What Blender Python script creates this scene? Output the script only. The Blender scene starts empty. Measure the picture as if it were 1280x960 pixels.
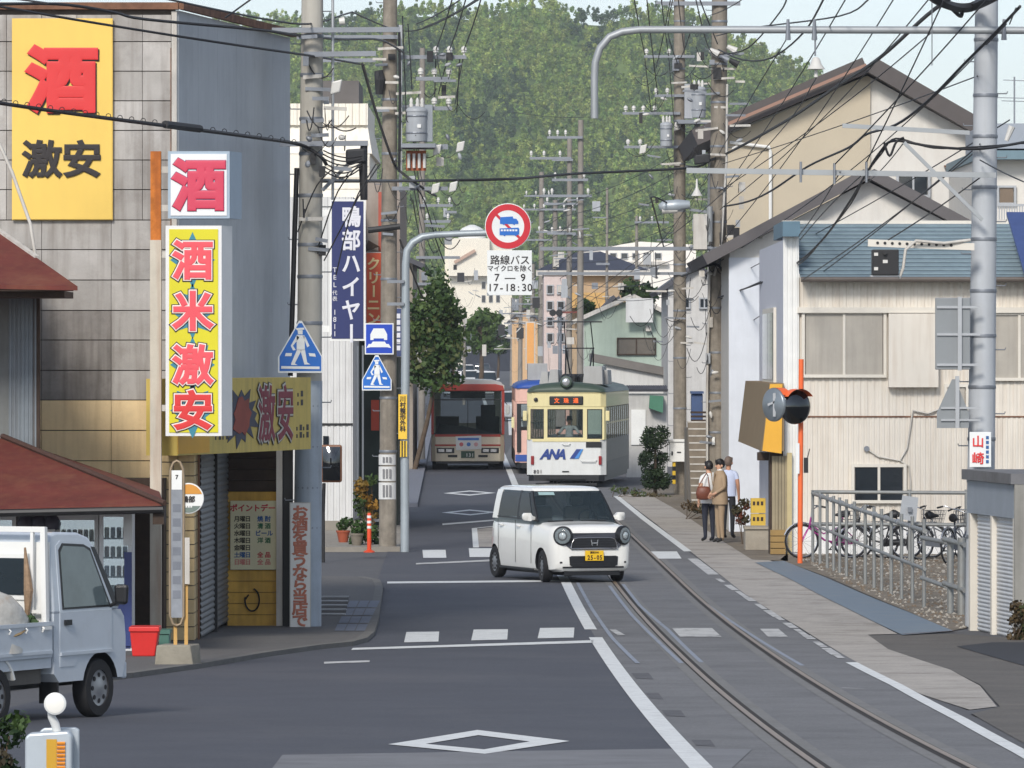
import bpy, math, random
import numpy as np
from mathutils import Vector, Matrix

random.seed(7)
rng = np.random.default_rng(7)
R = math.radians
SC = bpy.context.scene
COL = SC.collection

# ------------------------------------------------------------------ camera
F, H, CX, HY = 8000.0, 3.86, 640.0, 446.0       # focal length in photo pixels, eye height, optical axis, horizon row
cam = bpy.data.cameras.new('camera')
cam.lens = F / 1280 * 36
cam.sensor_width = 36
cam.shift_y = -(480 - HY) / 1280
cam.clip_start = 1
cam.clip_end = 20000
camo = bpy.data.objects.new('camera', cam)
camo.location = (0, 0, H)
camo.rotation_euler = (R(90), 0, 0)
COL.objects.link(camo)
SC.camera = camo

# ------------------------------------------------------------------ sky, sun, exposure
SUN_EL, SUN_AZ = 34, 196           # azimuth clockwise from +Y: behind the camera, a little to the left
world = bpy.data.worlds.new('World')
SC.world = world
world.use_nodes = True
nt = world.node_tree
bg = nt.nodes['Background']
sky = nt.nodes.new('ShaderNodeTexSky')
sky.sky_type = 'NISHITA'
sky.sun_disc = False
sky.sun_elevation = R(SUN_EL)
sky.sun_rotation = R(SUN_AZ)
sky.air_density = 1.0
sky.dust_density = 0.7
sky.ozone_density = 5.0
hsv = nt.nodes.new('ShaderNodeHueSaturation')          # summer haze: paler, less saturated sky all over
hsv.inputs['Saturation'].default_value = 0.5
nt.links.new(sky.outputs[0], hsv.inputs['Color'])
nt.links.new(hsv.outputs[0], bg.inputs[0])
bg.inputs[1].default_value = 0.13
sl = bpy.data.lights.new('sun', 'SUN')
sl.energy = 2.3
sl.angle = R(13)
sl.color = (1.0, 0.94, 0.86)
so = bpy.data.objects.new('sun', sl)
so.rotation_euler = (R(90 - SUN_EL), 0, R(180 - SUN_AZ))
COL.objects.link(so)
vs = SC.view_settings
vs.view_transform = 'Standard'
vs.look = 'None'
vs.exposure = 0.40
vs.gamma = 1.0

# ------------------------------------------------------------------ picture <-> place
KY = [-80.0, 0.0] + [float(k) for k in range(2, 109, 2)] + [260.0, 600.0, 960.0, 6000.0]
def zraw(Y):
    if Y <= 0: return 0.000208 * 108 ** 2
    if Y < 108: return 0.000208 * (108 - Y) ** 2
    if Y < 260: return 0.0
    if Y < 600: return (Y - 260) / 340 * 1.5
    if Y < 960: return 1.5 + (Y - 600) / 360 * 0.4
    return 1.9
KZ = [zraw(k) for k in KY]
def zg(Y): return float(np.interp(Y, KY, KZ))
_ty = np.concatenate([np.linspace(28, 260, 2400), np.linspace(261, 3000, 2000)])
_tp = np.array([HY + (H - zg(t)) * F / t for t in _ty])
def D(y): return float(np.interp(-y, -_tp, _ty))          # depth of the ground seen at row y
def X(x, Y): return (x - CX) * Y / F
def Z(y, Y): return H + (HY - y) * Y / F
def G(x, y):
    Y = D(y); return (X(x, Y), Y)
def P(x, y, Y): return Vector((X(x, Y), Y, Z(y, Y)))

def lin(c):
    c = c / 255.0
    return c / 12.92 if c <= 0.04045 else ((c + 0.055) / 1.055) ** 2.4
def C(r, g, b): return (lin(r), lin(g), lin(b), 1.0)

# ------------------------------------------------------------------ materials
MATS = {}
def M(name, rgb, rough=0.7, metal=0.0, var=0.12, scale=3.0, bump=0.0, bscale=40.0, streak=0.0,
      dirt=None, dirt_amt=0.0, dirt_scale=1.2, grain=0.0, coat=0.0, emit=None, estr=0.0, spec=0.5):
    """plain surface with mottling, optional vertical streaks and blotches of dirt"""
    if name in MATS: return MATS[name]
    m = bpy.data.materials.new(name); m.use_nodes = True
    t = m.node_tree; N = t.nodes; L = t.links
    b = N['Principled BSDF']
    b.inputs['Roughness'].default_value = rough
    b.inputs['Metallic'].default_value = metal
    b.inputs['Specular IOR Level'].default_value = spec
    if coat: b.inputs['Coat Weight'].default_value = coat; b.inputs['Coat Roughness'].default_value = 0.06
    col = C(*rgb)
    b.inputs['Base Color'].default_value = col
    geo = N.new('ShaderNodeNewGeometry')
    out = None
    if var > 0:
        n = N.new('ShaderNodeTexNoise'); n.inputs['Scale'].default_value = scale
        n.inputs['Detail'].default_value = 6; n.inputs['Roughness'].default_value = 0.65
        L.new(geo.outputs['Position'], n.inputs['Vector'])
        mx = N.new('ShaderNodeMix'); mx.data_type = 'RGBA'
        mx.inputs['A'].default_value = tuple(c * (1 - var) for c in col[:3]) + (1,)
        mx.inputs['B'].default_value = tuple(min(1, c * (1 + var)) for c in col[:3]) + (1,)
        mr = N.new('ShaderNodeMapRange'); mr.inputs[1].default_value = 0.3; mr.inputs[2].default_value = 0.7
        L.new(n.outputs['Fac'], mr.inputs[0]); L.new(mr.outputs[0], mx.inputs['Factor'])
        out = mx.outputs['Result']
    if streak > 0:
        mp = N.new('ShaderNodeMapping'); mp.inputs['Scale'].default_value = (9, 9, 0.7)
        L.new(geo.outputs['Position'], mp.inputs['Vector'])
        n = N.new('ShaderNodeTexNoise'); n.inputs['Scale'].default_value = 1.0; n.inputs['Detail'].default_value = 5
        L.new(mp.outputs[0], n.inputs['Vector'])
        mr = N.new('ShaderNodeMapRange'); mr.inputs[1].default_value = 0.45; mr.inputs[2].default_value = 0.75
        mr.inputs[4].default_value = streak
        L.new(n.outputs['Fac'], mr.inputs[0])
        mx = N.new('ShaderNodeMix'); mx.data_type = 'RGBA'
        L.new(mr.outputs[0], mx.inputs['Factor'])
        if out: L.new(out, mx.inputs['A'])
        else: mx.inputs['A'].default_value = col
        mx.inputs['B'].default_value = C(*(dirt or (70, 62, 52)))
        out = mx.outputs['Result']
    if dirt and dirt_amt > 0:
        n = N.new('ShaderNodeTexNoise'); n.inputs['Scale'].default_value = dirt_scale; n.inputs['Detail'].default_value = 8
        n.inputs['Roughness'].default_value = 0.7
        L.new(geo.outputs['Position'], n.inputs['Vector'])
        mr = N.new('ShaderNodeMapRange'); mr.inputs[1].default_value = 0.5; mr.inputs[2].default_value = 0.68
        mr.inputs[4].default_value = dirt_amt
        L.new(n.outputs['Fac'], mr.inputs[0])
        mx = N.new('ShaderNodeMix'); mx.data_type = 'RGBA'
        L.new(mr.outputs[0], mx.inputs['Factor'])
        if out: L.new(out, mx.inputs['A'])
        else: mx.inputs['A'].default_value = col
        mx.inputs['B'].default_value = C(*dirt)
        out = mx.outputs['Result']
    if grain > 0:
        n = N.new('ShaderNodeTexNoise'); n.inputs['Scale'].default_value = 26; n.inputs['Detail'].default_value = 3; n.inputs['Roughness'].default_value = 0.8
        L.new(geo.outputs['Position'], n.inputs['Vector'])
        mr = N.new('ShaderNodeMapRange'); mr.inputs[1].default_value = 0.3; mr.inputs[2].default_value = 0.7; mr.inputs[3].default_value = 1-grain; mr.inputs[4].default_value = 1+grain
        L.new(n.outputs['Fac'], mr.inputs[0])
        mx = N.new('ShaderNodeVectorMath'); mx.operation = 'SCALE'
        if out: L.new(out, mx.inputs[0])
        else: mx.inputs[0].default_value = col[:3]
        L.new(mr.outputs[0], mx.inputs['Scale']); out = mx.outputs[0]
    if out: L.new(out, b.inputs['Base Color'])
    if bump > 0:
        n = N.new('ShaderNodeTexNoise'); n.inputs['Scale'].default_value = bscale; n.inputs['Detail'].default_value = 4
        L.new(geo.outputs['Position'], n.inputs['Vector'])
        bp = N.new('ShaderNodeBump'); bp.inputs['Strength'].default_value = bump; bp.inputs['Distance'].default_value = 0.02
        L.new(n.outputs['Fac'], bp.inputs['Height']); L.new(bp.outputs[0], b.inputs['Normal'])
    if emit:
        b.inputs['Emission Color'].default_value = C(*emit); b.inputs['Emission Strength'].default_value = estr
    MATS[name] = m
    return m

def glass(name, tint=(60, 66, 70), alpha=0.35, rough=0.05):
    """thin pane: a see-through share and a reflecting dark share"""
    if name in MATS: return MATS[name]
    m = bpy.data.materials.new(name); m.use_nodes = True
    t = m.node_tree; N = t.nodes; L = t.links
    b = N['Principled BSDF']
    b.inputs['Base Color'].default_value = C(*tint); b.inputs['Roughness'].default_value = rough
    tr = N.new('ShaderNodeBsdfTransparent'); tr.inputs[0].default_value = (0.8, 0.84, 0.84, 1)
    mx = N.new('ShaderNodeMixShader'); mx.inputs[0].default_value = 1 - alpha
    L.new(tr.outputs[0], mx.inputs[1]); L.new(b.outputs[0], mx.inputs[2])
    L.new(mx.outputs[0], N['Material Output'].inputs['Surface'])
    MATS[name] = m
    return m

def foliage(name, trans=0.25):
    if name in MATS: return MATS[name]
    m = bpy.data.materials.new(name); m.use_nodes = True
    t = m.node_tree; N = t.nodes; L = t.links
    b = N['Principled BSDF']; b.inputs['Roughness'].default_value = 0.6; b.inputs['Specular IOR Level'].default_value = 0.25
    a = N.new('ShaderNodeAttribute'); a.attribute_name = 'tint'
    L.new(a.outputs['Color'], b.inputs['Base Color'])
    tl = N.new('ShaderNodeBsdfTranslucent'); L.new(a.outputs['Color'], tl.inputs[0])
    mx = N.new('ShaderNodeMixShader'); mx.inputs[0].default_value = trans
    L.new(b.outputs[0], mx.inputs[1]); L.new(tl.outputs[0], mx.inputs[2])
    L.new(mx.outputs[0], N['Material Output'].inputs['Surface'])
    MATS[name] = m
    return m

# ------------------------------------------------------------------ mesh helpers
def tag(o, label=None, cat=None, group=None, kind=None):
    if label: o['label'] = label
    if cat: o['category'] = cat
    if group: o['group'] = group
    if kind: o['kind'] = kind
    return o

def thing(name, label, cat, loc=(0, 0, 0), rz=0.0, group=None):
    o = bpy.data.objects.new(name, None); COL.objects.link(o)
    o.empty_display_size = 0.2
    o.location = loc; o.rotation_euler = (0, 0, R(rz))
    return tag(o, label, cat, group)

def clone(root, loc=None, rz=None, label=None):
    def cp(o, par):
        c = o.copy(); COL.objects.link(c); c.parent = par
        for ch in o.children: cp(ch, c)
        return c
    r = cp(root, root.parent)
    if loc is not None: r.location = loc
    if rz is not None: r.rotation_euler = (0, 0, R(rz))
    if label: r['label'] = label
    return r

class MB:
    def __init__(s): s.v = []; s.f = []; s.mi = []; s.m = 0
    def add(s, vs, fs):
        o = len(s.v); s.v += [tuple(v) for v in vs]
        for f in fs: s.f.append([o + i for i in f]); s.mi.append(s.m)
        return s
    def box(s, x0, x1, y0, y1, z0, z1):
        return s.add([(x0,y0,z0),(x1,y0,z0),(x1,y1,z0),(x0,y1,z0),(x0,y0,z1),(x1,y0,z1),(x1,y1,z1),(x0,y1,z1)],
              [(0,3,2,1),(4,5,6,7),(0,1,5,4),(1,2,6,5),(2,3,7,6),(3,0,4,7)])
    def hexa(s, p):      # 4 bottom + 4 top points, same winding
        return s.add(p, [(0,3,2,1),(4,5,6,7),(0,1,5,4),(1,2,6,5),(2,3,7,6),(3,0,4,7)])
    def obox(s, org, U, V, W):   # origin corner and three edge vectors
        o = Vector(org); U, V, W = Vector(U), Vector(V), Vector(W)
        return s.hexa([o, o+U, o+U+V, o+V, o+W, o+U+W, o+U+V+W, o+V+W])
    def bar(s, p, q, w, h=None, up=(0, 0, 1)):
        h = h or w
        p, q = Vector(p), Vector(q); d = (q - p).normalized()
        u = Vector(up)
        if abs(d.dot(u)) > 0.98: u = Vector((0, 1, 0))
        a = d.cross(u).normalized() * w / 2; b = a.cross(d).normalized() * h / 2
        return s.hexa([p-a-b, p+a-b, p+a+b, p-a+b, q-a-b, q+a-b, q+a+b, q-a+b])
    def prism(s, poly, a0, a1, axis='y'):
        def mk(u, w, a): return {'y': (u, a, w), 'x': (a, u, w), 'z': (u, w, a)}[axis]
        n = len(poly)
        vs_ = [mk(u, w, a0) for u, w in poly] + [mk(u, w, a1) for u, w in poly]
        fs = [list(range(n))[::-1], list(range(n, 2*n))] + [(i, (i+1) % n, n+(i+1) % n, n+i) for i in range(n)]
        return s.add(vs_, fs)
    def tube(s, pts, r, n=8, cap=True):
        pts = [Vector(p) for p in pts]; k = len(pts)
        rs = r if isinstance(r, (list, tuple)) else [r] * k
        vs_ = []; a = None
        for i, p in enumerate(pts):
            d = (pts[min(i+1, k-1)] - pts[max(i-1, 0)]).normalized()
            if a is None:
                a = d.cross(Vector((0, 0, 1)))
                if a.length < 0.05: a = d.cross(Vector((0, 1, 0)))
            a = (a - d * a.dot(d)).normalized(); b = d.cross(a)
            vs_ += [p + (a * math.cos(t) + b * math.sin(t)) * rs[i] for t in [2*math.pi*j/n for j in range(n)]]
        fs = [(i*n+j, i*n+(j+1) % n, (i+1)*n+(j+1) % n, (i+1)*n+j) for i in range(k-1) for j in range(n)]
        if cap: fs += [list(range(n))[::-1], list(range((k-1)*n, k*n))]
        return s.add(vs_, fs)
    def lathe(s, prof, n=16, axis='z', c=(0, 0, 0), cap=True):
        c = Vector(c); vs_ = []
        for r, h in prof:
            for j in range(n):
                t = 2*math.pi*j/n; u, w = r*math.cos(t), r*math.sin(t)
                vs_.append(c + Vector({'z': (u, w, h), 'y': (u, h, w), 'x': (h, u, w)}[axis]))
        k = len(prof)
        fs = [(i*n+j, i*n+(j+1) % n, (i+1)*n+(j+1) % n, (i+1)*n+j) for i in range(k-1) for j in range(n)]
        if cap: fs += [list(range(n))[::-1], list(range((k-1)*n, k*n))]
        return s.add(vs_, fs)
    def rings(s, rr, cap=True, closed=True):
        n = len(rr[0]); k = len(rr)
        vs_ = [p for r in rr for p in r]
        m = n if closed else n-1
        fs = [(i*n+j, i*n+(j+1) % n, (i+1)*n+(j+1) % n, (i+1)*n+j) for i in range(k-1) for j in range(m)]
        if cap: fs += [list(range(n))[::-1], list(range((k-1)*n, k*n))]
        return s.add(vs_, fs)
    def quad(s, a, b, c, d): return s.add([a, b, c, d], [(0, 1, 2, 3)])
    def poly(s, pts): return s.add(pts, [list(range(len(pts)))])
    def build(s, name, mats, parent=None, smooth=None, bevel=0, sub=0, kind=None, label=None):
        me = bpy.data.meshes.new(name)
        me.from_pydata(s.v, [], s.f); me.validate()
        if not isinstance(mats, (list, tuple)): mats = [mats]
        for m in mats: me.materials.append(m)
        if len(mats) > 1 and len(s.mi) == len(me.polygons):
            me.polygons.foreach_set('material_index', s.mi)
        import bmesh
        bm = bmesh.new(); bm.from_mesh(me); bmesh.ops.recalc_face_normals(bm, faces=bm.faces); bm.to_mesh(me); bm.free()
        if smooth is not None:
            me.polygons.foreach_set('use_smooth', [True] * len(me.polygons))
            me.set_sharp_from_angle(angle=R(smooth))
        o = bpy.data.objects.new(name, me); COL.objects.link(o); o.parent = parent
        if bevel:
            b = o.modifiers.new('b', 'BEVEL'); b.width = bevel; b.segments = 2; b.limit_method = 'ANGLE'
        if sub:
            b = o.modifiers.new('s', 'SUBSURF'); b.levels = sub; b.render_levels = sub
        if kind: o['kind'] = kind
        if label: o['label'] = label
        return o

def part(name, mat, parent, fn, **kw):
    mb = MB(); fn(mb); return mb.build(name, mat, parent, **kw)
def bx(name, mat, parent, *a, **kw):
    mb = MB(); mb.box(*a); return mb.build(name, mat, parent, **kw)

def ribbed(mb, p0, p1, z0, z1, pitch=0.1, depth=0.012, flat=0.6, n=None):
    """vertical-ribbed sheet from plan point p0 to p1; ribs stand out to the right-hand side of p0->p1 reversed"""
    p0, p1 = Vector((p0[0], p0[1], 0)), Vector((p1[0], p1[1], 0))
    d = p1 - p0; L = d.length; d.normalize(); nrm = Vector((d.y, -d.x, 0))
    k = max(1, int(round(L / pitch))); pt = L / k
    prof = []
    for i in range(k):
        for a, h in ((0, 0), (0.5*(1-flat), 0), (0.5*(1-flat)+0.08, 1), (1-0.5*(1-flat)-0.08, 1), (1-0.5*(1-flat), 0)):
            prof.append(p0 + d*((i+a)*pt) + nrm*(h*depth))
    prof.append(p1)
    n = len(prof)
    mb.add([(p.x, p.y, z0) for p in prof] + [(p.x, p.y, z1) for p in prof],
           [(i, i+1, n+i+1, n+i) for i in range(n-1)])

def slatted(mb, p0, p1, z0, z1, pitch=0.08, depth=0.015):
    """horizontal slats (shutter) from plan point p0 to p1"""
    a, b = Vector((p0[0], p0[1], 0)), Vector((p1[0], p1[1], 0))
    d = (b-a).normalized(); nrm = Vector((d.y, -d.x, 0))
    k = max(1, int(round((z1-z0)/pitch))); pt = (z1-z0)/k; prof = []
    for i in range(k):
        for t, h in ((0.02, 0), (0.25, 0.8), (0.5, 1), (0.75, 0.8), (0.98, 0)):
            prof.append((z0+(i+t)*pt, h*depth))
    n = len(prof)
    mb.add([(a.x+nrm.x*h, a.y+nrm.y*h, z) for z, h in prof] + [(b.x+nrm.x*h, b.y+nrm.y*h, z) for z, h in prof],
           [(i, n+i, n+i+1, i+1) for i in range(n-1)])

# ------------------------------------------------------------------ lettering
_gl = {}
def glyph(ch, bold):
    k = (ch, bold)
    if k not in _gl:
        cu = bpy.data.curves.new('g', 'FONT'); cu.body = ch; cu.align_x = 'CENTER'; cu.resolution_u = 3
        cu.fill_mode = 'FRONT'; cu.bevel_depth = bold; cu.bevel_resolution = 1
        if bold <= 0: cu.bevel_depth = 0
        ob = bpy.data.objects.new('g', cu); COL.objects.link(ob)
        me = bpy.data.meshes.new_from_object(ob.evaluated_get(bpy.context.evaluated_depsgraph_get()))
        _gl[k] = ([tuple(v.co) for v in me.vertices], [tuple(p.vertices) for p in me.polygons])
        bpy.data.objects.remove(ob); bpy.data.curves.remove(cu); bpy.data.meshes.remove(me)
    return _gl[k]
def write(mb, s, org, size, U=(1, 0, 0), V=(0, 0, 1), bold=0.02, vertical=False, pitch=1.0, sx=1.0, thick=0.004):
    org, U, V = Vector(org), Vector(U), Vector(V); N = U.cross(V)
    adv = [1.0 if ord(c) > 255 else 0.62 for c in s]
    tot = sum(adv)*pitch; cur = -tot/2
    for i, c in enumerate(s):
        if vertical: o = org - V*(i*pitch*size)
        else:
            o = org + U*((cur + adv[i]*pitch/2)*size*sx); cur += adv[i]*pitch
        if c == ' ': continue
        vs_, fs = glyph(c, bold); out = []
        for x, y, z in vs_:
            y -= 0.37
            if vertical and c in 'ー-': x, y = y, -x
            out.append(o + U*(x*size*sx) + V*(y*size) + N*((z/bold if bold > 0 else 1)*thick + 0.002))
        mb.add(out, fs)

# ------------------------------------------------------------------ ground sheets
def clip(poly, a, b):
    def half(pl, f):
        out = []
        for i in range(len(pl)):
            p, q = pl[i], pl[(i+1) % len(pl)]; fp, fq = f(p), f(q)
            if fp >= 0: out.append(p)
            if (fp > 0 > fq) or (fp < 0 < fq):
                t = fp/(fp-fq); out.append((p[0]+(q[0]-p[0])*t, p[1]+(q[1]-p[1])*t))
        return out
    return half(half(poly, lambda p: p[1]-a), lambda p: b-p[1]) if len(poly) > 2 else []
def sheet_mb(mb, poly, dz):
    y0, y1 = min(p[1] for p in poly), max(p[1] for p in poly)
    for a, b in zip(KY[:-1], KY[1:]):
        if b <= y0 or a >= y1: continue
        pl = clip(poly, a, b)
        if len(pl) >= 3:
            n = len(pl); mb.poly([(p[0], p[1], zg(p[1])+dz) for p in pl])
def sheet(name, mat, poly, dz, parent=None, kind=None, px=True):
    mb = MB(); pl = [G(*p) for p in poly] if px else poly
    sheet_mb(mb, pl, dz)
    return mb.build(name, mat, parent, kind=kind)
def slab(name, mat, poly, h, parent=None, kind=None, px=True, smooth=None):
    """raised pavement with kerb faces"""
    mb = MB(); pl = [G(*p) for p in poly] if px else poly
    sheet_mb(mb, pl, h)
    for i in range(len(pl)):
        p, q = pl[i], pl[(i+1) % len(pl)]
        ks = [0.0] + sorted(t for t in [((k-p[1])/(q[1]-p[1])) if abs(q[1]-p[1]) > 1e-6 else -1 for k in KY] if 0 < t < 1) + [1.0]
        for t0, t1 in zip(ks[:-1], ks[1:]):
            a = (p[0]+(q[0]-p[0])*t0, p[1]+(q[1]-p[1])*t0); b = (p[0]+(q[0]-p[0])*t1, p[1]+(q[1]-p[1])*t1)
            mb.quad((a[0], a[1], zg(a[1])-0.02), (b[0], b[1], zg(b[1])-0.02), (b[0], b[1], zg(b[1])+h), (a[0], a[1], zg(a[1])+h))
    return mb.build(name, mat, parent, kind=kind)

# ------------------------------------------------------------------ leaves
def leaves(name, mat, parent, cents, radii, per, size, cols, squash=0.8, kind=None, shell=0.55, seed=1):
    """leaf faces spread through a set of clump ellipsoids; cols = list of linear rgb"""
    g = np.random.default_rng(seed)
    cents = np.asarray(cents, float); radii = np.asarray(radii, float); k = len(cents)
    cols = np.asarray(cols, float)
    idx = np.repeat(np.arange(k), per); n = len(idx)
    d = g.normal(size=(n, 3)); d /= np.linalg.norm(d, axis=1)[:, None]
    rr = (shell + (1-shell)*g.random(n)**0.5)
    sq = np.array([1, 1, squash])
    pos = cents[idx] + d * sq * (radii[idx]*rr)[:, None]
    nr = d + g.normal(size=(n, 3))*0.55; nr /= np.linalg.norm(nr, axis=1)[:, None]
    t = np.cross(nr, g.normal(size=(n, 3))); t /= np.linalg.norm(t, axis=1)[:, None]
    b = np.cross(nr, t)
    sz = size * (0.6 + 0.8*g.random(n))
    a_ = t*sz[:, None]; b_ = b*(sz*0.62)[:, None]
    v = np.stack([pos-a_, pos-b_, pos+a_, pos+b_], 1).reshape(-1, 3)
    me = bpy.data.meshes.new(name)
    me.vertices.add(len(v)); me.vertices.foreach_set('co', v.ravel())
    me.loops.add(4*n); me.loops.foreach_set('vertex_index', np.arange(4*n, dtype=np.int32))
    me.polygons.add(n); me.polygons.foreach_set('loop_start', np.arange(0, 4*n, 4, dtype=np.int32))
    me.update(); me.materials.append(mat)
    at = me.attributes.new('tint', 'FLOAT_COLOR', 'FACE')
    ct = cols[g.integers(0, len(cols), k)][idx] * (0.75+0.5*g.random(n))[:, None]
    at.data.foreach_set('color', np.concatenate([ct, np.ones((n, 1))], 1).astype(np.float32).ravel())
    o = bpy.data.objects.new(name, me); COL.objects.link(o); o.parent = parent
    if kind: o['kind'] = kind
    return o
# ================================================================== ground, road, rails
mAsph = M('asphalt', (84, 84, 86), 0.85, var=0.10, scale=1.3, grain=0.2, bump=0.25, bscale=60, dirt=(98, 97, 96), dirt_amt=0.35, dirt_scale=0.35)
mRoad = M('new_asphalt', (70, 72, 79), 0.8, var=0.10, scale=1.0, grain=0.22, bump=0.25, bscale=70, dirt=(86, 86, 90), dirt_amt=0.6, dirt_scale=0.22)
mBed = M('track_paving', (108, 108, 109), 0.85, var=0.14, scale=0.9, grain=0.22, bump=0.25, bscale=50, dirt=(78, 78, 80), dirt_amt=0.5, dirt_scale=0.5)
mConc = M('worn_concrete', (164, 158, 150), 0.9, var=0.16, scale=1.5, grain=0.2, bump=0.3, bscale=45, dirt=(116, 110, 103), dirt_amt=0.8, dirt_scale=0.7)
mConc2 = M('joint_concrete', (116, 117, 120), 0.9, var=0.12, scale=1.2, bump=0.25, bscale=45, dirt=(92, 92, 95), dirt_amt=0.5, dirt_scale=0.9)
mPatch = M('brown_asphalt', (92, 88, 83), 0.9, var=0.16, scale=1.2, grain=0.25, dirt=(112, 106, 98), dirt_amt=0.5, dirt_scale=0.8, bump=0.3, bscale=50)
mDark = M('fresh_tar', (48, 49, 53), 0.85, var=0.1, bump=0.3, bscale=60)
mPave = M('pavement_asphalt', (96, 94, 92), 0.9, grain=0.2, var=0.12, scale=1.2, bump=0.3, bscale=50, dirt=(70, 69, 68), dirt_amt=0.5)
mPaint = M('road_paint', (214, 216, 214), 0.7, var=0.06, grain=0.10, scale=3, dirt=(140, 140, 140), dirt_amt=0.35, dirt_scale=5)
mWorn = M('worn_road_paint', (186, 186, 184), 0.8, var=0.1, scale=3, dirt=(98, 98, 99), dirt_amt=0.95, dirt_scale=3.5)
mSeam = M('seam_filler', (138, 146, 158), 0.75, var=0.1, scale=3, dirt=(104, 105, 108), dirt_amt=0.7, dirt_scale=3)
mSteel = M('rail_steel', (136, 118, 98), 0.45, metal=0.15, var=0.12, scale=5)
mGroove = M('rail_groove', (36, 29, 24), 0.9, var=0.2)
mPlate = M('steel_ramp_plate', (104, 118, 130), 0.6, var=0.08, scale=1.5, dirt=(120, 118, 112), dirt_amt=0.4, dirt_scale=1.5)
mSoil = M('weedy_soil', (118, 108, 94), 0.95, var=0.25, scale=2.0, bump=0.6, bscale=20, dirt=(70, 66, 50), dirt_amt=0.6)
mFarPave = M('far_pavement', (112, 115, 124), 0.9, var=0.08)

big = [(-3000, -80), (3000, -80), (3000, 6000), (-3000, 6000)]
sheet('ground', mAsph, big, 0.0, kind='structure', px=False)

CL = [(1.52, 20), (1.43, 48.8), (1.28, 66), (1.11, 86), (0.92, 109.5), (0.32, 170), (-0.31, 245), (-1.4, 380), (-3.2, 600), (-6.5, 960)]   # centre line
EL = [(4.2, 20), (4.17, 52), (4.12, 77.5), (3.85, 100), (3.48, 126.6), (2.95, 175), (3.2, 203), (3.3, 260), (2.3, 400)]
LEdge = [(-7.0, 20), (-6.6, 40), (-2.95, 88.5), (-2.35, 98), (-2.3, 108), (-2.5, 131), (-3.05, 150), (-3.55, 200), (-4.4, 300), (-6.5, 500), (-9, 960)]
road = sheet('road', mRoad, LEdge + CL[::-1], 0.006, kind='structure', px=False)
tbed = sheet('tram_track_bed', mBed, CL[:7] + [(0.2, 300), (-0.6, 400)] + EL[::-1], 0.006, kind='structure', px=False)
sheet('concrete_joint', mConc2, [(340, 962), (353, 945), (600, 941), (860, 937), (940, 938), (900, 975), (560, 1010), (280, 1000)], 0.010, road)

def strip(mb, pts, w, dz):
    pts = [Vector((p[0], p[1], 0)) for p in pts]
    ws = w if isinstance(w, (list, tuple)) else [w]*len(pts)
    L_, R_ = [], []
    for i, p in enumerate(pts):
        d = (pts[min(i+1, len(pts)-1)] - pts[max(i-1, 0)]).normalized(); n = Vector((d.y, -d.x, 0))
        L_.append(p-n*ws[i]/2); R_.append(p+n*ws[i]/2)
    for i in range(len(pts)-1):
        sheet_mb(mb, [tuple(L_[i][:2]), tuple(R_[i][:2]), tuple(R_[i+1][:2]), tuple(L_[i+1][:2])], dz)
def stripo(name, mat, pts, w, dz, parent=None, kind=None, px=True):
    mb = MB(); strip(mb, [G(*p) for p in pts] if px else pts, w, dz)
    return mb.build(name, mat, parent, kind=kind)
def dense(pts, step=4.0):
    out = []
    for (a, b), (c, d) in zip(pts[:-1], pts[1:]):
        n = max(1, int(abs(d-b)/step))
        out += [(a+(c-a)*i/n, b+(d-b)*i/n) for i in range(n)]
    return out + [pts[-1]]

# painted markings on the carriageway
PZ = 0.012
stripo('centre_line', mPaint, [(1.50, 30), (1.43, 48.8), (1.28, 66), (1.115, 85.4)], 0.18, PZ, road, px=False)
stripo('centre_line', mPaint, [(1.09, 88.5), (0.92, 109.5), (0.72, 125)], 0.17, PZ, road, px=False)
stripo('centre_line', mPaint, [(0.10, 192), (-0.31, 245), (-0.62, 285)], 0.20, PZ, road, px=False)
stripo('centre_line', mPaint, [(-0.85, 310), (-1.4, 380), (-2.3, 490)], 0.22, PZ, road, px=False)
stripo('lane_line', mPaint, [(-0.05, 300), (-0.2, 420)], 0.2, PZ, tbed, px=False)
stripo('lane_line', mPaint, [(0.5, 270), (0.4, 420)], 0.2, PZ, tbed, px=False)
for a in ((505, 791, 549, 804), (589, 788, 635, 801.5), (672, 786, 718, 799)):
    sheet('crosswalk_dash', mPaint, [(a[0]+3, a[1]), (a[2], a[1]-0.5), (a[2]-1, a[3]-1), (a[0], a[3])], PZ, road)
for a in ((528, 688, 558, 698), (586, 686, 616, 697), (640, 684, 672, 696)):
    sheet('crosswalk_dash', mPaint, [(a[0], a[1]), (a[2]-1, a[1]), (a[2], a[3]), (a[0]+1, a[3])], PZ, road)
for a in ((840, 786, 902, 797), (762, 788, 782, 795), (950, 787, 985, 797)):
    sheet('crosswalk_dash', mWorn, [(a[0], a[1]), (a[2]-12, a[1]), (a[2], a[3]), (a[0]+10, a[3])], PZ, tbed)
sheet('crosswalk_dash', mPaint, [(812, 690), (846, 690), (852, 699), (820, 699)], PZ, tbed)
sheet('stop_line', mPaint, [(441, 811), (742, 801.3), (742, 804.5), (439, 813.5)], PZ, road)
sheet('stop_line', mPaint, [(484, 727.8), (702, 725.8), (703, 728), (484, 730.2)], PZ, road)
sheet('thin_line', mPaint, [(553, 655), (618, 650), (618, 651.6), (553, 657)], PZ, road)
sheet('thin_line', mWorn, [(520, 704.6), (640, 699), (640, 701.2), (520, 706.3)], PZ, road)
sheet('thin_line', mWorn, [(405, 828.5), (462, 826.5), (462, 828.8), (405, 830.8)], PZ, road)
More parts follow.
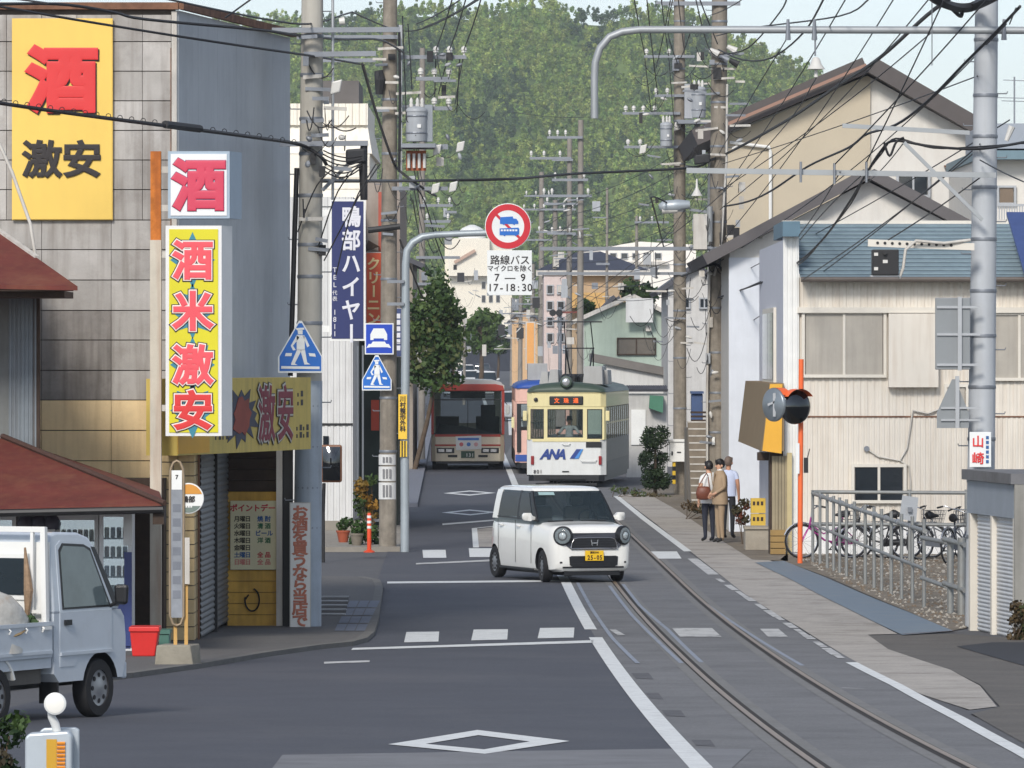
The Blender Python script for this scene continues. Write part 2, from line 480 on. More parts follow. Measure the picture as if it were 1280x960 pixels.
def diamond(o, i_):
    mb = MB(); o = [G(*p) for p in o]; i_ = [G(*p) for p in i_]
    for k in range(4):
        sheet_mb(mb, [o[k], o[(k+1) % 4], i_[(k+1) % 4], i_[k]], PZ)
    mb.build('diamond_marking', mPaint, road)
diamond([(485, 932), (597, 914), (712, 928), (606, 944)], [(532, 931.5), (598, 920.5), (662, 928.5), (605, 938.5)])
diamond([(554, 617), (587, 613.6), (620, 616.6), (587, 620)], [(566, 616.9), (587, 614.9), (608, 616.7), (587, 618.6)])
diamond([(552, 641.3), (587, 637.4), (623, 640.8), (588, 644.8)], [(565, 641.2), (587, 638.9), (610, 640.9), (588, 643.3)])
stripo('patch_outline', mPaint, [(595, 685), (593, 661), (640, 656)], 0.12, PZ, road)
sheet('repair_patch', mConc, [(597, 684), (596, 662), (622, 659), (625, 684)], 0.009, road)
# edge line on the right of the track, worn where wheels cross it
stripo('edge_line', mPaint, [(2.88, 177), (3.14, 152), (3.48, 126.6)], 0.16, PZ, tbed, px=False)
stripo('edge_line', mWorn, [(866, 699), (892, 719)], 0.2, PZ, tbed)
for k in range(13):
    t = k/13.0; x0, y0 = 897+t*160, 724+t*103
    stripo('edge_line', mWorn, [(x0, y0), (x0+7+3*(k % 3), y0+4.6+2*(k % 3))], 0.09+0.03*(k % 2), PZ, tbed)
stripo('edge_line', mPaint, [(1064, 829), (1120, 857), (1200, 900), (1275, 941), (1330, 972)], 0.14, PZ, tbed)
stripo('scrape_mark', mWorn, [(1052, 861), (1080, 862)], 0.05, PZ, tbed)
for pts in ([(722, 729), (740, 762), (765, 798), (797, 830)], [(762, 733), (790, 770), (820, 800), (852, 830)],
            [(779, 731), (800, 758), (835, 788), (877, 829)], [(846, 722), (878, 752), (925, 785), (1003, 833)]):
    stripo('seam_line', mSeam, pts, 0.055, PZ, tbed)
for a in ((797, 846, 20), (815, 871, 14), (835, 893, 22), (872, 930, 22)):
    sheet('tar_patch', M('tar_patch', (84, 84, 87), 0.9, var=0.2, grain=0.2), [(a[0]-8, a[1]-4), (a[0]+a[2]-6, a[1]-4), (a[0]+a[2], a[1]+4), (a[0]-2, a[1]+3)], 0.009, tbed)

TRK = [(3.06, 20), (2.99, 34), (2.91, 48.8), (2.64, 79.7), (2.29, 112.7), (1.96, 143), (1.70, 168), (1.60, 182), (1.66, 190), (2.1, 199), (2.75, 209), (3.2, 222)]
TRK = dense(TRK, 4)
def off(pts, o):
    out = []
    for i, p in enumerate(pts):
        a, b = pts[max(0, i-1)], pts[min(len(pts)-1, i+1)]
        d = Vector((b[0]-a[0], b[1]-a[1])).normalized(); out.append((p[0]+d.y*o, p[1]-d.x*o))
    return out
for sgn in (-1, 1):
    r = stripo('tram_rail', mSteel, off(TRK, sgn*0.575), 0.056, 0.016, px=False, kind='structure')
    stripo('rail_bedding', M('rail_bedding', (116, 115, 113), 0.85, var=0.15, grain=0.2, dirt=(104, 102, 98), dirt_amt=0.7, dirt_scale=1.5), off(TRK, sgn*0.56), 0.36, 0.0085, r, px=False)
    stripo('flange_groove', mGroove, off(TRK, sgn*0.519), 0.052, 0.011, r, px=False)
    stripo('rail_edge', mGroove, off(TRK, sgn*0.612), 0.016, 0.011, r, px=False)

# roadside on the right
sheet('shoulder', mConc, [(772, 619), (800, 617), (848, 627), (880, 655), (935, 690), (975, 706), (1060, 760), (1122, 793), (1085, 794), (1110, 812),
      (1188, 838), (1225, 858), (1246, 884), (1212, 888), (1150, 868), (1072, 829), (1000, 785), (930, 742), (866, 692), (820, 655)], 0.008, kind='structure')
sheet('forecourt', mPatch, [(1086, 795), (1195, 793), (1290, 800), (1500, 830), (1500, 990), (1330, 965), (1290, 935), (1215, 893), (1250, 884), (1226, 857), (1188, 838), (1110, 812)], 0.007, kind='structure')
sheet('tar_apron', mDark, [(1196, 809), (1240, 804), (1300, 804), (1450, 830), (1450, 855), (1290, 836)], 0.013, kind='structure')
sheet('steel_ramp', mPlate, [(944, 704), (980, 702), (1030, 722), (1135, 766), (1192, 790), (1128, 795), (1060, 762), (990, 726)], 0.016, kind='structure')
stripo('ramp_edge', M('rusty_iron', (92, 58, 44), 0.9, var=0.3, scale=8), [(1130, 795), (1193, 791)], 0.06, 0.03, bpy.data.objects['steel_ramp'])
sheet('verge', mSoil, [(800, 612), (835, 604), (905, 640), (985, 688), (985, 702), (940, 700), (905, 678), (850, 640)], 0.010, kind='structure')
sheet('gravel_bed', mSoil, [(975, 700), (1010, 672), (1210, 672), (1208, 786), (1190, 789), (1135, 765), (1040, 724)], 0.010, kind='structure')

# raised pavement round the liquor shop's corner, with a drain grating
PV = [(-60, 872), (60, 858), (165, 848), (250, 836), (330, 822), (400, 812), (440, 808), (458, 803), (467, 795), (472, 780), (478, 738), (474, 729), (455, 725), (405, 724), (300, 735), (-60, 740)]
pave = slab('pavement', mPave, PV, 0.06, kind='structure')
mKerb = M('kerb_stone', (104, 102, 98), 0.9, var=0.15, scale=3, bump=0.2)
kp = dense([G(*p) for p in PV[1:13]], 1.6)
for a, b in zip(kp[:-1], kp[1:]):
    mb = MB(); za, zb = zg(a[1]), zg(b[1])
    d = Vector((b[0]-a[0], b[1]-a[1], 0)); n = Vector((d.y, -d.x, 0)).normalized()*0.12
    e = d.normalized()*0.006
    A, B = Vector((a[0], a[1], za-0.02))+e, Vector((b[0], b[1], zb-0.02))-e
    up = Vector((0, 0, 0.084))
    mb.hexa([A+n*0.1, B+n*0.1, B-n, A-n, A+n*0.1+up, B+n*0.1+up, B-n+up, A-n+up]); mb.build('kerb_stone', mKerb, pave)
mGr = M('galvanised', (150, 152, 154), 0.45, metal=0.5, var=0.12, scale=8)
gA = [G(*p) for p in ((402, 752), (436, 752), (432, 774), (394, 774))]
gz = zg(gA[0][1])+0.115
mb = MB(); mb.poly([(p[0], p[1], zg(p[1])+0.066) for p in gA]); gr = mb.build('drain_pit', mGroove, pave)
for k in range(5):
    t = k/4; a = Vector(gA[0]).lerp(Vector(gA[3]), t); b = Vector(gA[1]).lerp(Vector(gA[2]), t)
    part('grating_bar', mGr, gr, lambda m: m.bar((a.x, a.y, zg(a.y)+0.076), (b.x, b.y, zg(b.y)+0.076), 0.16, 0.02))
mPad = M('paving_pad', (104, 110, 122), 0.85, var=0.1, scale=4)
for i in range(3):
    for j in range(4):
        u0, u1 = 418+i*13+ (3-j)*5, 430+i*13+(3-j)*5; v0, v1 = 756+j*10, 764.5+j*10
        mb = MB(); mb.poly([(p[0], p[1], zg(p[1])+0.066) for p in (G(u0+4, v0), G(u1+4, v0), G(u1, v1), G(u0, v1))]); mb.build('paving_pad', mPad, pave)
# far pavement strip along the left kerb and the house-side pavement beyond the side street
slab('pavement', mFarPave, [(500, 634), (522, 634), (531, 590), (536, 560), (548, 510), (536, 510), (520, 560), (512, 590)], 0.10, kind='structure')
slab('pavement', M('pale_kerb_concrete', (138, 132, 122), 0.9, var=0.15), [(395, 690), (470, 690), (500, 690), (505, 640), (470, 640), (395, 668)], 0.10, kind='structure')

# gravel: stones too many to count
g = np.random.default_rng(3)
mb = MB()
poly = [G(*p) for p in [(1000, 700), (1015, 676), (1206, 676), (1206, 786), (1190, 788), (1135, 764), (1045, 724)]]
def inside(p, pl):
    c = False
    for i in range(len(pl)):
        a, b = pl[i], pl[i-1]
        if (a[1] > p[1]) != (b[1] > p[1]) and p[0] < (b[0]-a[0])*(p[1]-a[1])/(b[1]-a[1])+a[0]: c = not c
    return c
xs = [p[0] for p in poly]; ys = [p[1] for p in poly]; n = 0
while n < 2600:
    p = (g.uniform(min(xs), max(xs)), g.uniform(min(ys), max(ys)))
    if not inside(p, poly): continue
    n += 1; r = g.uniform(0.012, 0.04); z = zg(p[1])+0.012; a = g.uniform(0, 6.28)
    c, s_ = math.cos(a)*r, math.sin(a)*r
    mb.m = int(g.integers(0, 3))
    mb.add([(p[0]+c, p[1]+s_, z), (p[0]-s_, p[1]+c, z), (p[0]-c, p[1]-s_, z), (p[0]+s_, p[1]-c, z), (p[0], p[1], z+r*0.9)], [(0, 1, 4), (1, 2, 4), (2, 3, 4), (3, 0, 4)])
tag(mb.build('gravel', [M('pale_stone', (160, 154, 144), 0.9), M('grey_stone', (124, 118, 108), 0.9), M('brown_stone', (112, 98, 82), 0.9)]),
    'loose pale gravel behind the ramp railing', 'gravel', kind='stuff')

# ================================================================== wooded hill
SK = [(-900, 120), (-300, 50), (340, 20), (420, 24), (500, 8), (560, 6), (600, 14), (655, -8), (690, 0), (720, 16), (760, 19), (785, 8), (860, 14), (900, 34), (960, 64), (1010, 84), (1080, 128), (1200, 190), (1700, 300), (2400, 360)]
YR, YF = 1700.0, 1380.0
def skz(u): return Z(float(np.interp(u, [k[0] for k in SK], [k[1] for k in SK]))+14, YR)
def wav(a, b): return (math.sin(a*0.011+b*3.1)+0.6*math.sin(a*0.027+1.3-b*5)+0.4*math.sin(a*0.06+b*9+2))
def hz(u, t):
    zr = skz(u)
    if t <= 1:
        e = t**0.85
        return 2+(zr-2)*e + wav(u, t)*4.5*math.sin(math.pi*min(1, t))
    return zr-(t-1)*40
us = np.arange(-900, 2401, 30); ts = np.concatenate([np.linspace(0, 1, 36), [1.3, 1.8]])
vs_ = []; fs_ = []
for t in ts:
    Y = YF+(YR-YF)*t
    for u in us: vs_.append((X(u, Y), Y, hz(u, t)))
n = len(us)
for i in range(len(ts)-1):
    for j in range(n-1): fs_.append((i*n+j, i*n+j+1, (i+1)*n+j+1, (i+1)*n+j))
mb = MB(); mb.add(vs_, fs_)
mb.build('hill', M('forest_floor', (104, 124, 62), 0.95, var=0.3, scale=0.2), smooth=60, kind='structure')
g = np.random.default_rng(11)
NT = 10500
cs, rs, cl = [], [], []
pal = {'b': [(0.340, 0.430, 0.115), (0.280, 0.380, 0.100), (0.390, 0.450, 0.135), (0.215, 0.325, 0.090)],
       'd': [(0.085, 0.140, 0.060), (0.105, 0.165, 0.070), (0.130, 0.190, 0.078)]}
for k in range(NT):
    u, t = g.uniform(230, 1230), g.uniform(0.02, 1.02)
    Y = YF+(YR-YF)*t; x = X(u, Y); z = hz(u, min(t, 1.0))
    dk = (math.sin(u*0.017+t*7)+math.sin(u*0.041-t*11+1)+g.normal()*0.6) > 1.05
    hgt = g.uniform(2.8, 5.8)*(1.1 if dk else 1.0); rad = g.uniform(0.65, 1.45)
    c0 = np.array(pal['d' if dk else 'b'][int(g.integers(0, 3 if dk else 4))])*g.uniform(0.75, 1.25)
    for q in range(4):
        a = g.uniform(0, 6.28); f = g.uniform(0.2, 1.0)
        rr = rad*(0.95-0.60*f)
        cs.append((x+math.cos(a)*rad*0.45*(1-f*0.5), Y+math.sin(a)*rad*0.45, z+hgt*(0.25+0.65*f))); rs.append(rr); cl.append(c0*g.uniform(0.8, 1.2))
cl = np.array(cl)
def forest(name, cs, rs, cl, per, size, mat, seed):
    o = leaves(name, mat, None, cs, rs, per, size, [(1, 1, 1)], squash=1.15, kind='stuff', shell=0.6, seed=seed)
    idx = np.repeat(np.arange(len(cs)), per); gg = np.random.default_rng(seed)
    ct = cl[idx]*(0.7+0.6*gg.random(len(idx)))[:, None]
    o.data.attributes['tint'].data.foreach_set('color', np.concatenate([ct, np.ones((len(idx), 1))], 1).astype(np.float32).ravel())
    return o
mLeaf = foliage('leaf')
mLeafH = foliage('hill_leaf', 0.4)
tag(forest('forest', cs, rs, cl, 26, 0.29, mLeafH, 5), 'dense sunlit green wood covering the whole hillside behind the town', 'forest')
# ================================================================== left side of the street
WROOTS = []
def wthing(name, label, cat, loc, group=None):
    """thing whose parts are modelled in place; the Empty stands at its base"""
    o = thing(name, label, cat, loc, 0, group); WROOTS.append(o); return o

mBlocks = [M('concrete_panel_%d' % k, c_, 0.9, var=0.12, scale=2.5, bump=0.2, bscale=30, streak=0.6, dirt=(112, 103, 95), dirt_amt=0.4, dirt_scale=1.4) for k, c_ in enumerate(((176, 172, 167), (170, 166, 161), (182, 178, 173), (164, 160, 155)))]
mGrimy = M('grimy_panel', (142, 137, 132), 0.9, var=0.25, scale=1.8, bump=0.2, bscale=30, streak=0.7, dirt=(84, 78, 72), dirt_amt=0.5, dirt_scale=1.2)
mBlockY = M('cream_panel', (238, 212, 166), 0.9, var=0.08, scale=2.5, bump=0.2, bscale=30, streak=0.4, dirt=(178, 146, 106), dirt_amt=0.25, dirt_scale=2.5)
mJoint = M('joint_mortar', (96, 88, 82), 0.95, var=0.2)
mSlate = M('slate_blue_cladding', (186, 190, 193), 0.7, var=0.07, scale=0.7, streak=0.18, dirt=(140, 146, 150), dirt_amt=0.3, dirt_scale=0.5)
mRust = M('rust', (120, 86, 66), 0.9, var=0.35, scale=5, dirt=(74, 44, 34), dirt_amt=0.7, dirt_scale=3)
mRustRoof = M('rusty_red_roof', (98, 42, 34), 0.8, var=0.2, scale=2, streak=0.2, dirt=(138, 96, 66), dirt_amt=0.3, dirt_scale=0.9)
mTrim = M('weathered_white', (196, 192, 184), 0.7, var=0.1, streak=0.35, dirt=(130, 112, 92))
mWhite = M('white_paint', (226, 226, 222), 0.55, var=0.05)
mBlack = M('black_plastic', (26, 26, 28), 0.5, var=0.1)
mDkWood = M('dark_wood', (62, 48, 38), 0.85, var=0.25, scale=6)
mGlassD = M('dark_window_glass', (38, 44, 50), 0.08, var=0.25, scale=1.5, spec=0.7)
mAlu = M('aluminium', (176, 178, 180), 0.4, metal=0.6, var=0.06)

# ---------------------------------------------------------------- liquor shop
y0, y1 = 83.0, 90.2
xn, xf = X(220, y0), X(360, y1)            # street-side corner near / far
ztop = Z(10, y0); zb = zg(83)-0.05
shop = wthing('liquor_shop', 'two-storey liquor shop with grey block panel front and blue-grey side wall', 'shop', (xn-2, y0, zg(83)))
core = MB()
core.prism([(-8.6, y0+0.06), (xn-0.03, y0+0.06), (xf-0.03, y1), (xf-0.3, 96), (-8.6, 96)], 2.75, ztop-0.02, axis='z')
core.prism([(-8.6, y0+0.06), (xn-0.42, y0+0.06), (xn-0.42, y0+0.8), (X(284, 88.6)-0.3, 88.8), (X(352, 88.6), 88.8), (xf-0.03, y1), (xf-0.3, 96), (-8.6, 96)], zb, 2.75, axis='z')
core.build('wall', mJoint, shop)
# blue-grey cladding of the side wall: tall sheets with fine seams
dv = Vector((xf-xn, y1-y0, 0)); Ls = dv.length; dv.normalize(); nv = Vector((dv.y, -dv.x, 0))
nsh = 6
for k in range(nsh):
    a = Vector((xn, y0+0.02, 0))+dv*(Ls*k/nsh+0.004); 
    part('cladding_sheet', mSlate, shop, lambda m: m.obox((a.x, a.y, 2.77), dv*(Ls/nsh-0.008), nv*0.03, (0, 0, ztop-2.80)))
# block panels on the front
cols_a = [-122, -78, -35, 8, 52, 96, 139, 178, 214]; cols_b = [-122, -35, 52, 139, 214]
rows = [18, 52, 89, 126, 163, 200, 237, 275, 312, 350, 388, 425, 463, 500, 538, 576, 614]
for j in range(len(rows)-1):
    cols = cols_a if j < 7 else cols_b
    for i in range(len(cols)-1):
        mt = mBlockY if j >= 13 else mGrimy if (9 <= j and i < 3 and random.random() < 0.75) else mBlocks[random.randrange(4)]
        x0, x1 = X(cols[i]+0.3, y0), X(cols[i+1]-0.3, y0)
        z0, z1 = Z(rows[j+1]-0.6, y0), Z(rows[j]+0.6, y0)
        dp = random.uniform(0.0, 0.012)
        bx('block_panel', mt, shop, x0, x1, y0+0.0-dp, y0+0.062, z0, z1)
bx('corner_trim', mTrim, shop, X(214.5, y0), X(222, y0)-0.01, y0-0.03, y0+0.1, Z(500, y0), Z(14, y0))
bx('corner_pipe', mRust, shop, X(213.2, y0), X(214.4, y0), y0-0.04, y0+0.02, Z(500, y0), Z(60, y0))
fl = MB(); fl.box(-8.7, xn+0.03, y0-0.08, y0+0.12, ztop-0.02, ztop+0.07)
fl.build('front_flashing', mRust, shop)
fl = MB(); fl.obox((xn+0.035, y0-0.05, ztop-0.02), dv*(Ls+0.1), nv*0.07, (0, 0, 0.10)); fl.build('side_flashing', mRust, shop)
# ground floor: yellow brick-faced corner column, shutter, yellow end wall
mYB = M('yellow_brick', (206, 182, 138), 0.9, var=0.15, streak=0.4, dirt=(96, 76, 54))
mYW = M('mustard_boards', (206, 162, 74), 0.8, var=0.15, scale=4, streak=0.4, dirt=(120, 84, 40))
cxa, cxb = X(199, 82.6), X(243, 82.6)
part('corner_column_core', mJoint, shop, lambda m: m.box(cxa+0.012, cxb-0.012, 82.62, 83.4, zb, 2.72))
nr = 14
for k in range(nr):
    z0 = zg(82.6)+0.07+k*(2.6-0.12)/nr; z1 = z0+(2.48/nr)-0.014
    for a, b in ((0, 0.52), (0.54, 1.0)):
        o = 0.0 if k % 2 else -0.12
        bx('brick', mYB, shop, cxa+(cxb-cxa)*max(0, a+(o if a else 0)), cxa+(cxb-cxa)*min(1, b+(o if not a else 0)), 82.6-random.uniform(0, 0.008), 83.41, z0, z1)
sA, sB = (X(249, 83.2), 83.4), (X(284, 88.6), 88.6)
mSh = M('grey_shutter', (112, 114, 116), 0.55, metal=0.3, var=0.1, scale=1.5, streak=0.3, dirt=(62, 58, 54))
part('shutter', mSh, shop, lambda m: slatted(m, sA, sB, zg(83)+0.06, 2.7, 0.075, 0.02), smooth=50)
part('shutter_rail', mBlack, shop, lambda m: m.box((sA[0]+sB[0])/2-0.03, (sA[0]+sB[0])/2+0.05, 85.9, 86.0, zg(86)+0.06, 2.7))
ex0, ex1 = X(284.5, 88.6), X(346, 88.6)
zf = zg(88.6)+0.06
for k in range(16):
    z0 = zf+k*(2.62-zf)/16
    bx('end_wall_board', mYW if k < 12 else mDkWood, shop, ex0, ex1, 88.6-random.uniform(0, 0.006), 88.75, z0, z0+(2.62-zf)/16-0.008)
bx('door_post', mTrim, shop, X(345.5, 88.5), X(353, 88.5), 88.45, 88.62, zf, 2.7)
bx('door_jamb', mBlack, shop, X(353, 88.6), X(366, 88.6), 88.55, 88.75, zf, 2.7)
bx('conduit', mRust, shop, X(246.5, 83), X(249, 83), 83.1, 83.2, zf, 2.7)
part('wall_hose', mBlack, shop, lambda m: m.tube([(X(316+9*math.sin(t)-1, 88.5), 88.56, Z(750-14*math.cos(t)+ (6 if t > 5.0 else 0), 88.5)) for t in [0.2+k*0.28 for k in range(21)]], 0.012, 6), smooth=60)
# painted price poster on the end wall
pw = wthing('price_poster', 'faded poster of weekday offers on the mustard boards beside the shutter', 'poster', (X(316, 88.5), 88.55, Z(712, 88.5)))
mPost = M('poster_paper', (214, 206, 170), 0.8, var=0.06)
mInkK = M('ink_dark', (62, 58, 46), 0.8, var=0); mInkR = M('ink_red', (196, 66, 74), 0.8, var=0.05); mInkG = M('ink_green', (52, 110, 74), 0.8, var=0); mInkB = M('ink_blue', (52, 96, 150), 0.8, var=0)
mInkP = M('ink_pink', (206, 128, 120), 0.8, var=0)
yp = 88.54
bx('sheet', mPost, pw, X(288, yp), X(345, yp), yp, yp+0.02, Z(712, yp), Z(626, yp))
mb = MB(); write(mb, 'ポイントデー', (X(316, yp), yp, Z(635, yp)), 0.105, bold=0.035); mb.build('lettering', mInkR, pw)
for k, (day, it, mt) in enumerate((('月曜日', '焼酎', mInkB), ('火曜日', '清酒', mInkG), ('水曜日', 'ビール', mInkB), ('木曜日', '洋酒', mInkG), ('金曜日', '', mInkG), ('土曜日', '全品', mInkR), ('日曜日', '全品', mInkP))):
    yy = 648.5+k*9.0
    mb = MB(); write(mb, day, (X(303, yp), yp, Z(yy, yp)), 0.083, bold=0.025, pitch=0.92); mb.build('lettering', [mInkK, mInkK, mInkK, mInkK, mInkK, mInkB, mInkP][k], pw)
    if it:
        mb = MB(); write(mb, it, (X(330, yp), yp, Z(yy, yp)), 0.083, bold=0.03, pitch=1.25 if len(it) < 3 else 1.0); mb.build('lettering', mt, pw)

# yellow liquor banner on the front wall
def sign(name, label, x0, x1, yt, yb, Y, d, mface, mframe, fr=0.03, group=None, cat='sign', base=None, skew=0.0):
    r = wthing(name, label, cat, (X((x0+x1)/2, Y), Y, base if base is not None else Z(yb, Y)), group)
    a, b, t, o = X(x0, Y), X(x1, Y), Z(yt, Y), Z(yb, Y)
    part('cabinet', mframe, r, lambda m: m.hexa([(a, Y, o), (b, Y, o), (b+skew, Y+d, o), (a+skew, Y+d, o), (a, Y, t), (b, Y, t), (b+skew, Y+d, t), (a+skew, Y+d, t)]))
    bx('face', mface, r, a+fr, b-fr, Y-0.012, Y, o+fr, t-fr)
    return r
def lett(r, s, x, y, Y, size_px, mat, name='lettering', **kw):
    mb = MB(); write(mb, s, (X(x, Y), Y, Z(y, Y)), size_px*Y/F, **kw); return mb.build(name, mat, r)
mYel = M('banner_yellow', (232, 196, 96), 0.6, var=0.05, scale=1, streak=0.10, dirt=(190, 160, 90))
mRed = M('sign_red', (214, 50, 50), 0.55, var=0.04)
mInk = M('sign_black', (40, 34, 34), 0.6, var=0.03)
bn = sign('wall_banner', 'big yellow banner with red and black characters on the block panel wall', 15, 141, 23, 275, 82.93, 0.03, mYel, mYel, 0.01)
lett(bn, '酒', 79.5, 101, 82.905, 84, mInk, bold=0.055, sx=1.04)
lett(bn, '酒', 78, 99, 82.89, 84, mRed, bold=0.055, sx=1.04)
lett(bn, '激安', 77.5, 199, 82.90, 48, mInk, bold=0.035, sx=1.04)

# rusty sign post with two lit boxes
Ys = 81.2
sp = wthing('sign_post', 'tall square sign post, rusty on top, in front of block panel wall', 'post', (X(196, Ys), Ys, zg(Ys)))
mOPost = M('rusted_post_paint', (196, 188, 172), 0.8, var=0.1, streak=0.5, dirt=(150, 96, 56))
bx('shaft', mOPost, sp, X(187.5, Ys), X(201.5, Ys), Ys, Ys+0.14, zg(Ys)+0.1, Z(300, Ys))
bx('shaft_top', M('orange_rust', (196, 116, 48), 0.9, var=0.3, scale=6, streak=0.6, dirt=(140, 72, 36)), sp, X(188, Ys), X(201, Ys), Ys+0.002, Ys+0.138, Z(300, Ys), Z(189, Ys))
for yy in (212, 260, 318, 510):
    bx('bracket', mTrim, sp, X(201, Ys), X(212, Ys), Ys+0.03, Ys+0.11, Z(yy+4, Ys), Z(yy-4, Ys))
mBoxW = M('sign_cabinet_white', (222, 222, 220), 0.5, var=0.04)
mBoxG = M('sign_cabinet_blue_grey', (160, 176, 190), 0.5, var=0.06)
wbx = sign('box_sign', 'square white box sign with one dark pink character on the rusty post', 210, 287, 189, 273, Ys-0.05, 0.55, M('sign_face_white', (228, 228, 228), 0.45, var=0.02), mBoxG, 0.035, skew=0.13)
mSk = M('sign_pink_red', (206, 62, 88), 0.5, var=0.04); mSkO = M('sign_purple_edge', (120, 50, 96), 0.5, var=0.03)
lett(wbx, '酒', 249, 231, Ys-0.066, 66, mSkO, bold=0.056)
lett(wbx, '酒', 249, 231, Ys-0.075, 66, mSk, bold=0.046)
lb = sign('long_box_sign', 'long yellow box sign with four red characters on blue starbursts', 207, 277, 282, 545, Ys-0.06, 0.35, M('sign_face_yellow', (214, 204, 26), 0.45, var=0.03), mBoxW, 0.045, skew=0.12)
mTeal = M('sign_teal', (52, 130, 150), 0.5, var=0.05); mCream = M('sign_cream', (238, 222, 214), 0.5, var=0.02)
for k, (ch, yy) in enumerate((('酒', 325), ('米', 389), ('激', 456), ('安', 513))):
    cx, r0, r1 = 241, 28, 36
    m1 = MB(); pts = []
    for q in range(16):
        a = math.pi*2*q/16; rr = 35 if q % 2 == 0 else 22
        pts.append((X(cx+min(27, rr*0.86)*math.sin(a) if False else cx+rr*0.80*math.sin(a), Ys), Z(yy-rr*math.cos(a), Ys)))
    m1.prism(pts, Ys-0.076, Ys-0.071); m1.build('starburst', mTeal, lb)
    lett(lb, ch, cx, yy, Ys-0.078, 51, mInk, bold=0.085, thick=0.003)
    lett(lb, ch, cx, yy, Ys-0.083, 51, mCream, bold=0.062, thick=0.003)
    lett(lb, ch, cx, yy, Ys-0.088, 51, M('sign_coral', (232, 82, 92), 0.5, var=0.05) if k < 3 else mRed, bold=0.036, thick=0.003)

# painted fascia sign over the shutter, parallel to the side wall
A = Vector((X(222, 81.6), 81.6, 0)); B = Vector((X(388.5, 87.4), 87.4, 0)); U = (B-A).normalized(); Nn = Vector((U.y, -U.x, 0))
Lf = (B-A).length; zb_, zt_ = 2.60, 3.58
zf = 0
fs = wthing('fascia_sign', 'dirty olive fascia sign with starburst and faded characters above the shutter', 'sign', (A.x, A.y, zb_))
mOl = M('olive_sign', (202, 178, 92), 0.7, var=0.12, scale=1.2, streak=0.3, dirt=(104, 92, 60), dirt_amt=0.3)
part('board', mOl, fs, lambda m: m.obox((A.x, A.y, zb_), U*Lf, -Nn*0.42, (0, 0, zt_-zb_)))
part('end_panel', M('amber_panel', (214, 160, 34), 0.6, var=0.05), fs, lambda m: m.obox((A.x, A.y-0.006, zb_+0.02), U*1.35, Nn*0.006, (0, 0, 0.3)))
def onf(t, z, o=0.0): return A+U*t+Nn*o+Vector((0, 0, z))
def burst(t, z, rt, rz_, n, mat, o, name, jag=0.55):
    pts = []
    for q in range(n*2):
        a = math.pi*q/n; k = 1.0 if q % 2 == 0 else jag
        k *= random.Random(q*7+n).uniform(0.8, 1.15)
        pts.append(onf(t+rt*k*math.sin(a), z+rz_*k*math.cos(a), o))
    mb = MB(); n2 = len(pts); back = [p-Nn*0.006 for p in pts]
    mb.add(pts+back, [list(range(n2)), list(range(n2, 2*n2))[::-1]]+[(i, (i+1) % n2, n2+(i+1) % n2, n2+i) for i in range(n2)])
    mb.build(name, mat, fs)
burst(2.75, 3.07, 0.85, 0.40, 13, M('faded_navy', (62, 64, 78), 0.7, var=0.15), 0.010, 'starburst', 0.62)
burst(2.75, 3.07, 0.42, 0.28, 9, M('faded_brick_red', (142, 62, 46), 0.7, var=0.2), 0.018, 'starburst_core', 0.85)
mMar = M('faded_maroon', (128, 48, 60), 0.7, var=0.15); mFdW = M('faded_white', (188, 184, 172), 0.7, var=0.08)
for k, t in enumerate((3.85, 4.72)):
    for mt, bd, oo in ((mInk, 0.07, 0.010), (mFdW, 0.055, 0.016), (mMar, 0.022, 0.024)):
        mb = MB(); write(mb, '激安'[k], onf(t, 3.1, oo), 0.78, U=U, V=(0, 0, 1), bold=bd, sx=1.0); mb.build('lettering', mt, fs)
for t, z, n_ in ((5.35, 3.32, 2), (5.35, 3.2, 2), (5.3, 2.86, 4), (1.6, 2.78, 4), (5.3, 2.76, 4)):      # small worn print, too faint to read
    for q in range(n_):
        part('worn_print', mInk, fs, lambda m: m.obox(onf(t+q*0.16, z, 0.001), U*(0.05+0.05*(q % 2)), Nn*0.004, (0, 0, 0.05+0.03*((q+n_) % 2))))

# ---------------------------------------------------------------- low house with rusty roofs, far left
hs = wthing('rusty_roofed_house', 'low house with rusty red metal roofs in front of the shop wall', 'house', (X(30, 78.5), 80, zg(79)))
Yh = 78.0
mGW = M('grey_board_wall', (112, 114, 112), 0.85, var=0.12, streak=0.4, dirt=(70, 70, 68))
mGW2 = M('blue_grey_tin', (118, 126, 132), 0.6, metal=0.2, var=0.1, streak=0.3, dirt=(84, 72, 62))
part('wall', mGW, hs, lambda m: m.box(-9, X(12, 80.5), 80.4, 82.8, zg(80), Z(300, 80)))
part('tin_wall', mGW2, hs, lambda m: ribbed(m, (X(11, 80.4), 80.38), (X(47, 80.4), 80.38), Z(560, 80), Z(350, 80), 0.05, 0.014))
bx('corner_post', mDkWood, hs, X(42, 80.4), X(50, 80.4), 80.37, 80.47, zg(80), Z(345, 80))
bx('back_wall', mDkWood, hs, X(-200, 80.6), X(205, 82.0), 81.9, 82.6, zg(82), Z(600, 81))
def roofslab(nm, pts, th, mat):
    mb = MB(); n = len(pts); lo = [(p[0], p[1], p[2]-th) for p in pts]
    mb.add(list(pts)+lo, [list(range(n)), list(range(n, 2*n))[::-1]]+[(i, (i+1) % n, n+(i+1) % n, n+i) for i in range(n)])
    return mb.build(nm, mat, hs)
E0 = P(205, 630, 77.2); E1 = P(-220, 640, 77.2); R0 = P(-8, 543, 80.4); R1 = P(-220, 448, 80.4)
roofslab('lower_roof', [E0, P(6, 548, 79.9), P(-220, 548, 79.9), E1], 0.05, mRustRoof)
roofslab('lower_roof_hip', [E0, P(198, 612, 81.8), P(6, 546, 81.8), P(6, 548, 79.9)], 0.04, mRustRoof)
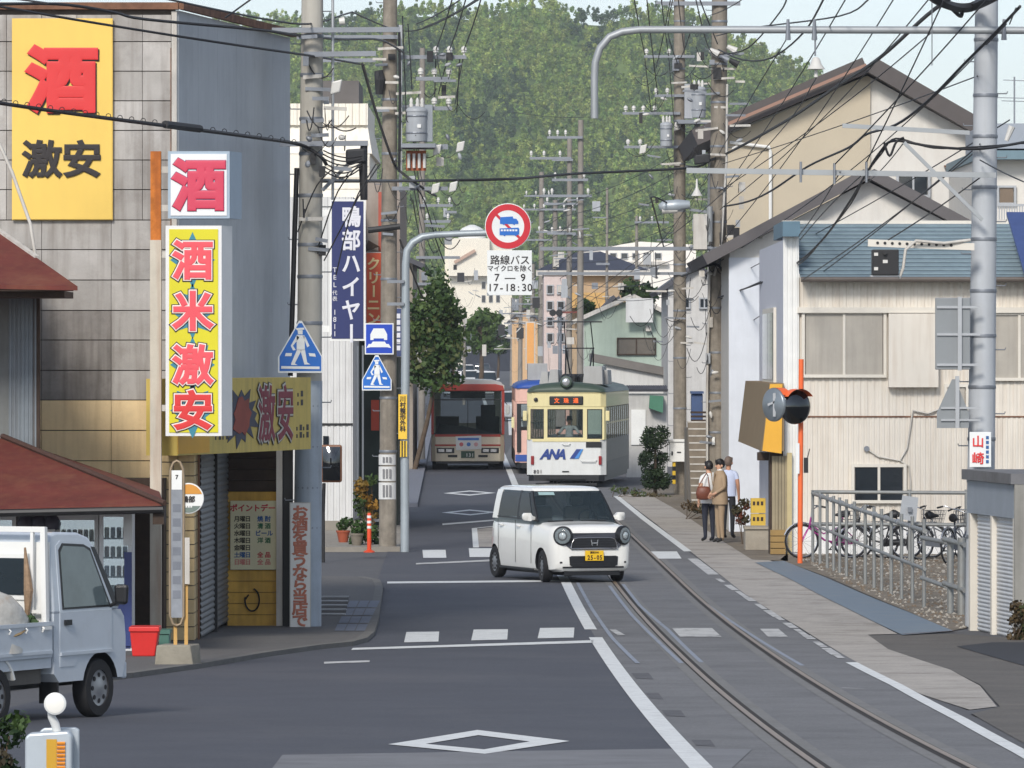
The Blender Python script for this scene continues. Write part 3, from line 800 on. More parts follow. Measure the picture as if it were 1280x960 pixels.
part('hip_cap', M('brown_flashing', (72, 50, 42), 0.8, var=0.2), hs, lambda m: m.tube([P(206, 629, 77.15), P(3, 545, 79.9)], 0.035, 6))
part('gutter', mBlack, hs, lambda m: m.tube([P(204, 637, 77.15), P(-220, 646, 77.15)], 0.045, 8))
part('gutter_end', mDkWood, hs, lambda m: m.box(X(192, 77.4), X(206, 77.4), 77.2, 77.7, Z(655, 77.4), Z(632, 77.4)))
roofslab('upper_roof', [P(97, 358, 78.5), P(0, 290, 80.4), P(-220, 290, 80.4), P(-220, 352, 78.5)], 0.05, mRustRoof)
part('upper_verge', mTrim, hs, lambda m: m.bar(P(46, 322, 79.5), P(-20, 276, 80.8), 0.06, 0.05))
part('upper_fascia', mDkWood, hs, lambda m: m.box(-9, X(92, 78.6), 78.52, 78.6, Z(364, 78.6), Z(359.5, 78.6)))
part('upper_soffit', mDkWood, hs, lambda m: m.box(-9, X(82, 79), 78.8, 80.4, Z(372, 79), Z(364, 79)))
part('drainpipe', mTrim, hs, lambda m: m.tube([P(-10, 160, 80.3), P(15, 215, 80.3), P(38, 280, 80.2), P(44, 320, 80.1)], 0.022, 8), smooth=60)

# vending machines under the eave
mVW = M('vending_white', (206, 208, 210), 0.4, var=0.04, coat=0.2); mVB = M('vending_blue', (40, 56, 112), 0.4, var=0.08)
mVin = M('vending_inside', (150, 160, 168), 0.6, var=0.2, scale=6); mVG = glass('vending_glass', (150, 160, 168), 0.55, 0.08)
canc = [M('can_%d' % k, c, 0.4, var=0.05) for k, c in enumerate(((190, 190, 186), (150, 160, 176), (150, 110, 96), (176, 170, 140), (120, 128, 136)))]
def vending(x0, x1, yt, Y, lab, blue):
    zb0 = zg(Y)+0.06; zt = Z(yt, Y); a, b = X(x0, Y), X(x1, Y)
    v = wthing('vending_machine', lab, 'vending machine', ((a+b)/2, Y, zb0), 'vending machines under the rusty eave')
    part('cabinet', mVW, v, lambda m: (m.box(a, a+0.05, Y, Y+0.6, zb0, zt), m.box(b-0.05, b, Y, Y+0.6, zb0, zt), m.box(a+0.05, b-0.05, Y+0.12, Y+0.6, zb0, zt),
         m.box(a+0.05, b-0.05, Y, Y+0.12, zt-0.1, zt), m.box(a+0.05, b-0.05, Y, Y+0.12, zb0, zb0+0.62)))
    bx('lower_panel', mVB if blue else mVW, v, a+0.02, b-0.02, Y-0.012, Y-0.002, zb0+0.03, zb0+0.60)
    bx('delivery_slot', mBlack, v, a+0.12, b-0.25, Y-0.03, Y-0.013, zb0+0.12, zb0+0.3)
    nsh_ = 4
    for k in range(nsh_):
        z0 = zb0+0.66+k*(zt-0.14-zb0-0.66)/nsh_
        bx('shelf', mVW, v, a+0.05, b-0.05, Y+0.03, Y+0.12, z0, z0+0.02)
        nc = max(3, int((b-a)/0.085))
        for q in range(nc):
            cxq = a+0.09+q*(b-a-0.18)/(nc-1)
            part('can', canc[(q*3+k) % 5], v, lambda m: m.lathe([(0.026, 0.0), (0.03, 0.012), (0.03, 0.115), (0.022, 0.13)], 8, c=(cxq, Y+0.07, z0+0.02)), smooth=40)
    bx('lit_back', M('vending_lamp_panel', (220, 226, 230), 0.5, var=0.05, emit=(225, 232, 240), estr=1.3), v, a+0.05, b-0.05, Y+0.1, Y+0.118, zb0+0.64, zt-0.1)
    bx('pane', mVG, v, a+0.05, b-0.05, Y+0.004, Y+0.010, zb0+0.62, zt-0.1)
    return v
vending(70, 123, 640, 79.2, 'white vending machine with drinks behind glass, partly behind the truck cab', False)
v2 = vending(124, 165, 636, 78.9, 'white and blue vending machine next to the red bin', True)
bx('side_panel', mVB, v2, X(155.5, 78.9), X(165, 78.9), 78.86, 78.885, zg(79)+0.12, Z(690, 78.9))
bx('coin_panel', mAlu, v2, X(154.5, 78.9), X(165, 78.9), 78.86, 78.886, Z(682, 78.9), Z(640, 78.9))
vending(-48, 20, 640, 79.2, 'white vending machine behind the cab roof of the small truck', False)
bgs = wthing('bagged_goods', 'dark plastic bags piled on a box between the vending machines', 'bags', (X(44, 79), 79.3, zg(79)+0.06))
part('stand', mVW, bgs, lambda m: m.box(X(24, 79), X(68, 79), 79.1, 79.6, zg(79)+0.06, Z(662, 79)))
for q in range(5):
    part('bag', M('dark_bag_%d' % (q % 2), [(72, 70, 84), (120, 122, 132)][q % 2], 0.45, var=0.2, scale=9), bgs,
         lambda m: m.lathe([(0.02, 0), (0.1, 0.02), (0.12, 0.09), (0.08, 0.17), (0.03, 0.22)], 9, c=(X(31+q*8, 79), 79.2+0.05*(q % 2), Z(664, 79)+0.0)), smooth=60)

# red bin and green crate beside the column
mRB = M('red_bin', (206, 44, 40), 0.45, var=0.1)
zb0 = zg(76.2)+0.06
rb = wthing('red_bin', 'bright red plastic bin beside the bus stop base', 'bin', (X(181, 77), 77, zg(77)+0.06))
zb0 = zg(77)+0.06
part('bucket', mRB, rb, lambda m: m.hexa([(X(166, 77), 76.9, zb0), (X(194, 77), 76.9, zb0), (X(194, 77), 77.25, zb0), (X(166, 77), 77.25, zb0),
     (X(163, 77), 76.86, Z(787, 77)), (X(199, 77), 76.86, Z(787, 77)), (X(199, 77), 77.32, Z(787, 77)), (X(163, 77), 77.32, Z(787, 77))]), bevel=0.015)
part('rim', mRB, rb, lambda m: m.box(X(162, 77), X(200, 77), 76.84, 77.34, Z(789, 77), Z(783, 77)), bevel=0.01)
gc = wthing('green_crate', 'small green plastic crate behind the red bin', 'crate', (X(206, 77.8), 77.8, zb0))
part('body', M('green_crate', (70, 110, 98), 0.5, var=0.1), gc, lambda m: m.box(X(199, 77.8), X(212, 77.8), 77.7, 78.1, zb0, Z(792, 77.8)), bevel=0.01)
part('rim', M('green_crate', (70, 110, 98)), gc, lambda m: m.box(X(198, 77.8), X(213, 77.8), 77.68, 78.12, Z(792, 77.8), Z(787, 77.8)))

# bus stop: pole frame with timetable, round plate, concrete foot
Yb = 74.2
bs = wthing('bus_stop', 'bus stop with tall narrow timetable frame and round plate on a concrete foot', 'bus stop', (X(222, Yb), Yb, zg(Yb)))
zb0 = zg(Yb)
mFr = M('worn_bronze_frame', (150, 132, 108), 0.5, metal=0.3, var=0.15, scale=6)
mCf = M('foot_concrete', (142, 136, 122), 0.9, var=0.15, scale=4, dirt=(96, 90, 78), dirt_amt=0.5, bump=0.3)
part('foot', mCf, bs, lambda m: m.hexa([(X(193, Yb), Yb-0.1, zb0), (X(243, Yb), Yb-0.1, zb0), (X(250, Yb), Yb+0.35, zb0), (X(200, Yb), Yb+0.35, zb0),
     (X(196, Yb), Yb-0.08, Z(806, Yb)), (X(238, Yb), Yb-0.08, Z(806, Yb)), (X(248, Yb), Yb+0.32, Z(806, Yb)), (X(204, Yb), Yb+0.32, Z(806, Yb))]), bevel=0.015)
loop = [(212.5, 770), (212.5, 700), (212.5, 600), (213.5, 586), (217, 578), (221, 576), (225, 578), (228.5, 586), (229.5, 600), (229.5, 700), (229.5, 770), (226, 780), (221, 782), (216, 780)]
part('frame', mFr, bs, lambda m: m.tube([P(x, y, Yb) for x, y in loop+[loop[0]]], 0.016, 8), smooth=60)
bx('timetable_board', M('timetable_grey', (132, 136, 142), 0.5, var=0.2, scale=5), bs, X(214, Yb), X(228, Yb), Yb-0.01, Yb+0.01, Z(772, Yb), Z(612, Yb))
bx('top_plate', mWhite, bs, X(214.5, Yb), X(227.5, Yb), Yb-0.012, Yb+0.012, Z(612, Yb), Z(588, Yb))
lett(bs, '7', 221, 596, Yb-0.014, 7, mInk, bold=0.03)
for k in range(7):
    bx('timetable_text', M('grey_ink', (112, 116, 124), 0.7), bs, X(216, Yb), X(226, Yb), Yb-0.013, Yb-0.0105, Z(640+k*18, Yb), Z(630+k*18, Yb))
for xx in (219, 232.5):
    part('leg', M('ochre_post', (190, 150, 86), 0.7, var=0.15), bs, lambda m: m.box(X(xx-2.2, Yb), X(xx+2.2, Yb), Yb+0.03, Yb+0.07, Z(808, Yb), Z(680 if xx > 225 else 780, Yb)))
def disc(m, x, y, Y, r, th): m.lathe([(r*0.97, 0), (r, th*0.3), (r, th)], 28, axis='y', c=(X(x, Y), Y, Z(y, Y)))
part('round_plate', mWhite, bs, lambda m: disc(m, 235.5, 623, Yb+0.02, 0.18, 0.02), smooth=30)
def half(m, x, y, Y, r, a0, a1, th=0.004):
    pts = [(X(x, Y)+r*math.cos(t), Z(y, Y)+r*math.sin(t)) for t in [a0+(a1-a0)*k/14 for k in range(15)]]
    m.prism(pts, Y-th, Y)
part('plate_top_band', M('plate_orange', (204, 140, 52), 0.5, var=0.05), bs, lambda m: half(m, 235.5, 623, Yb+0.018, 0.165, R(18), R(162)))
part('plate_bottom_band', M('plate_grey_green', (110, 124, 116), 0.5, var=0.05), bs, lambda m: half(m, 235.5, 623, Yb+0.018, 0.165, R(212), R(328)))
lett(bs, '鴨部', 235.5, 624, Yb+0.016, 8.5, mInk, bold=0.03)
for k in range(3): bx('small_print', mWhite, bs, X(232+k*3, Yb), X(234+k*3, Yb), Yb+0.008, Yb+0.013, Z(634.5, Yb), Z(631.5, Yb))
part('notice_strip', mTrim, bs, lambda m: m.box(X(231, Yb), X(237, Yb), Yb-0.01, Yb+0.012, Z(730, Yb), Z(672, Yb)))

# slim white banner board strapped to the concrete pole
yy0 = 88.05
bnr = sign('banner_board', 'narrow white board with faded red vertical lettering leaning on the concrete pole', 362, 388.5, 628, 796, yy0, 0.03, M('board_white', (222, 220, 214), 0.6, var=0.04), mTrim, 0.012)
lett(bnr, 'お酒を買うなら当店で', 375, 640, yy0-0.016, 17.5, M('faded_red_ink', (186, 116, 92), 0.7, var=0.2, scale=8), bold=0.04, vertical=True, pitch=0.86, sx=1.15)
# ================================================================== poles
mPoleL = M('pale_concrete_pole', (176, 172, 162), 0.85, var=0.08, scale=2, streak=0.35, dirt=(120, 114, 104))
mPoleD = M('dark_concrete_pole', (136, 128, 116), 0.9, var=0.22, scale=5, streak=0.5, dirt=(92, 84, 74), dirt_amt=0.4, dirt_scale=3)
mPoleF = M('far_concrete_pole', (136, 130, 122), 0.9, var=0.12)
mBand = M('steel_band', (132, 136, 142), 0.5, metal=0.5, var=0.1)
mIns = M('porcelain', (204, 202, 196), 0.35, var=0.04)
mTrf = M('transformer_grey', (164, 168, 172), 0.5, var=0.06, streak=0.2, dirt=(120, 110, 100))
mCab = M('black_cable', (40, 40, 42), 0.6, var=0.1)
mCopper = M('rust_orange_fitting', (150, 84, 52), 0.7, var=0.3, scale=8)

def utility_pole(label, xb, yb, xt, yt, dpx, mat, group, bands=6, steps=True, Y=None):
    """tapered concrete pole from foot pixel (xb, yb) to (xt, yt); dpx = diameter at the foot in pixels"""
    Y = Y or D(yb); r = dpx/2*Y/F
    p = wthing('utility_pole', label, 'pole', (X(xb, Y), Y, zg(Y)), group)
    b = Vector((X(xb, Y), Y, zg(Y)-0.05)); t = P(xt, yt, Y)
    part('shaft', mat, p, lambda m: m.tube([b, b.lerp(t, 0.5), t], [r, r*0.9, r*0.78], 16), smooth=50)
    def at(y): 
        f = (Z(y, Y)-b.z)/(t.z-b.z); return b.lerp(t, f), r*(1-0.22*f)
    for k in range(bands):
        y = yt+ (yb-yt)*(0.06+0.78*k/max(1, bands-1))+random.uniform(-6, 6)
        if y < -60: continue
        c, rr = at(y)
        part('band', mBand, p, lambda m: m.lathe([(rr+0.008, -0.025), (rr+0.012, 0), (rr+0.008, 0.025)], 16, c=c), smooth=50)
    if steps:
        k = 0; y = yb-45*Y and yb-(1.9*F/Y)
        while y > max(yt, -40):
            c, rr = at(y); s_ = 1 if k % 2 else -1
            part('step_bolt', mBand, p, lambda m: m.tube([c+Vector((s_*rr*0.8, 0, 0)), c+Vector((s_*(rr+0.13), -0.02, 0)), c+Vector((s_*(rr+0.14), -0.02, 0.03))], 0.009, 5))
            y -= 0.45*F/Y; k += 1
    p['_'] = 0; del p['_']
    return p, Y, at
def crossarm(p, Y, x0, x1, y, ins=(), h=0.075, mat=None, off_=-0.2, insh=0.16, up=True):
    a, b = P(x0, y, Y), P(x1, y, Y); a.y += off_; b.y += off_
    c = part('crossarm', mat or mBand, p, lambda m: m.bar(a, b, h, h))
    for xx in ins:
        q = P(xx, y, Y); q.y += off_; q.z += h/2
        s_ = 1 if up else -1
        part('insulator', mIns, p, lambda m: m.lathe([(0.02, 0), (0.02, insh*0.3*s_), (0.055, insh*0.35*s_), (0.05, insh*0.6*s_), (0.065, insh*0.65*s_), (0.045, insh*s_), (0.01, insh*1.15*s_)], 10, c=q), smooth=50)
    return c
def transformer(p, Y, x, yt, yb, wpx, off_=-0.35):
    r = wpx/2*Y/F; z0, z1 = Z(yb, Y), Z(yt, Y); c = (X(x, Y), Y+off_, 0)
    t = part('transformer', mTrf, p, lambda m: m.lathe([(r*0.92, z0), (r, z0+0.04), (r, z1-0.08), (r*1.06, z1-0.08), (r*1.06, z1-0.04), (r*0.9, z1), (r*0.3, z1+0.03)], 20, c=c), smooth=40)
    for s_ in (-0.5, 0.1, 0.55):
        part('bushing', mIns, t, lambda m: m.lathe([(0.03, z1), (0.045, z1+0.06), (0.03, z1+0.1), (0.04, z1+0.14), (0.012, z1+0.2)], 8, c=(c[0]+r*s_, c[1], 0)), smooth=50)
    for zz in (0.25, 0.75):
        part('tank_band', mBand, t, lambda m: m.lathe([(r+0.004, z0+(z1-z0)*zz-0.02), (r+0.012, z0+(z1-z0)*zz), (r+0.004, z0+(z1-z0)*zz+0.02)], 20, c=c))
    part('nameplate', mWhite, t, lambda m: m.box(c[0]+r*0.1, c[0]+r*0.45, c[1]-r-0.01, c[1]-r*0.9, z0+(z1-z0)*0.4, z0+(z1-z0)*0.5))
    return t
def switch(p, Y, x, y, s_=0.16):
    q = P(x, y, Y); q.y -= 0.3
    o = part('cutout_switch', mIns, p, lambda m: m.hexa([q+Vector(v)*s_ for v in ((-.6, -.4, -.9), (.5, -.4, -.6), (.5, .4, -.6), (-.6, .4, -.9), (-.4, -.4, .6), (.8, -.4, .9), (.8, .4, .9), (-.4, .4, .6))]), bevel=0.02)
    return o
def lamp(p, Y, x0, x1, y):
    """street lamp head on an arm"""
    a, b = P(x0, y, Y), P(x1, y-3, Y); a.y -= 0.3; b.y -= 0.3
    l = part('lamp_head', M('lamp_shell', (168, 176, 182), 0.4, metal=0.2, var=0.05), p, lambda m: m.tube([a, a.lerp(b, 0.15), a.lerp(b, 0.6), b], [0.06, 0.13, 0.14, 0.09], 12), smooth=60)
    part('lens', mIns, l, lambda m: m.tube([a.lerp(b, 0.1)-Vector((0, 0, 0.08)), a.lerp(b, 0.6)-Vector((0, 0, 0.09))], 0.09, 10), smooth=60)


def clutter(p, Y, x0, x1, y0_, y1_, n, seed):
    """small fittings crowded on a pole: clamps, boxes, dead-end insulators, cable loops"""
    g = random.Random(seed)
    for k in range(n):
        x, y = g.uniform(x0, x1), g.uniform(y0_, y1_); q = P(x, y, Y-g.uniform(.15, .5)); t = g.random(); s_ = Y/F
        if t < .22:
            w, h = g.uniform(2, 5)*s_, g.uniform(3, 8)*s_
            part('small_box', g.choice((mTrf, mBand, mCab, mTrim)), p, lambda m: m.box(q.x-w, q.x+w, q.y, q.y+.12, q.z-h, q.z+h))
        elif t < .42:
            d = Vector((g.uniform(-1, 1), 0, g.uniform(-.5, .5))).normalized()*6*s_
            part('insulator', g.choice((mIns, mBand, mTrf)), p, lambda m: m.tube([q-d*.7, q-d*.3, q+d*.3, q+d*.7], [.015, .035, .04, .015], 7), smooth=50)
        elif t < .80:
            a, b = g.uniform(-16, 16)*s_, g.uniform(8, 34)*s_
            part('cable_loop', mCab, p, lambda m: m.tube([q+Vector((a*2.2*u_, -.05*math.sin(3*u_), -b*4*u_*(1-u_)*.8-b*.6*u_)) for u_ in [i_/8 for i_ in range(9)]], g.uniform(.005, .011), 5), smooth=60)
        else:
            w = g.uniform(6, 16)*s_
            part('strut', g.choice((mBand, mTrim)), p, lambda m: m.bar(q-Vector((w, 0, g.uniform(-2, 2)*s_)), q+Vector((w, 0, g.uniform(-2, 2)*s_)), .035, .05))

# near pole on the shop corner
pA, YA, atA = utility_pole('pale concrete pole at the liquor shop corner, carrying the white lettered board', 383.5, 797, 391, -60, 34, mPoleL, None, bands=14, Y=88.4)
for y, a, b in ((38, 340, 500), (68, 380, 470), (180, 350, 460)):
    part('crossarm', mBand, pA, lambda m: m.bar(P(a, y, YA-0.25), P(b, y-1, YA-0.25), 0.07, 0.07))
part('cable_riser', mBlack, pA, lambda m: m.tube([P(371, 210, YA-0.1), P(368, 300, YA-0.1), P(363, 470, YA-0.1)], 0.035, 8), smooth=60)
part('cable_riser', mAlu, pA, lambda m: m.tube([P(416, -10, YA-0.1), P(416, 120, YA-0.1), P(416, 250, YA-0.1)], 0.02, 6), smooth=60)
sv0, sr0 = atA(792); sv1, sr1 = atA(476)
part('painted_sleeve', M('sleeve_blue_grey', (158, 168, 178), 0.6, var=0.1, streak=0.35, dirt=(120, 118, 112)), pA, lambda m: m.tube([sv0, sv1], [sr0+.012, sr1+.012], 18), smooth=50)
part('junction_box', M('junction_black', (34, 36, 40), 0.6, var=0.15), pA, lambda m: m.obox(P(432, 205, YA-0.3), (0.28, 0, 0.02), (0, 0.2, 0), (0, 0, 0.2)), bevel=0.03)
part('cable_sheath', mCab, pA, lambda m: m.tube([P(455, 182, YA-0.2), P(454, 210, YA-0.2), P(455, 250, YA-0.2)], [0.05, 0.06, 0.05], 8), smooth=60)
part('brace', mBand, pA, lambda m: m.bar(P(403, 238, YA-0.2), P(440, 200, YA-0.2), 0.06, 0.05))
switch(pA, YA, 420, 110, 0.12)
part('insulator', mIns, pA, lambda m: m.tube([P(424, 27, YA-0.25), P(431, 26, YA-0.25)], [0.05, 0.06], 10), smooth=60)

clutter(pA, YA, 376, 440, 95, 225, 18, 1)
clutter(pA, YA, 374, 404, 0, 330, 14, 2)
# pole with the transformer, left side
pB, YB, atB = utility_pole('dark pole with white notice plates beside the orange bollard', 484.5, 690, 488, -70, 22, mPoleD, 'street side poles', bands=9, Y=127)
crossarm(pB, YB, 500, 583, 72, (545, 562, 580)); crossarm(pB, YB, 520, 563, 99, (526, 543, 561)); crossarm(pB, YB, 505, 565, 136, (543, 561))
crossarm(pB, YB, 375, 498, 47); crossarm(pB, YB, 380, 470, 76); crossarm(pB, YB, 498, 560, 184, (), 0.1); crossarm(pB, YB, 490, 560, 236, ())
transformer(pB, YB, 521, 136, 178, 26, -0.5); 
bx('transformer_shelf', mBand, pB, X(502, YB), X(545, YB), YB-0.8, YB-0.1, Z(186, YB), Z(181, YB))
part('fuse_rack', mCopper, pB, lambda m: (m.box(X(508, YB), X(533, YB), YB-0.4, YB-0.3, Z(214, YB), Z(189, YB)),))
for k in range(4): part('fuse', mIns, pB, lambda m: m.tube([P(511+k*6.5, 192, YB-0.45), P(511+k*6.5, 210, YB-0.45)], 0.03, 8))
part('capacitor_box', M('box_grey', (142, 148, 154), 0.5, var=0.05), pB, lambda m: m.box(X(531, YB), X(541, YB), YB-0.5, YB-0.2, Z(178, YB), Z(132, YB)))
for x, y in ((546, 188), (575, 184), (544, 236), (566, 234)): switch(pB, YB, x, y, 0.13)
part('vertical_rack', mTrf, pB, lambda m: m.box(X(499, YB), X(503, YB), YB-0.2, YB-0.12, Z(240, YB), Z(32, YB)))
part('switch_gear', mCab, pB, lambda m: m.tube([P(473, 88, YB-0.2), P(475, 100, YB-0.2), P(474, 118, YB-0.2)], [0.08, 0.11, 0.07], 8))
for k, (y0_, y1_) in enumerate(((568, 581), (583, 601), (603, 624))):
    r = 11.4*YB/F
    mb = MB(); zz0, zz1 = Z(y1_, YB), Z(y0_, YB)
    c = X(484.2, YB); pts = [(c+r*math.cos(t), YB+r*math.sin(t)) for t in [R(180+20+k2*14) for k2 in range(11)]]
    mb.add([(a, b, zz0) for a, b in pts]+[(a, b, zz1) for a, b in pts], [(i, i+1, 12+i, 11+i) for i in range(10)])
    np_ = mb.build('notice_plate', M('notice_white', (206, 206, 204), 0.6, var=0.05), pB, smooth=60)
    for q in range(3):
        part('notice_print', M('notice_grey', (120, 120, 122), 0.7), np_, lambda m: m.box(c-0.09+q*0.065, c-0.05+q*0.065, YB-r-0.012, YB-r-0.004, zz0+0.05, zz1-0.05))
part('black_insulator_arm', mCab, pB, lambda m: m.tube([P(460, 288, YB-0.3), P(500, 283, YB-0.3)], 0.06, 8))

clutter(pB, YB, 472, 575, 60, 300, 60, 3)
# steel sign mast with curved arm over the street
Ym = 126.2
ms = wthing('sign_mast', 'grey steel mast with curved arm reaching over the street', 'sign mast', (X(505, Ym), Ym, zg(Ym)))
pts = [(506, 690), (506, 560), (507, 420), (507, 330), (509, 313), (516, 303), (528, 296), (545, 293.5), (580, 292), (640, 290)]
part('mast_pipe', M('mast_grey', (160, 168, 172), 0.45, metal=0.3, var=0.06), ms, lambda m: m.tube([P(x, y, Ym) for x, y in pts], [0.085]*3+[0.075]*4+[0.065]*3, 12), smooth=60)
for y in (352, 380): part('clamp_arm', mBand, ms, lambda m: m.bar(P(484, y, Ym-0.1), P(505, y, Ym-0.1), 0.1, 0.06))
nb = sign('pole_notice', 'yellow plate with black vertical lettering and striped sleeve on the far steel mast', 498, 509, 493, 549, Ym-0.11, 0.01, M('notice_yellow', (232, 190, 60), 0.5, var=0.04), M('notice_yellow', (232, 190, 60)), 0.003)
lett(nb, '川村整形外科', 503.5, 498.5, Ym-0.13, 7.5, mInk, bold=0.03, vertical=True, pitch=1.0)
for k in range(6): bx('sleeve_stripe', M('hazard_yellow', (222, 184, 52), 0.6) if k % 2 else mBlack, nb, X(498.5+k*1.75, Ym), X(500.2+k*1.75, Ym), Ym-0.12, Ym-0.1, Z(571, Ym), Z(551, Ym))

# round no-trucks sign with its time plate
Yr = Ym-0.12
rs_ = wthing('round_road_sign', 'round red-rimmed sign with blue truck and bus hung from the mast arm', 'road sign', (X(635, Yr), Yr, Z(311, Yr)))
mSW = M('sign_white', (226, 228, 226), 0.4, var=0.02); mSR = M('sign_rim_red', (198, 34, 48), 0.4, var=0.03); mSB = M('sign_blue', (28, 104, 190), 0.4, var=0.03)
rr = 29*Yr/F
part('plate', mSW, rs_, lambda m: disc(m, 635, 283, Yr, rr, 0.03), smooth=30)
def ring(m, cx, cz, Y, r0, r1, th=0.004, n=40):
    v = [];
    for k in range(n):
        t = 2*math.pi*k/n
        for r in (r0, r1): v += [(cx+r*math.cos(t), Y, cz+r*math.sin(t)), (cx+r*math.cos(t), Y-th, cz+r*math.sin(t))]
    f = []
    for k in range(n):
        a, b = 4*k, 4*((k+1) % n); f += [(a+1, a+3, b+3, b+1), (a, b, b+2, a+2), (a, a+1, b+1, b), (a+2, b+2, b+3, a+3)]
    m.add(v, f)
cx_, cz_ = X(635, Yr), Z(283, Yr)
part('red_rim', mSR, rs_, lambda m: ring(m, cx_, cz_, Yr-0.002, rr*0.70, rr*0.965))
part('red_bar', mSR, rs_, lambda m: m.prism([(cx_-rr*0.52, cz_+rr*0.60), (cx_-rr*0.60, cz_+rr*0.52), (cx_+rr*0.52, cz_-rr*0.60), (cx_+rr*0.60, cz_-rr*0.52)], Yr-0.005, Yr-0.002))
def spoly(nm, mat, root, pts, Y, th=0.004): 
    return part(nm, mat, root, lambda m: m.prism([(X(x, Y), Z(y, Y)) for x, y in pts], Y-th, Y))
spoly('truck_symbol', mSB, rs_, [(625, 271.5), (641, 270.5), (641.5, 273), (645.5, 273.5), (648, 277), (648, 280), (644, 280), (643, 281.5), (641, 280), (631, 280), (630, 281.5), (628, 280), (625, 280)], Yr-0.006)
spoly('bus_symbol', mSB, rs_, [(624.5, 285.5), (648, 284.5), (649, 286), (649, 293), (646, 294), (645, 295.5), (643, 294), (632, 294), (631, 295.5), (629, 294), (624.5, 294)], Yr-0.006)
for k in range(6): bx('bus_window', mSW, rs_, X(626+k*3.6, Yr), X(628.6+k*3.6, Yr), Yr-0.013, Yr-0.0105, Z(289, Yr), Z(286.8, Yr))
tp = sign('time_plate', 'white plate of route bus times under the round sign, lower corner bent', 609, 665, 313, 369, Yr, 0.02, mSW, mSW, 0.004)
for s_, yy, sz in (('路線バス', 325, 12.5), ('マイクロを除く', 335.5, 8.2), ('7 — 9', 346.5, 13), ('17-18:30', 359, 13)):
    lett(tp, s_, 637.5, yy, Yr-0.016, sz, mInk, bold=0.012, pitch=1.0 if ord(s_[0]) > 255 else 0.88)
spoly('bent_corner', M('bent_corner_grey', (150, 154, 156), 0.5), tp, [(608.5, 365), (613, 370), (608.5, 369.6)], Yr-0.02)

# pedestrian crossing signs
def crossing_sign(label, x0, x1, yt, yb, Y):
    r = wthing('crossing_sign', label, 'road sign', (X((x0+x1)/2, Y), Y, Z(yb, Y)), 'pedestrian crossing signs')
    w, h = x1-x0, yb-yt; c = (x0+x1)/2
    o = [(c-2, yt), (c+2, yt), (x1-0.5, yb-h*0.3), (x1-0.5, yb), (x0+0.5, yb), (x0+0.5, yb-h*0.3)]
    spoly('plate', mSW, r, o, Y, 0.02)
    ii = [(c+(x-c)*0.93, yt+h*0.57+(y-yt-h*0.57)*0.92) for x, y in o]
    spoly('blue_field', mSB, r, ii, Y-0.021)
    q = lambda pl: [(c+a*w, yt+b*h) for a, b in pl]
    spoly('crossing_bar', mSW, r, q([(-.42, .87), (.42, .88), (.42, .93), (-.42, .92)]), Y-0.027)
    spoly('crossing_bar', mSW, r, q([(-.32, .62), (-.18, .62), (-.2, .68), (-.34, .68)]), Y-0.027); spoly('crossing_bar', mSW, r, q([(.18, .62), (.32, .63), (.34, .69), (.2, .68)]), Y-0.027)
    mb = MB()
    for pl in ([(-.10, .14), (.08, .13), (.09, .17), (-.08, .18)], [(-.06, .18), (.05, .18), (.05, .26), (-.05, .26)], [(-.08, .27), (.09, .28), (.10, .56), (-.08, .56)],
               [(-.08, .28), (-.02, .32), (-.16, .48), (-.10, .56), (-.16, .57), (-.21, .48)], [(.06, .29), (.11, .31), (.20, .48), (.15, .51)],
               [(-.07, .55), (.03, .56), (-.12, .82), (-.06, .85), (-.20, .85), (-.20, .82)], [(.0, .56), (.10, .55), (.15, .80), (.22, .84), (.09, .84)]):
        mb.prism([(X(a, Y), Z(b, Y)) for a, b in q(pl)], Y-0.030, Y-0.026)
    mb.build('walker_symbol', mSW, r)
    return r
crossing_sign('blue crossing sign on the pale concrete pole at the shop corner', 347, 404, 401, 466, 88.0)
crossing_sign('smaller blue crossing sign under the square car sign on the dark pole', 452, 490, 444, 488, 126.7)
cs_ = wthing('square_road_sign', 'square blue sign with white car on ramp symbol', 'road sign', (X(474, 126.7), 126.7, Z(443, 126.7)))
Yq = 126.7
spoly('plate', mSW, cs_, [(456, 404), (492, 404), (492, 443), (456, 443)], Yq, 0.02)
spoly('blue_field', M('sign_royal_blue', (22, 66, 178), 0.4, var=0.03), cs_, [(457.5, 405.5), (490.5, 405.5), (490.5, 441.5), (457.5, 441.5)], Yq-0.021)
mb = MB()
for pl in ([(465, 414), (467, 410.5), (480, 410.5), (482, 414), (484, 418), (484, 425), (480, 425), (480, 423), (467, 423), (467, 425), (463, 425), (463, 418)], [(466, 427), (481, 427), (483, 430), (464, 430)], [(461, 430), (486, 430), (489, 435), (484, 434), (463, 434), (458, 435)]):
    mb.prism([(X(a, Yq), Z(b, Yq)) for a, b in pl], Yq-0.030, Yq-0.026)
mb.build('car_symbol', mSW, cs_)

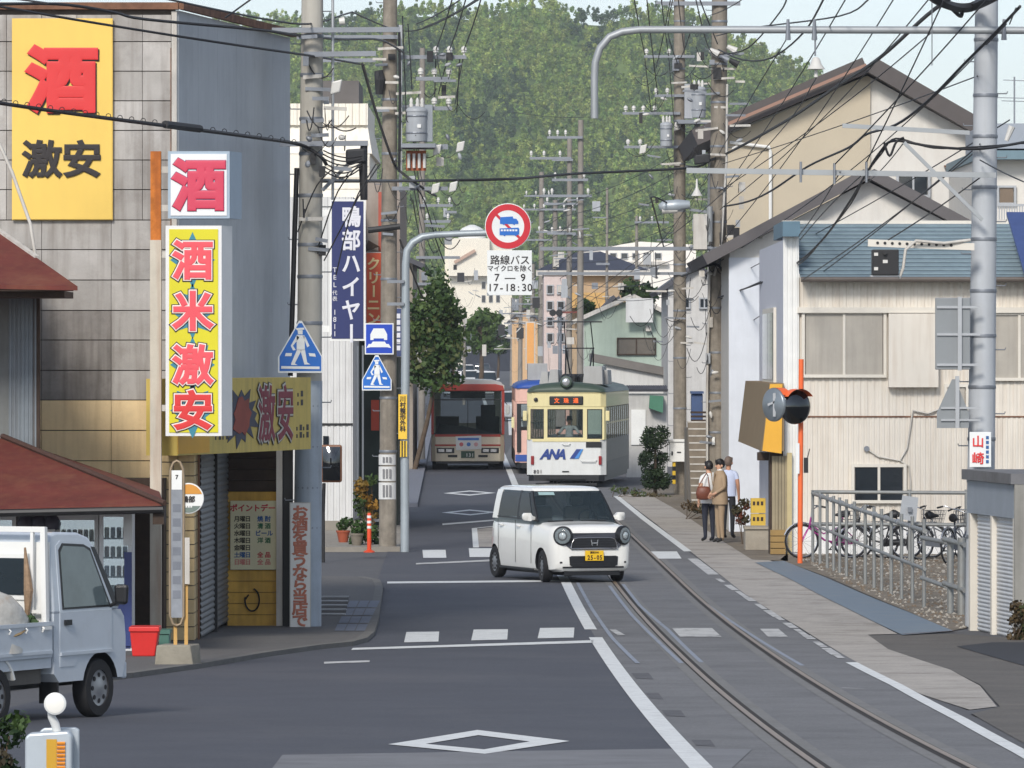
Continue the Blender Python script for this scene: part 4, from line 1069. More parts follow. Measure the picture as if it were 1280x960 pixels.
# ================================================================== left row beyond the side street
mSid = M('white_siding', (206, 206, 204), 0.7, var=0.05, streak=0.2, dirt=(150, 146, 140))
tx = wthing('white_taxi_office', 'white ribbed office with sunlit flared parapet behind the blue vertical sign', 'building', (X(420, 140), 142, 0))
Yt = 139.0
part('wall', mSid, tx, lambda m: ribbed(m, (X(330, Yt), Yt), (X(441, Yt), Yt), 0.3, Z(246, Yt), 0.13, 0.02))
part('side_wall', mSid, tx, lambda m: m.prism([(X(330, Yt), Yt+0.06), (X(441, Yt), Yt+0.06), (X(462, 150), 150), (X(330, 150), 150)], 0.3, Z(246, Yt), axis='z'))
bx('plinth', M('plinth_concrete', (140, 134, 124), 0.9, var=0.1), tx, X(330, Yt), X(462, Yt), Yt-0.05, 150, -0.05, 0.3)
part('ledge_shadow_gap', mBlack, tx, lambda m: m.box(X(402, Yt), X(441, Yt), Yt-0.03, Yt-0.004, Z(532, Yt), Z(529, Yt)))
Yp = 146.0
mSun = M('sunlit_parapet', (232, 226, 212), 0.7, var=0.05, streak=0.3, dirt=(168, 156, 138))  # warm sunlight put into the colour of the white upper storey
part('upper_block', mSun, tx, lambda m: m.box(X(330, Yp), X(462, Yp), Yp, Yp+8, Z(300, Yp), Z(190, Yp)))
part('flared_parapet', mSun, tx, lambda m: m.hexa([(X(330, Yp), Yp-0.02, Z(192, Yp)), (X(465, Yp), Yp-0.02, Z(192, Yp)), (X(467, Yp), Yp+8, Z(192, Yp)), (X(330, Yp), Yp+8, Z(192, Yp)),
     (X(330, Yp), Yp+0.3, Z(156, Yp)), (X(459, Yp), Yp+0.3, Z(156, Yp)), (X(460, Yp), Yp+8, Z(156, Yp)), (X(330, Yp), Yp+8, Z(156, Yp))]))
part('ribbed_cap', mSun, tx, lambda m: ribbed(m, (X(330, Yp), Yp+0.2), (X(459.5, Yp), Yp+0.2), Z(156, Yp), Z(129, Yp), 0.16, 0.03))
bx('cap_back', mSun, tx, X(330, Yp), X(459, Yp), Yp+0.24, Yp+8, Z(156, Yp), Z(129.5, Yp))
bx('roof_shed', M('roof_dark_grey', (96, 92, 90), 0.8, var=0.1), tx, X(395, Yp), X(446, Yp), Yp+2, Yp+6, Z(129, Yp), Z(96, Yp))
for k in range(3): bx('parapet_board', mSun, tx, X(402, Yp), X(461, Yp), Yp-0.03, Yp-0.002, Z(236-k*14, Yp), Z(224-k*14, Yp))
bx('window', mGlassD, tx, X(404, Yt), X(411, Yt), Yt-0.04, Yt-0.022, Z(600, Yt), Z(545, Yt))
bs_ = sign('vertical_sign', 'tall navy blue sign with white vertical taxi lettering in a white frame', 412, 457, 249, 426, 134.5, 0.12, M('sign_navy', (34, 44, 96), 0.45, var=0.05), mWhite, 0.045)
mLt = M('lettering_pale', (214, 214, 220), 0.5, var=0.03)
lett(bs_, '鴨部ハイヤー', 439, 271, 134.48, 27, mLt, bold=0.028, vertical=True, pitch=1.08, sx=0.9)
lett(bs_, 'TEL', 418.5, 337, 134.48, 8.5, mLt, bold=0.01, vertical=True, pitch=1.1)
lett(bs_, '代表', 418.5, 366, 134.48, 6.5, mLt, bold=0.01, vertical=True, pitch=1.15)
lett(bs_, '1811', 418.5, 390, 134.48, 9, mLt, bold=0.01, vertical=True, pitch=1.0)
part('bracket', mWhite, bs_, lambda m: m.box(X(403, 134.6), X(412, 134.6), 134.55, 134.62, Z(270, 134.6), Z(262, 134.6)))
part('bracket', mWhite, bs_, lambda m: m.box(X(403, 134.6), X(412, 134.6), 134.55, 134.62, Z(415, 134.6), Z(407, 134.6)))
os_ = sign('orange_sign', 'orange red vertical cleaning shop sign half behind the dark pole', 457, 481, 315, 405, 142.3, 0.2, M('sign_orange', (206, 84, 46), 0.5, var=0.06), mTrim, 0.02)
lett(os_, 'クリーニング', 467, 330, 142.28, 17, M('sign_butter', (236, 210, 150), 0.5), bold=0.03, vertical=True, pitch=1.0)
part('hood', mDkWood, os_, lambda m: m.prism([(X(457, 142.3), Z(314, 142.3)), (X(474, 142.3), Z(308, 142.3)), (X(460, 142.3), Z(300, 142.3))], 142.2, 142.6))
sg2 = sign('blue_strip_sign', 'narrow blue strip sign with white print beside the steel mast', 494, 502, 385, 446, 135, 0.06, M('strip_blue', (52, 66, 110), 0.5), mTrim, 0.01)
for k in range(6): bx('print_mark', mLt, sg2, X(495.6, 135), X(500.4, 135), 134.975, 134.985, Z(398+k*8, 135), Z(392+k*8, 135))

gs = wthing('green_fronted_store', 'narrow dark store front with white frame posts behind the bollard', 'building', (X(462, 141), 143, 0))
part('wall', M('dark_green_front', (52, 60, 54), 0.8, var=0.25, scale=2), gs, lambda m: m.box(X(445, 143), X(498, 143), 143, 152, -0.05, Z(300, 143)))
for x in (446, 452.5): bx('post', mWhite, gs, X(x, 141.5), X(x+2.2, 141.5), 141.4, 141.5, 0.3, Z(432, 141.5))
bx('sill', mAlu, gs, X(444, 141.5), X(474, 141.5), 141.35, 141.52, Z(652, 141.5), Z(648.5, 141.5))
bx('upper_wall', M('taupe_plaster', (150, 140, 130), 0.85, var=0.1, streak=0.4, dirt=(112, 84, 70)), gs, X(458, 142.9), X(500, 142.9), 142.8, 152, Z(430, 142.9), Z(228, 142.9))  # plain grey-brown plaster with reddish streaks
bx('red_board', M('red_board', (180, 70, 46), 0.6, var=0.08), gs, X(464, 142.7), X(474, 142.7), 142.6, 142.66, Z(538, 142.7), Z(500, 142.7))
bx('red_pipe', M('red_pipe', (170, 84, 66), 0.7, var=0.1), gs, X(473, 142.7), X(477, 142.7), 142.6, 142.68, Z(330, 142.7), Z(240, 142.7))
for k in range(5): part('rail_post', mAlu, gs, lambda m: m.box(X(447+k*4.5, 141), X(448.4+k*4.5, 141), 140.9, 140.95, 0.05, Z(652, 141)))

# rectangular convex mirror on the pole by the corner
mr_ = wthing('corner_mirror', 'rounded rectangular traffic mirror beside the white office wall', 'mirror', (X(414, 120), 120, Z(603, 120)))
mMir = M('mirror_glass', (78, 80, 82), 0.04, metal=1.0, var=0.0)  # darkened base paints in the dark ground and trees a mirror would reflect
part('shell', M('mirror_shell', (120, 78, 50), 0.5, var=0.1), mr_, lambda m: m.box(X(401, 120), X(427.5, 120), 120, 120.08, Z(603, 120), Z(556, 120)), bevel=0.05)
mb = MB(); nx = 8
for j in range(nx+1):
    for i in range(nx+1):
        a, b = i/nx*2-1, j/nx*2-1
        mb.v.append((X(414.2+a*11, 120), 119.985-0.07*(1-a*a)*(1-b*b)-0.008, Z(579.5+b*21, 120)))
for j in range(nx):
    for i in range(nx): mb.f.append([j*(nx+1)+i, j*(nx+1)+i+1, (j+1)*(nx+1)+i+1, (j+1)*(nx+1)+i]); mb.mi.append(0)
mb.build('mirror_face', mMir, mr_, smooth=60)
part('stalk', mBlack, mr_, lambda m: m.tube([P(405, 604, 120.05), P(404, 640, 120.1), P(404, 712, 120.1)], 0.035, 8))

# orange rubber bollard, flower pots by the kerb
bo = wthing('bollard', 'orange flexible bollard with white bands at the kerb of the side street', 'bollard', (X(461.5, D(697)), D(697), zg(D(697))))
Yo = D(697); mOr = M('bollard_orange', (226, 78, 36), 0.45, var=0.05)
c = (X(461.5, Yo), Yo, 0.1)
part('base', mOr, bo, lambda m: m.lathe([(0.11, 0), (0.11, 0.02), (0.05, 0.05)], 16, c=c), smooth=50)
part('tube', mOr, bo, lambda m: m.lathe([(0.042, 0.05), (0.04, 0.7), (0.03, 0.76)], 16, c=c), smooth=50)
for zz in (0.46, 0.56, 0.66): part('white_band', mWhite, bo, lambda m: m.lathe([(0.043, zz), (0.044, zz+0.05)], 16, c=c), smooth=50)
for k, (x, y, col) in enumerate(((429, 684, (150, 74, 48)), (446, 688, (120, 112, 100)))):
    Yk = D(y)
    fp = wthing('flower_pot', ['terracotta flower pot beside the white office wall', 'grey flower pot beside the orange bollard'][k], 'flower pot', (X(x, Yk), Yk, 0.1))
    part('pot', M('pot_%d' % k, col, 0.8, var=0.15), fp, lambda m: m.lathe([(0.09, 0), (0.13, 0.2), (0.145, 0.2), (0.145, 0.24), (0.11, 0.24)], 14, c=(X(x, Yk), Yk, 0.1)), smooth=40)
    leaves('foliage', mLeaf, fp, [(X(x, Yk), Yk, 0.45), (X(x, Yk)+0.08, Yk, 0.52)], [0.14, 0.12], 60, 0.05, [(0.04, 0.08, 0.02)], seed=k+40)

# ================================================================== far buildings
def gable_house(name, label, x0, x1, ybase, yeave, xpk, ypk, Y, depth, mw, mr, cat='house', over=0.35, th=0.16):
    r = wthing(name, label, cat, (X((x0+x1)/2, Y), Y, zg(Y)))
    a, b = X(x0, Y), X(x1, Y); ze = Z(yeave, Y); zp = Z(ypk, Y); zb0 = zg(Y)-0.1; xp = X(xpk, Y)
    part('wall', mw, r, lambda m: m.prism([(a, zb0), (b, zb0), (b, ze), (xp, zp-0.05), (a, ze)], Y, Y+depth))
    def plane(xa, za, xb, zb_):
        d = Vector((xb-xa, 0, zb_-za)).normalized(); n = Vector((-d.z, 0, d.x)); n = n if n.z > 0 else -n
        A_, B_ = Vector((xa, Y-over, za))-d*0.0, Vector((xb, Y-over, zb_))
        m = MB(); m.obox(A_, B_-A_, (0, depth+2*over, 0), n*th); return m
    dl = (zp-ze)/max(0.1, xp-a); dr = (zp-ze)/max(0.1, b-xp)
    plane(a-over, ze-over*dl, xp, zp).build('roof_slope', mr, r); plane(b+over, ze-over*dr, xp, zp+0.003).build('roof_slope', mr, r)
    return r
def window(r, x0, x1, yt, yb, Y, mull=1, mg=None, mf=None, fr=0.05, name='window'):
    a, b, t, o = X(x0, Y), X(x1, Y), Z(yt, Y), Z(yb, Y)
    w = part(name, mf or mAlu, r, lambda m: (m.box(a, b, Y-0.07, Y-0.002, t-fr, t), m.box(a, b, Y-0.09, Y-0.002, o, o+fr), m.box(a, a+fr, Y-0.07, Y-0.002, o+fr, t-fr), m.box(b-fr, b, Y-0.07, Y-0.002, o+fr, t-fr)))
    xs_ = [a+fr+(b-a-2*fr)*k/(mull+1) for k in range(mull+2)]
    for k in range(mull+1):
        part('pane', mg or mGlassD, w, lambda m: m.box(xs_[k]+0.02, xs_[k+1]-0.02, Y-0.03-0.012*(k % 2), Y-0.02-0.012*(k % 2), o+fr, t-fr))
        if k: part('sash_bar', mf or mAlu, w, lambda m: m.box(xs_[k]-0.025, xs_[k]+0.025, Y-0.065, Y-0.004, o+fr, t-fr))
    return w
mGreenW = M('pale_green_siding', (166, 180, 166), 0.8, var=0.05, streak=0.2, dirt=(120, 128, 116))
mTileD = M('dark_roof_tile', (72, 72, 78), 0.6, var=0.15, scale=3)
mTileN = M('navy_roof_tile', (50, 52, 66), 0.55, var=0.12, scale=2)
Yg = 255.0
gh = gable_house('green_house', 'pale green house with a slanted white eave behind the tram', 728, 845, 480, 400, 790, 372, Yg, 9, mGreenW, mTrim)
window(gh, 771, 820, 422, 444, Yg-0.02, 1, M('brown_glass', (104, 98, 90), 0.15, var=0.15), mDkWood)
bx('billboard', mSid, gh, X(782, Yg), X(816, Yg), Yg-0.6, Yg-0.5, Z(403, Yg), Z(373, Yg))
bx('vent_hood', mTrim, gh, X(807, Yg), X(814, Yg), Yg-0.25, Yg-0.01, Z(414, Yg), Z(407, Yg))
part('corner_trim', mWhite, gh, lambda m: m.box(X(727, Yg), X(730, Yg), Yg-0.03, Yg, zg(Yg), Z(400, Yg)))
ws = wthing('white_shed', 'low white building with grey sloping roof edge beside the tram', 'shed', (X(800, 235), 235, 0))
Yw = 232.0
part('wall', mSid, ws, lambda m: m.prism([(X(758, Yw), -0.1), (X(832, Yw), -0.1), (X(832, Yw), Z(470, Yw)), (X(758, Yw), Z(456, Yw))], Yw, Yw+8))
part('roof_edge', M('grey_fascia', (118, 114, 110), 0.8, var=0.1), ws, lambda m: m.obox(P(740, 452, Yw-0.2), P(834, 470, Yw-0.2)-P(740, 452, Yw-0.2), (0, 8.4, 0), (0, 0, 0.30)))
Yk = 205.0
kw = wthing('tiled_wall', 'white garden wall with dark tiled coping right of the tram', 'wall', (X(812, Yk), Yk, 0))
bx('wall', M('dingy_plaster', (188, 186, 182), 0.85, var=0.08, streak=0.3, dirt=(130, 126, 118)), kw, X(783, Yk), X(834, Yk), Yk, Yk+0.3, -0.05, Z(492, Yk))
for k in range(17):
    part('coping_tile', mTileD, kw, lambda m: m.tube([P(784+k*3, 488, Yk-0.2), P(784+k*3, 483, Yk+0.2)], 0.05, 6))
part('coping', mTileD, kw, lambda m: m.box(X(782, Yk), X(835, Yk), Yk-0.15, Yk+0.45, Z(489.5, Yk), Z(486, Yk)))
bx('gate_panel', mWhite, kw, X(789, Yk), X(807, Yk), Yk-0.05, Yk-0.004, Z(556, Yk), Z(512, Yk))
part('green_awning', M('green_canvas', (70, 120, 96), 0.7, var=0.08), kw, lambda m: m.prism([(X(811, Yk), Z(510, Yk)), (X(828, Yk), Z(516, Yk)), (X(829, Yk), Z(495, Yk)), (X(812, Yk), Z(494, Yk))], Yk-0.5, Yk-0.01))

def hip_house(name, label, x0, x1, ybase, yeave, xr0, xr1, yr, Y, depth, mw, mr, cat='house'):
    r = wthing(name, label, cat, (X((x0+x1)/2, Y), Y, zg(Y)))
    a, b, ze = X(x0, Y), X(x1, Y), Z(yeave, Y); o = 0.5
    bx('wall', mw, r, a, b, Y, Y+depth, zg(Y)-0.1, ze)
    zr = Z(yr, Y+depth/2); c, d = X(xr0, Y+depth/2), X(xr1, Y+depth/2)
    mb = MB(); v = [(a-o, Y-o, ze), (b+o, Y-o, ze), (b+o, Y+depth+o, ze), (a-o, Y+depth+o, ze), (c, Y+depth/2, zr), (d, Y+depth/2, zr)]
    mb.add(v, [(0, 1, 5, 4), (1, 2, 5), (2, 3, 4, 5), (3, 0, 4), (3, 2, 1, 0)]); mb.build('roof', mr, r)
    bx('eave_fascia', mTrim, r, a-o, b+o, Y-o-0.04, Y-o, ze-0.28, ze-0.005)
    return r
nv_ = hip_house('navy_roof_house', 'brown house under a broad navy hip roof behind the overhead arm', 682, 800, 450, 338, 728, 745, 312, 330, 12, M('brown_plaster', (178, 154, 124), 0.85, var=0.1), mTileN)
window(nv_, 695, 704, 352, 364, 329.95, 0); bx('balcony', M('sandy_board', (200, 160, 100), 0.8, var=0.15), nv_, X(708, 329), X(756, 329), 328, 329.9, Z(385, 329), Z(366, 329))
pk = wthing('pink_apartments', 'narrow pale pink apartment block seen through the poles', 'building', (X(694, 300), 300, zg(300)))
bx('wall', M('pink_render', (206, 190, 184), 0.85, var=0.05, streak=0.2, dirt=(170, 140, 130)), pk, X(680, 300), X(709, 300), 300, 312, zg(300)-0.1, Z(344, 300))
for k in range(4):
    window(pk, 683, 692, 356+k*20, 368+k*20, 299.98, 0); window(pk, 696, 706, 356+k*20, 368+k*20, 299.98, 0)
bx('parapet', mTrim, pk, X(679, 300), X(710, 300), 299.9, 312.1, Z(344, 300), Z(341, 300))
dk_ = gable_house('dark_gable_house', 'small house with dark tiled roof between green house and brown house', 735, 790, 470, 408, 770, 372, 290, 9, M('cream_render', (196, 184, 160), 0.85, var=0.08), mTileD)
wb_ = wthing('white_hall', 'low bright white flat building behind the navy roof', 'building', (X(800, 480), 480, zg(480)))
part('wall', M('bright_white', (238, 232, 222), 0.7, var=0.04), wb_, lambda m: m.prism([(X(720, 480), zg(480)-.1), (X(870, 480), zg(480)-.1), (X(870, 480), Z(306, 480)), (X(800, 480), Z(302, 480)), (X(760, 480), Z(308, 480)), (X(720, 480), Z(318, 480))], 480, 500))
part('roof_band', mTrim, wb_, lambda m: m.box(X(755, 479.8), X(835, 479.8), 479.5, 479.9, Z(331, 480), Z(327, 480)))
for k in range(5): window(wb_, 762+k*14, 771+k*14, 316, 324, 479.96, 0)
wt = wthing('white_tower_block', 'tall cream white building with a domed rooftop tank beyond the tree', 'building', (X(592, 1050), 1050, zg(1050)))
mCrW = M('cream_white', (236, 228, 210), 0.75, var=0.05, streak=0.2, dirt=(190, 180, 160))
bx('wall', mCrW, wt, X(556, 1050), X(640, 1050), 1050, 1070, zg(1050)-.1, Z(303, 1050))
bx('stair_tower', mCrW, wt, X(560, 1049), X(612, 1049), 1048, 1060, Z(345, 1049), Z(298, 1049))
part('rooftop_tank', mWhite, wt, lambda m: m.lathe([(2.2, Z(302, 1055)), (2.3, Z(290, 1055)), (1.6, Z(285, 1055)), (0.4, Z(281, 1055))], 16, c=(X(590, 1055), 1055, 0)), smooth=50)
part('diagonal_stair', M('stair_tan', (190, 160, 140), 0.8), wt, lambda m: m.bar(P(568, 328, 1047.5), P(594, 313, 1047.5), 0.4, 0.5))  # stair in a plain tan, darker than the wall
for j in range(4):
    for i in range(3): window(wt, 602+i*9, 607+i*9, 318+j*17, 327+j*17, 1049.95, 0)
# dark underpass / shed at the street's end
ed = wthing('street_end_building', 'dark shaded building closing the far end of the street', 'building', (X(605, 900), 900, zg(900)))
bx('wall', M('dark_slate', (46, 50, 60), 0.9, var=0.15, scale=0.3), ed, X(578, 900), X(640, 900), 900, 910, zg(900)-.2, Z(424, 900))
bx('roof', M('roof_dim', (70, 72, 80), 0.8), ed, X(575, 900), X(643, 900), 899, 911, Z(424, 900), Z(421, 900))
for k in range(5): window(ed, 583+k*11, 589+k*11, 433, 441, 899.9, 0, M('dim_lit_glass', (150, 150, 150), 0.2, var=0.2))
# row of far houses filling both sides of the distant street
for k, (x0, x1, ye, yp, Y, c_, lab) in enumerate(((380, 516, 330, 300, 215, (150, 140, 128), 'beige house hidden behind the dark pole and tree'), (640, 672, 400, 386, 520, (206, 170, 130), 'small tan house far up the street behind the poles'),
        (520, 560, 400, 380, 620, (190, 186, 176), 'small grey house beyond the street tree'), (835, 905, 360, 335, 225, (196, 194, 190), 'white house with plain gable behind the stairs'))):
    h_ = gable_house('street_house', lab, x0, x1, 470, ye, (x0+x1)/2, yp, Y, 10, M('render_%d' % k, c_, 0.85, var=0.08, streak=0.2, dirt=(130, 124, 116)), mTileD)
    for q in range(2): window(h_, x0+(x1-x0)*(0.2+0.35*q), x0+(x1-x0)*(0.4+0.35*q), ye+12, ye+26, Y-0.03, 1)
osn = sign('orange_tower_sign', 'tall narrow orange sign column far up the street', 657, 669, 402, 462, 260, 0.4, M('bright_orange', (222, 160, 92), 0.5, var=0.05), mTrim, 0.05, base=zg(260))
bx('mast', mTrim, osn, X(661, 260.1), X(664, 260.1), 260.05, 260.2, zg(260), Z(462, 260))
# ================================================================== right side
mCream = M('cream_ribbed_tin', (216, 209, 197), 0.6, var=0.07, scale=0.8, streak=0.35, dirt=(170, 150, 128))
mLav = M('lavender_plaster', (198, 200, 208), 0.8, var=0.04, streak=0.15, dirt=(160, 160, 165))
mPinkW = M('pink_white_siding', (212, 208, 200), 0.75, var=0.04, streak=0.15, dirt=(180, 164, 150))
mBlueS = M('blue_slate', (120, 138, 146), 0.6, var=0.12, scale=2.5, streak=0.2, dirt=(76, 100, 116))
mCurt = M('curtain_glass', (168, 162, 152), 0.2, var=0.10, scale=1.5, streak=0.35, dirt=(128, 124, 118))
mFrW = M('window_white_frame', (214, 208, 196), 0.5, var=0.04)
Yh = 125.0
ha = wthing('blue_roofed_house', 'cream ribbed house with blue slate roof behind the ramp railing', 'house', (X(1120, Yh), Yh, 0))
xw0, xw1 = X(998, Yh), X(1460, Yh)
zc = Z(386, Yh); zl = Z(521, Yh); ze = Z(347, Yh)
part('upper_wall', mCream, ha, lambda m: ribbed(m, (xw0, Yh), (xw1, Yh), zc, ze, 0.14, 0.012))
part('middle_wall', mCream, ha, lambda m: ribbed(m, (xw0, Yh), (xw1, Yh), zl, zc, 0.14, 0.012))
part('lower_wall', mCream, ha, lambda m: ribbed(m, (xw0, Yh-0.02), (xw1, Yh-0.02), Z(655, Yh), zl, 0.10, 0.014))
bx('base_board', M('base_white', (224, 224, 222), 0.7, var=0.08, dirt=(150, 146, 138), dirt_amt=0.4), ha, xw0, xw1, Yh-0.05, Yh+0.1, -0.05, Z(654.5, Yh))
bx('rust_joint', mRust, ha, xw0, xw1, Yh-0.045, Yh-0.005, zl-0.012, zl+0.018)
bx('cornice', mFrW, ha, xw0-0.02, xw1, Yh-0.14, Yh, zc-0.08, zc+0.03)
part('body', mLav, ha, lambda m: m.box(X(979, Yh)+0.02, xw1, Yh+0.06, Yh+12, -0.05, ze))
part('pilaster', mWhite, ha, lambda m: ribbed(m, (X(979, Yh), Yh-0.06), (X(998.5, Yh), Yh-0.06), Z(690, Yh), Z(292, Yh), 0.1, 0.015))
bx('pilaster_back', mLav, ha, X(979, Yh)+0.004, X(998, Yh), Yh-0.05, Yh+0.4, 0.0, Z(292, Yh))
bx('street_side_wall', mLav, ha, X(979, Yh), X(979, Yh)+0.019, Yh-0.03, Yh+12, 0, Z(300, Yh))
# slate courses
zr0, zr1 = ze-0.02, Z(279, Yh+4.2); nC = 14; xr0 = X(975, Yh)
mb = MB()
for k in range(nC):
    t0, t1 = k/nC, (k+1)/nC
    ya, yb_ = Yh-0.35+4.5*t0, Yh-0.35+4.5*t1
    za, zb_ = zr0+(zr1-zr0)*t0, zr0+(zr1-zr0)*t1
    xx = X(1000, Yh)+ (X(978, Yh+4)-X(1000, Yh))*t0
    mb.hexa([(xx, ya, za), (xw1+1, ya, za), (xw1+1, yb_+0.1, zb_-0.035), (xx, yb_+0.1, zb_-0.035), (xx, ya, za+0.035), (xw1+1, ya, za+0.035), (xw1+1, yb_+0.1, zb_+0.006), (xx, yb_+0.1, zb_+0.006)])
mb.build('roof', mBlueS, ha)
bx('roof_ridge', mFrW, ha, X(978, Yh+4), xw1, Yh+4.1, Yh+4.3, zr1-0.02, zr1+0.05)
part('roof_verge', M('blue_verge', (92, 120, 136), 0.6, var=0.06), ha, lambda m: m.hexa([(X(972, Yh+2), Yh-0.4, Z(296, Yh)), (X(999, Yh), Yh-0.4, Z(296, Yh)), (X(999, Yh), Yh+4, Z(296, Yh)), (X(972, Yh+2), Yh+4, Z(296, Yh)),
     (X(972, Yh+2), Yh-0.4, Z(277, Yh)), (X(999, Yh), Yh-0.4, Z(277, Yh)), (X(999, Yh), Yh+4, Z(277, Yh)), (X(972, Yh+2), Yh+4, Z(277, Yh))]))
part('eave_gutter', M('gutter_brown', (96, 88, 82), 0.6), ha, lambda m: m.tube([(X(1000, Yh), Yh-0.42, zr0-0.02), (xw1+1, Yh-0.42, zr0-0.02)], 0.05, 8))
window(ha, 1002, 1108, 388.5, 472, Yh-0.015, 1, mCurt, mFrW, 0.06)
window(ha, 1238, 1310, 390, 476, Yh-0.015, 1, mCurt, mFrW, 0.06)
window(ha, 1064, 1133, 580, 629, Yh-0.035, 1, mGlassD, mFrW, 0.06)
bx('boxed_panel', mCream, ha, X(1110, Yh), X(1172, Yh), Yh-0.25, Yh-0.013, Z(484, Yh), Z(392, Yh))
window(ha, 1180, 1211, 480, 530, Yh-0.03, 0, mCurt, mFrW, 0.06)
part('cable_run', mTrim, ha, lambda m: m.tube([P(1083, 561, Yh-0.06), P(1098, 571, Yh-0.06), P(1125, 576, Yh-0.06), P(1134, 560, Yh-0.06), P(1140, 520, Yh-0.06), P(1141, 513, Yh-0.06), P(1160, 517, Yh-0.06), P(1175, 511, Yh-0.06)], 0.022, 6), smooth=60)
part('cable_run', mTrim, ha, lambda m: m.tube([P(1125, 576, Yh-0.06), P(1136, 583, Yh-0.06), P(1138, 600, Yh-0.06), P(1138, 650, Yh-0.06)], 0.018, 6), smooth=60)
part('vent', mBand, ha, lambda m: disc(m, 1083.5, 561, Yh-0.1, 0.055, 0.08))
# street-side wall: window, shop canopy, doorway
xs = X(979, Yh)
w_ = bx('side_window', mFrW, ha, xs-0.06, xs-0.002, 128.2, 133.8, 3.3, 4.85)
bx('side_pane', mGlassD, w_, xs-0.07, xs-0.061, 128.4, 130.95, 3.4, 4.75); bx('side_pane', mGlassD, w_, xs-0.07, xs-0.061, 131.05, 133.6, 3.4, 4.75)
mBr = M('canopy_brown', (134, 114, 84), 0.8, var=0.1, streak=0.2, dirt=(96, 80, 58)); mAm = M('canopy_amber', (222, 166, 54), 0.7, var=0.05)
xo = X(952, 124.6)
bxz0, bxz1 = Z(564, 124.6), Z(479, 124.6)
part('canopy', mBr, ha, lambda m: m.hexa([(xo, 124.6, bxz0), (xs-0.003, 124.6, bxz0), (xs-0.003, 137.5, bxz0+0.02), (xo, 137.5, bxz0+0.02), (X(962, 124.6), 124.6, bxz1), (xs-0.003, 124.6, bxz1), (xs-0.003, 137.5, bxz1), (X(962, 124.6), 137.5, bxz1)]))
spoly('canopy_end', mAm, ha, [(953, 563.5), (962.5, 480), (978, 480), (977, 567)], 124.58, 0.015)
bx('canopy_beam', mDkWood, ha, X(946, 126), xs-0.004, 125.4, 125.9, Z(575, 126), Z(565, 126))
for k in range(5):
    bx('door_slat', M('tan_door', (150, 138, 112), 0.7, var=0.12, streak=0.4, dirt=(100, 88, 66)), ha, X(965+k*4.0, 124.9), X(968.6+k*4.0, 124.9), 124.86, 124.94, 0.45, Z(570, 124.9))
bx('door_recess', mDkWood, ha, X(962, 125), xs-0.004, 124.95, 125.6, -0.05, Z(566, 125))
bx('tan_post', M('tan_post', (188, 172, 128), 0.7, var=0.08), ha, X(984, 124.8), X(990, 124.8), 124.8, 124.9, -0.05, Z(566, 124.8))
for k in range(4): bx('step_board', M('ochre_board', (150, 122, 74), 0.8, var=0.12), ha, X(963, 124.6), X(982, 124.6), 124.55, 124.85, 0.02+k*0.12, 0.125+k*0.12)

hb = gable_house('white_gable_house', 'white house whose dark-edged gable rises behind the blue roof', 912, 1258, 690, 316, 1085, 224, 141.0, 12, mPinkW, M('gable_edge', (92, 88, 88), 0.7, var=0.08), over=0.5, th=0.24)
bx('street_corner_wall', M('cool_white', (212, 216, 222), 0.75, var=0.04, streak=0.12, dirt=(170, 172, 176)), hb, X(911, 141), X(949, 141), 140.95, 140.999, -0.05, Z(322, 141))
bx('small_vent', mGlassD, hb, X(948, 140.9), X(953, 140.9), 140.88, 140.94, Z(298, 140.9), Z(291, 140.9))
hc = gable_house('tan_gable_block', 'tall block with tan tiled wall and dark gable roof behind the white house', 905, 1216, 690, 168, 1084, 92, 166.0, 14, mPinkW, M('dark_roof_edge', (84, 78, 76), 0.7, var=0.08), cat='building', over=0.7, th=0.42)
part('tiled_wall', M('tan_tile', (188, 176, 154), 0.7, var=0.05, scale=1.0), hc, lambda m: m.prism([(X(905, 165.9), 0), (X(1088, 165.9), 0), (X(1088, 165.9), Z(97, 166)), (X(1084, 165.9), Z(95, 166)), (X(905, 165.9), Z(171, 166))], 165.9, 165.99))
part('downpipe', mWhite, hc, lambda m: m.tube([P(912, 178, 165.8), P(962, 184, 165.8), P(963, 190, 165.8), P(963, 290, 165.8)], 0.045, 8))
part('gutter_lip', M('copper_lip', (150, 116, 100), 0.6, var=0.1), hc, lambda m: m.bar(P(905, 157, 165.1), P(1083, 81, 165.1), 0.06, 0.08))
window(hc, 1120, 1163, 217, 247, 165.95, 1, mGlassD, mAlu, 0.07)
bx('wall_lamp_rail', mRust, hc, X(1180, 165.9), X(1193, 165.9), 165.7, 165.95, Z(209, 166), Z(207, 166))
hd = wthing('balcony_house', 'white house with railed balcony and blue roof strip at the big pole', 'house', (X(1300, 152), 152, 0))
bx('wall', mPinkW, hd, X(1222, 152), X(1480, 152), 152, 162, -0.05, Z(200, 152))
bx('roof_strip', M('teal_roof', (108, 132, 142), 0.6, var=0.06), hd, X(1219, 152), X(1480, 152), 151.4, 162.2, Z(200, 152), Z(189, 152))
bx('roof_cap', M('dim_grey_roof', (150, 156, 164), 0.7, var=0.06), hd, X(1225, 156), X(1480, 156), 154, 161, Z(189, 156), Z(158, 156))
window(hd, 1246, 1270, 232, 256, 151.96, 0, M('brown_shade_glass', (116, 100, 84), 0.2, var=0.1), mAlu)
bl = bx('balcony_floor', mTrim, hd, X(1244, 151), X(1480, 151), 150.6, 152, Z(279, 151), Z(275, 151))
bx('balcony_rail', mAlu, bl, X(1244, 150.7), X(1400, 150.7), 150.62, 150.68, Z(258, 150.7), Z(255, 150.7))
for k in range(16): bx('baluster', mAlu, bl, X(1245+k*3.2, 150.7), X(1246.4+k*3.2, 150.7), 150.63, 150.67, Z(275, 150.7), Z(258, 150.7))
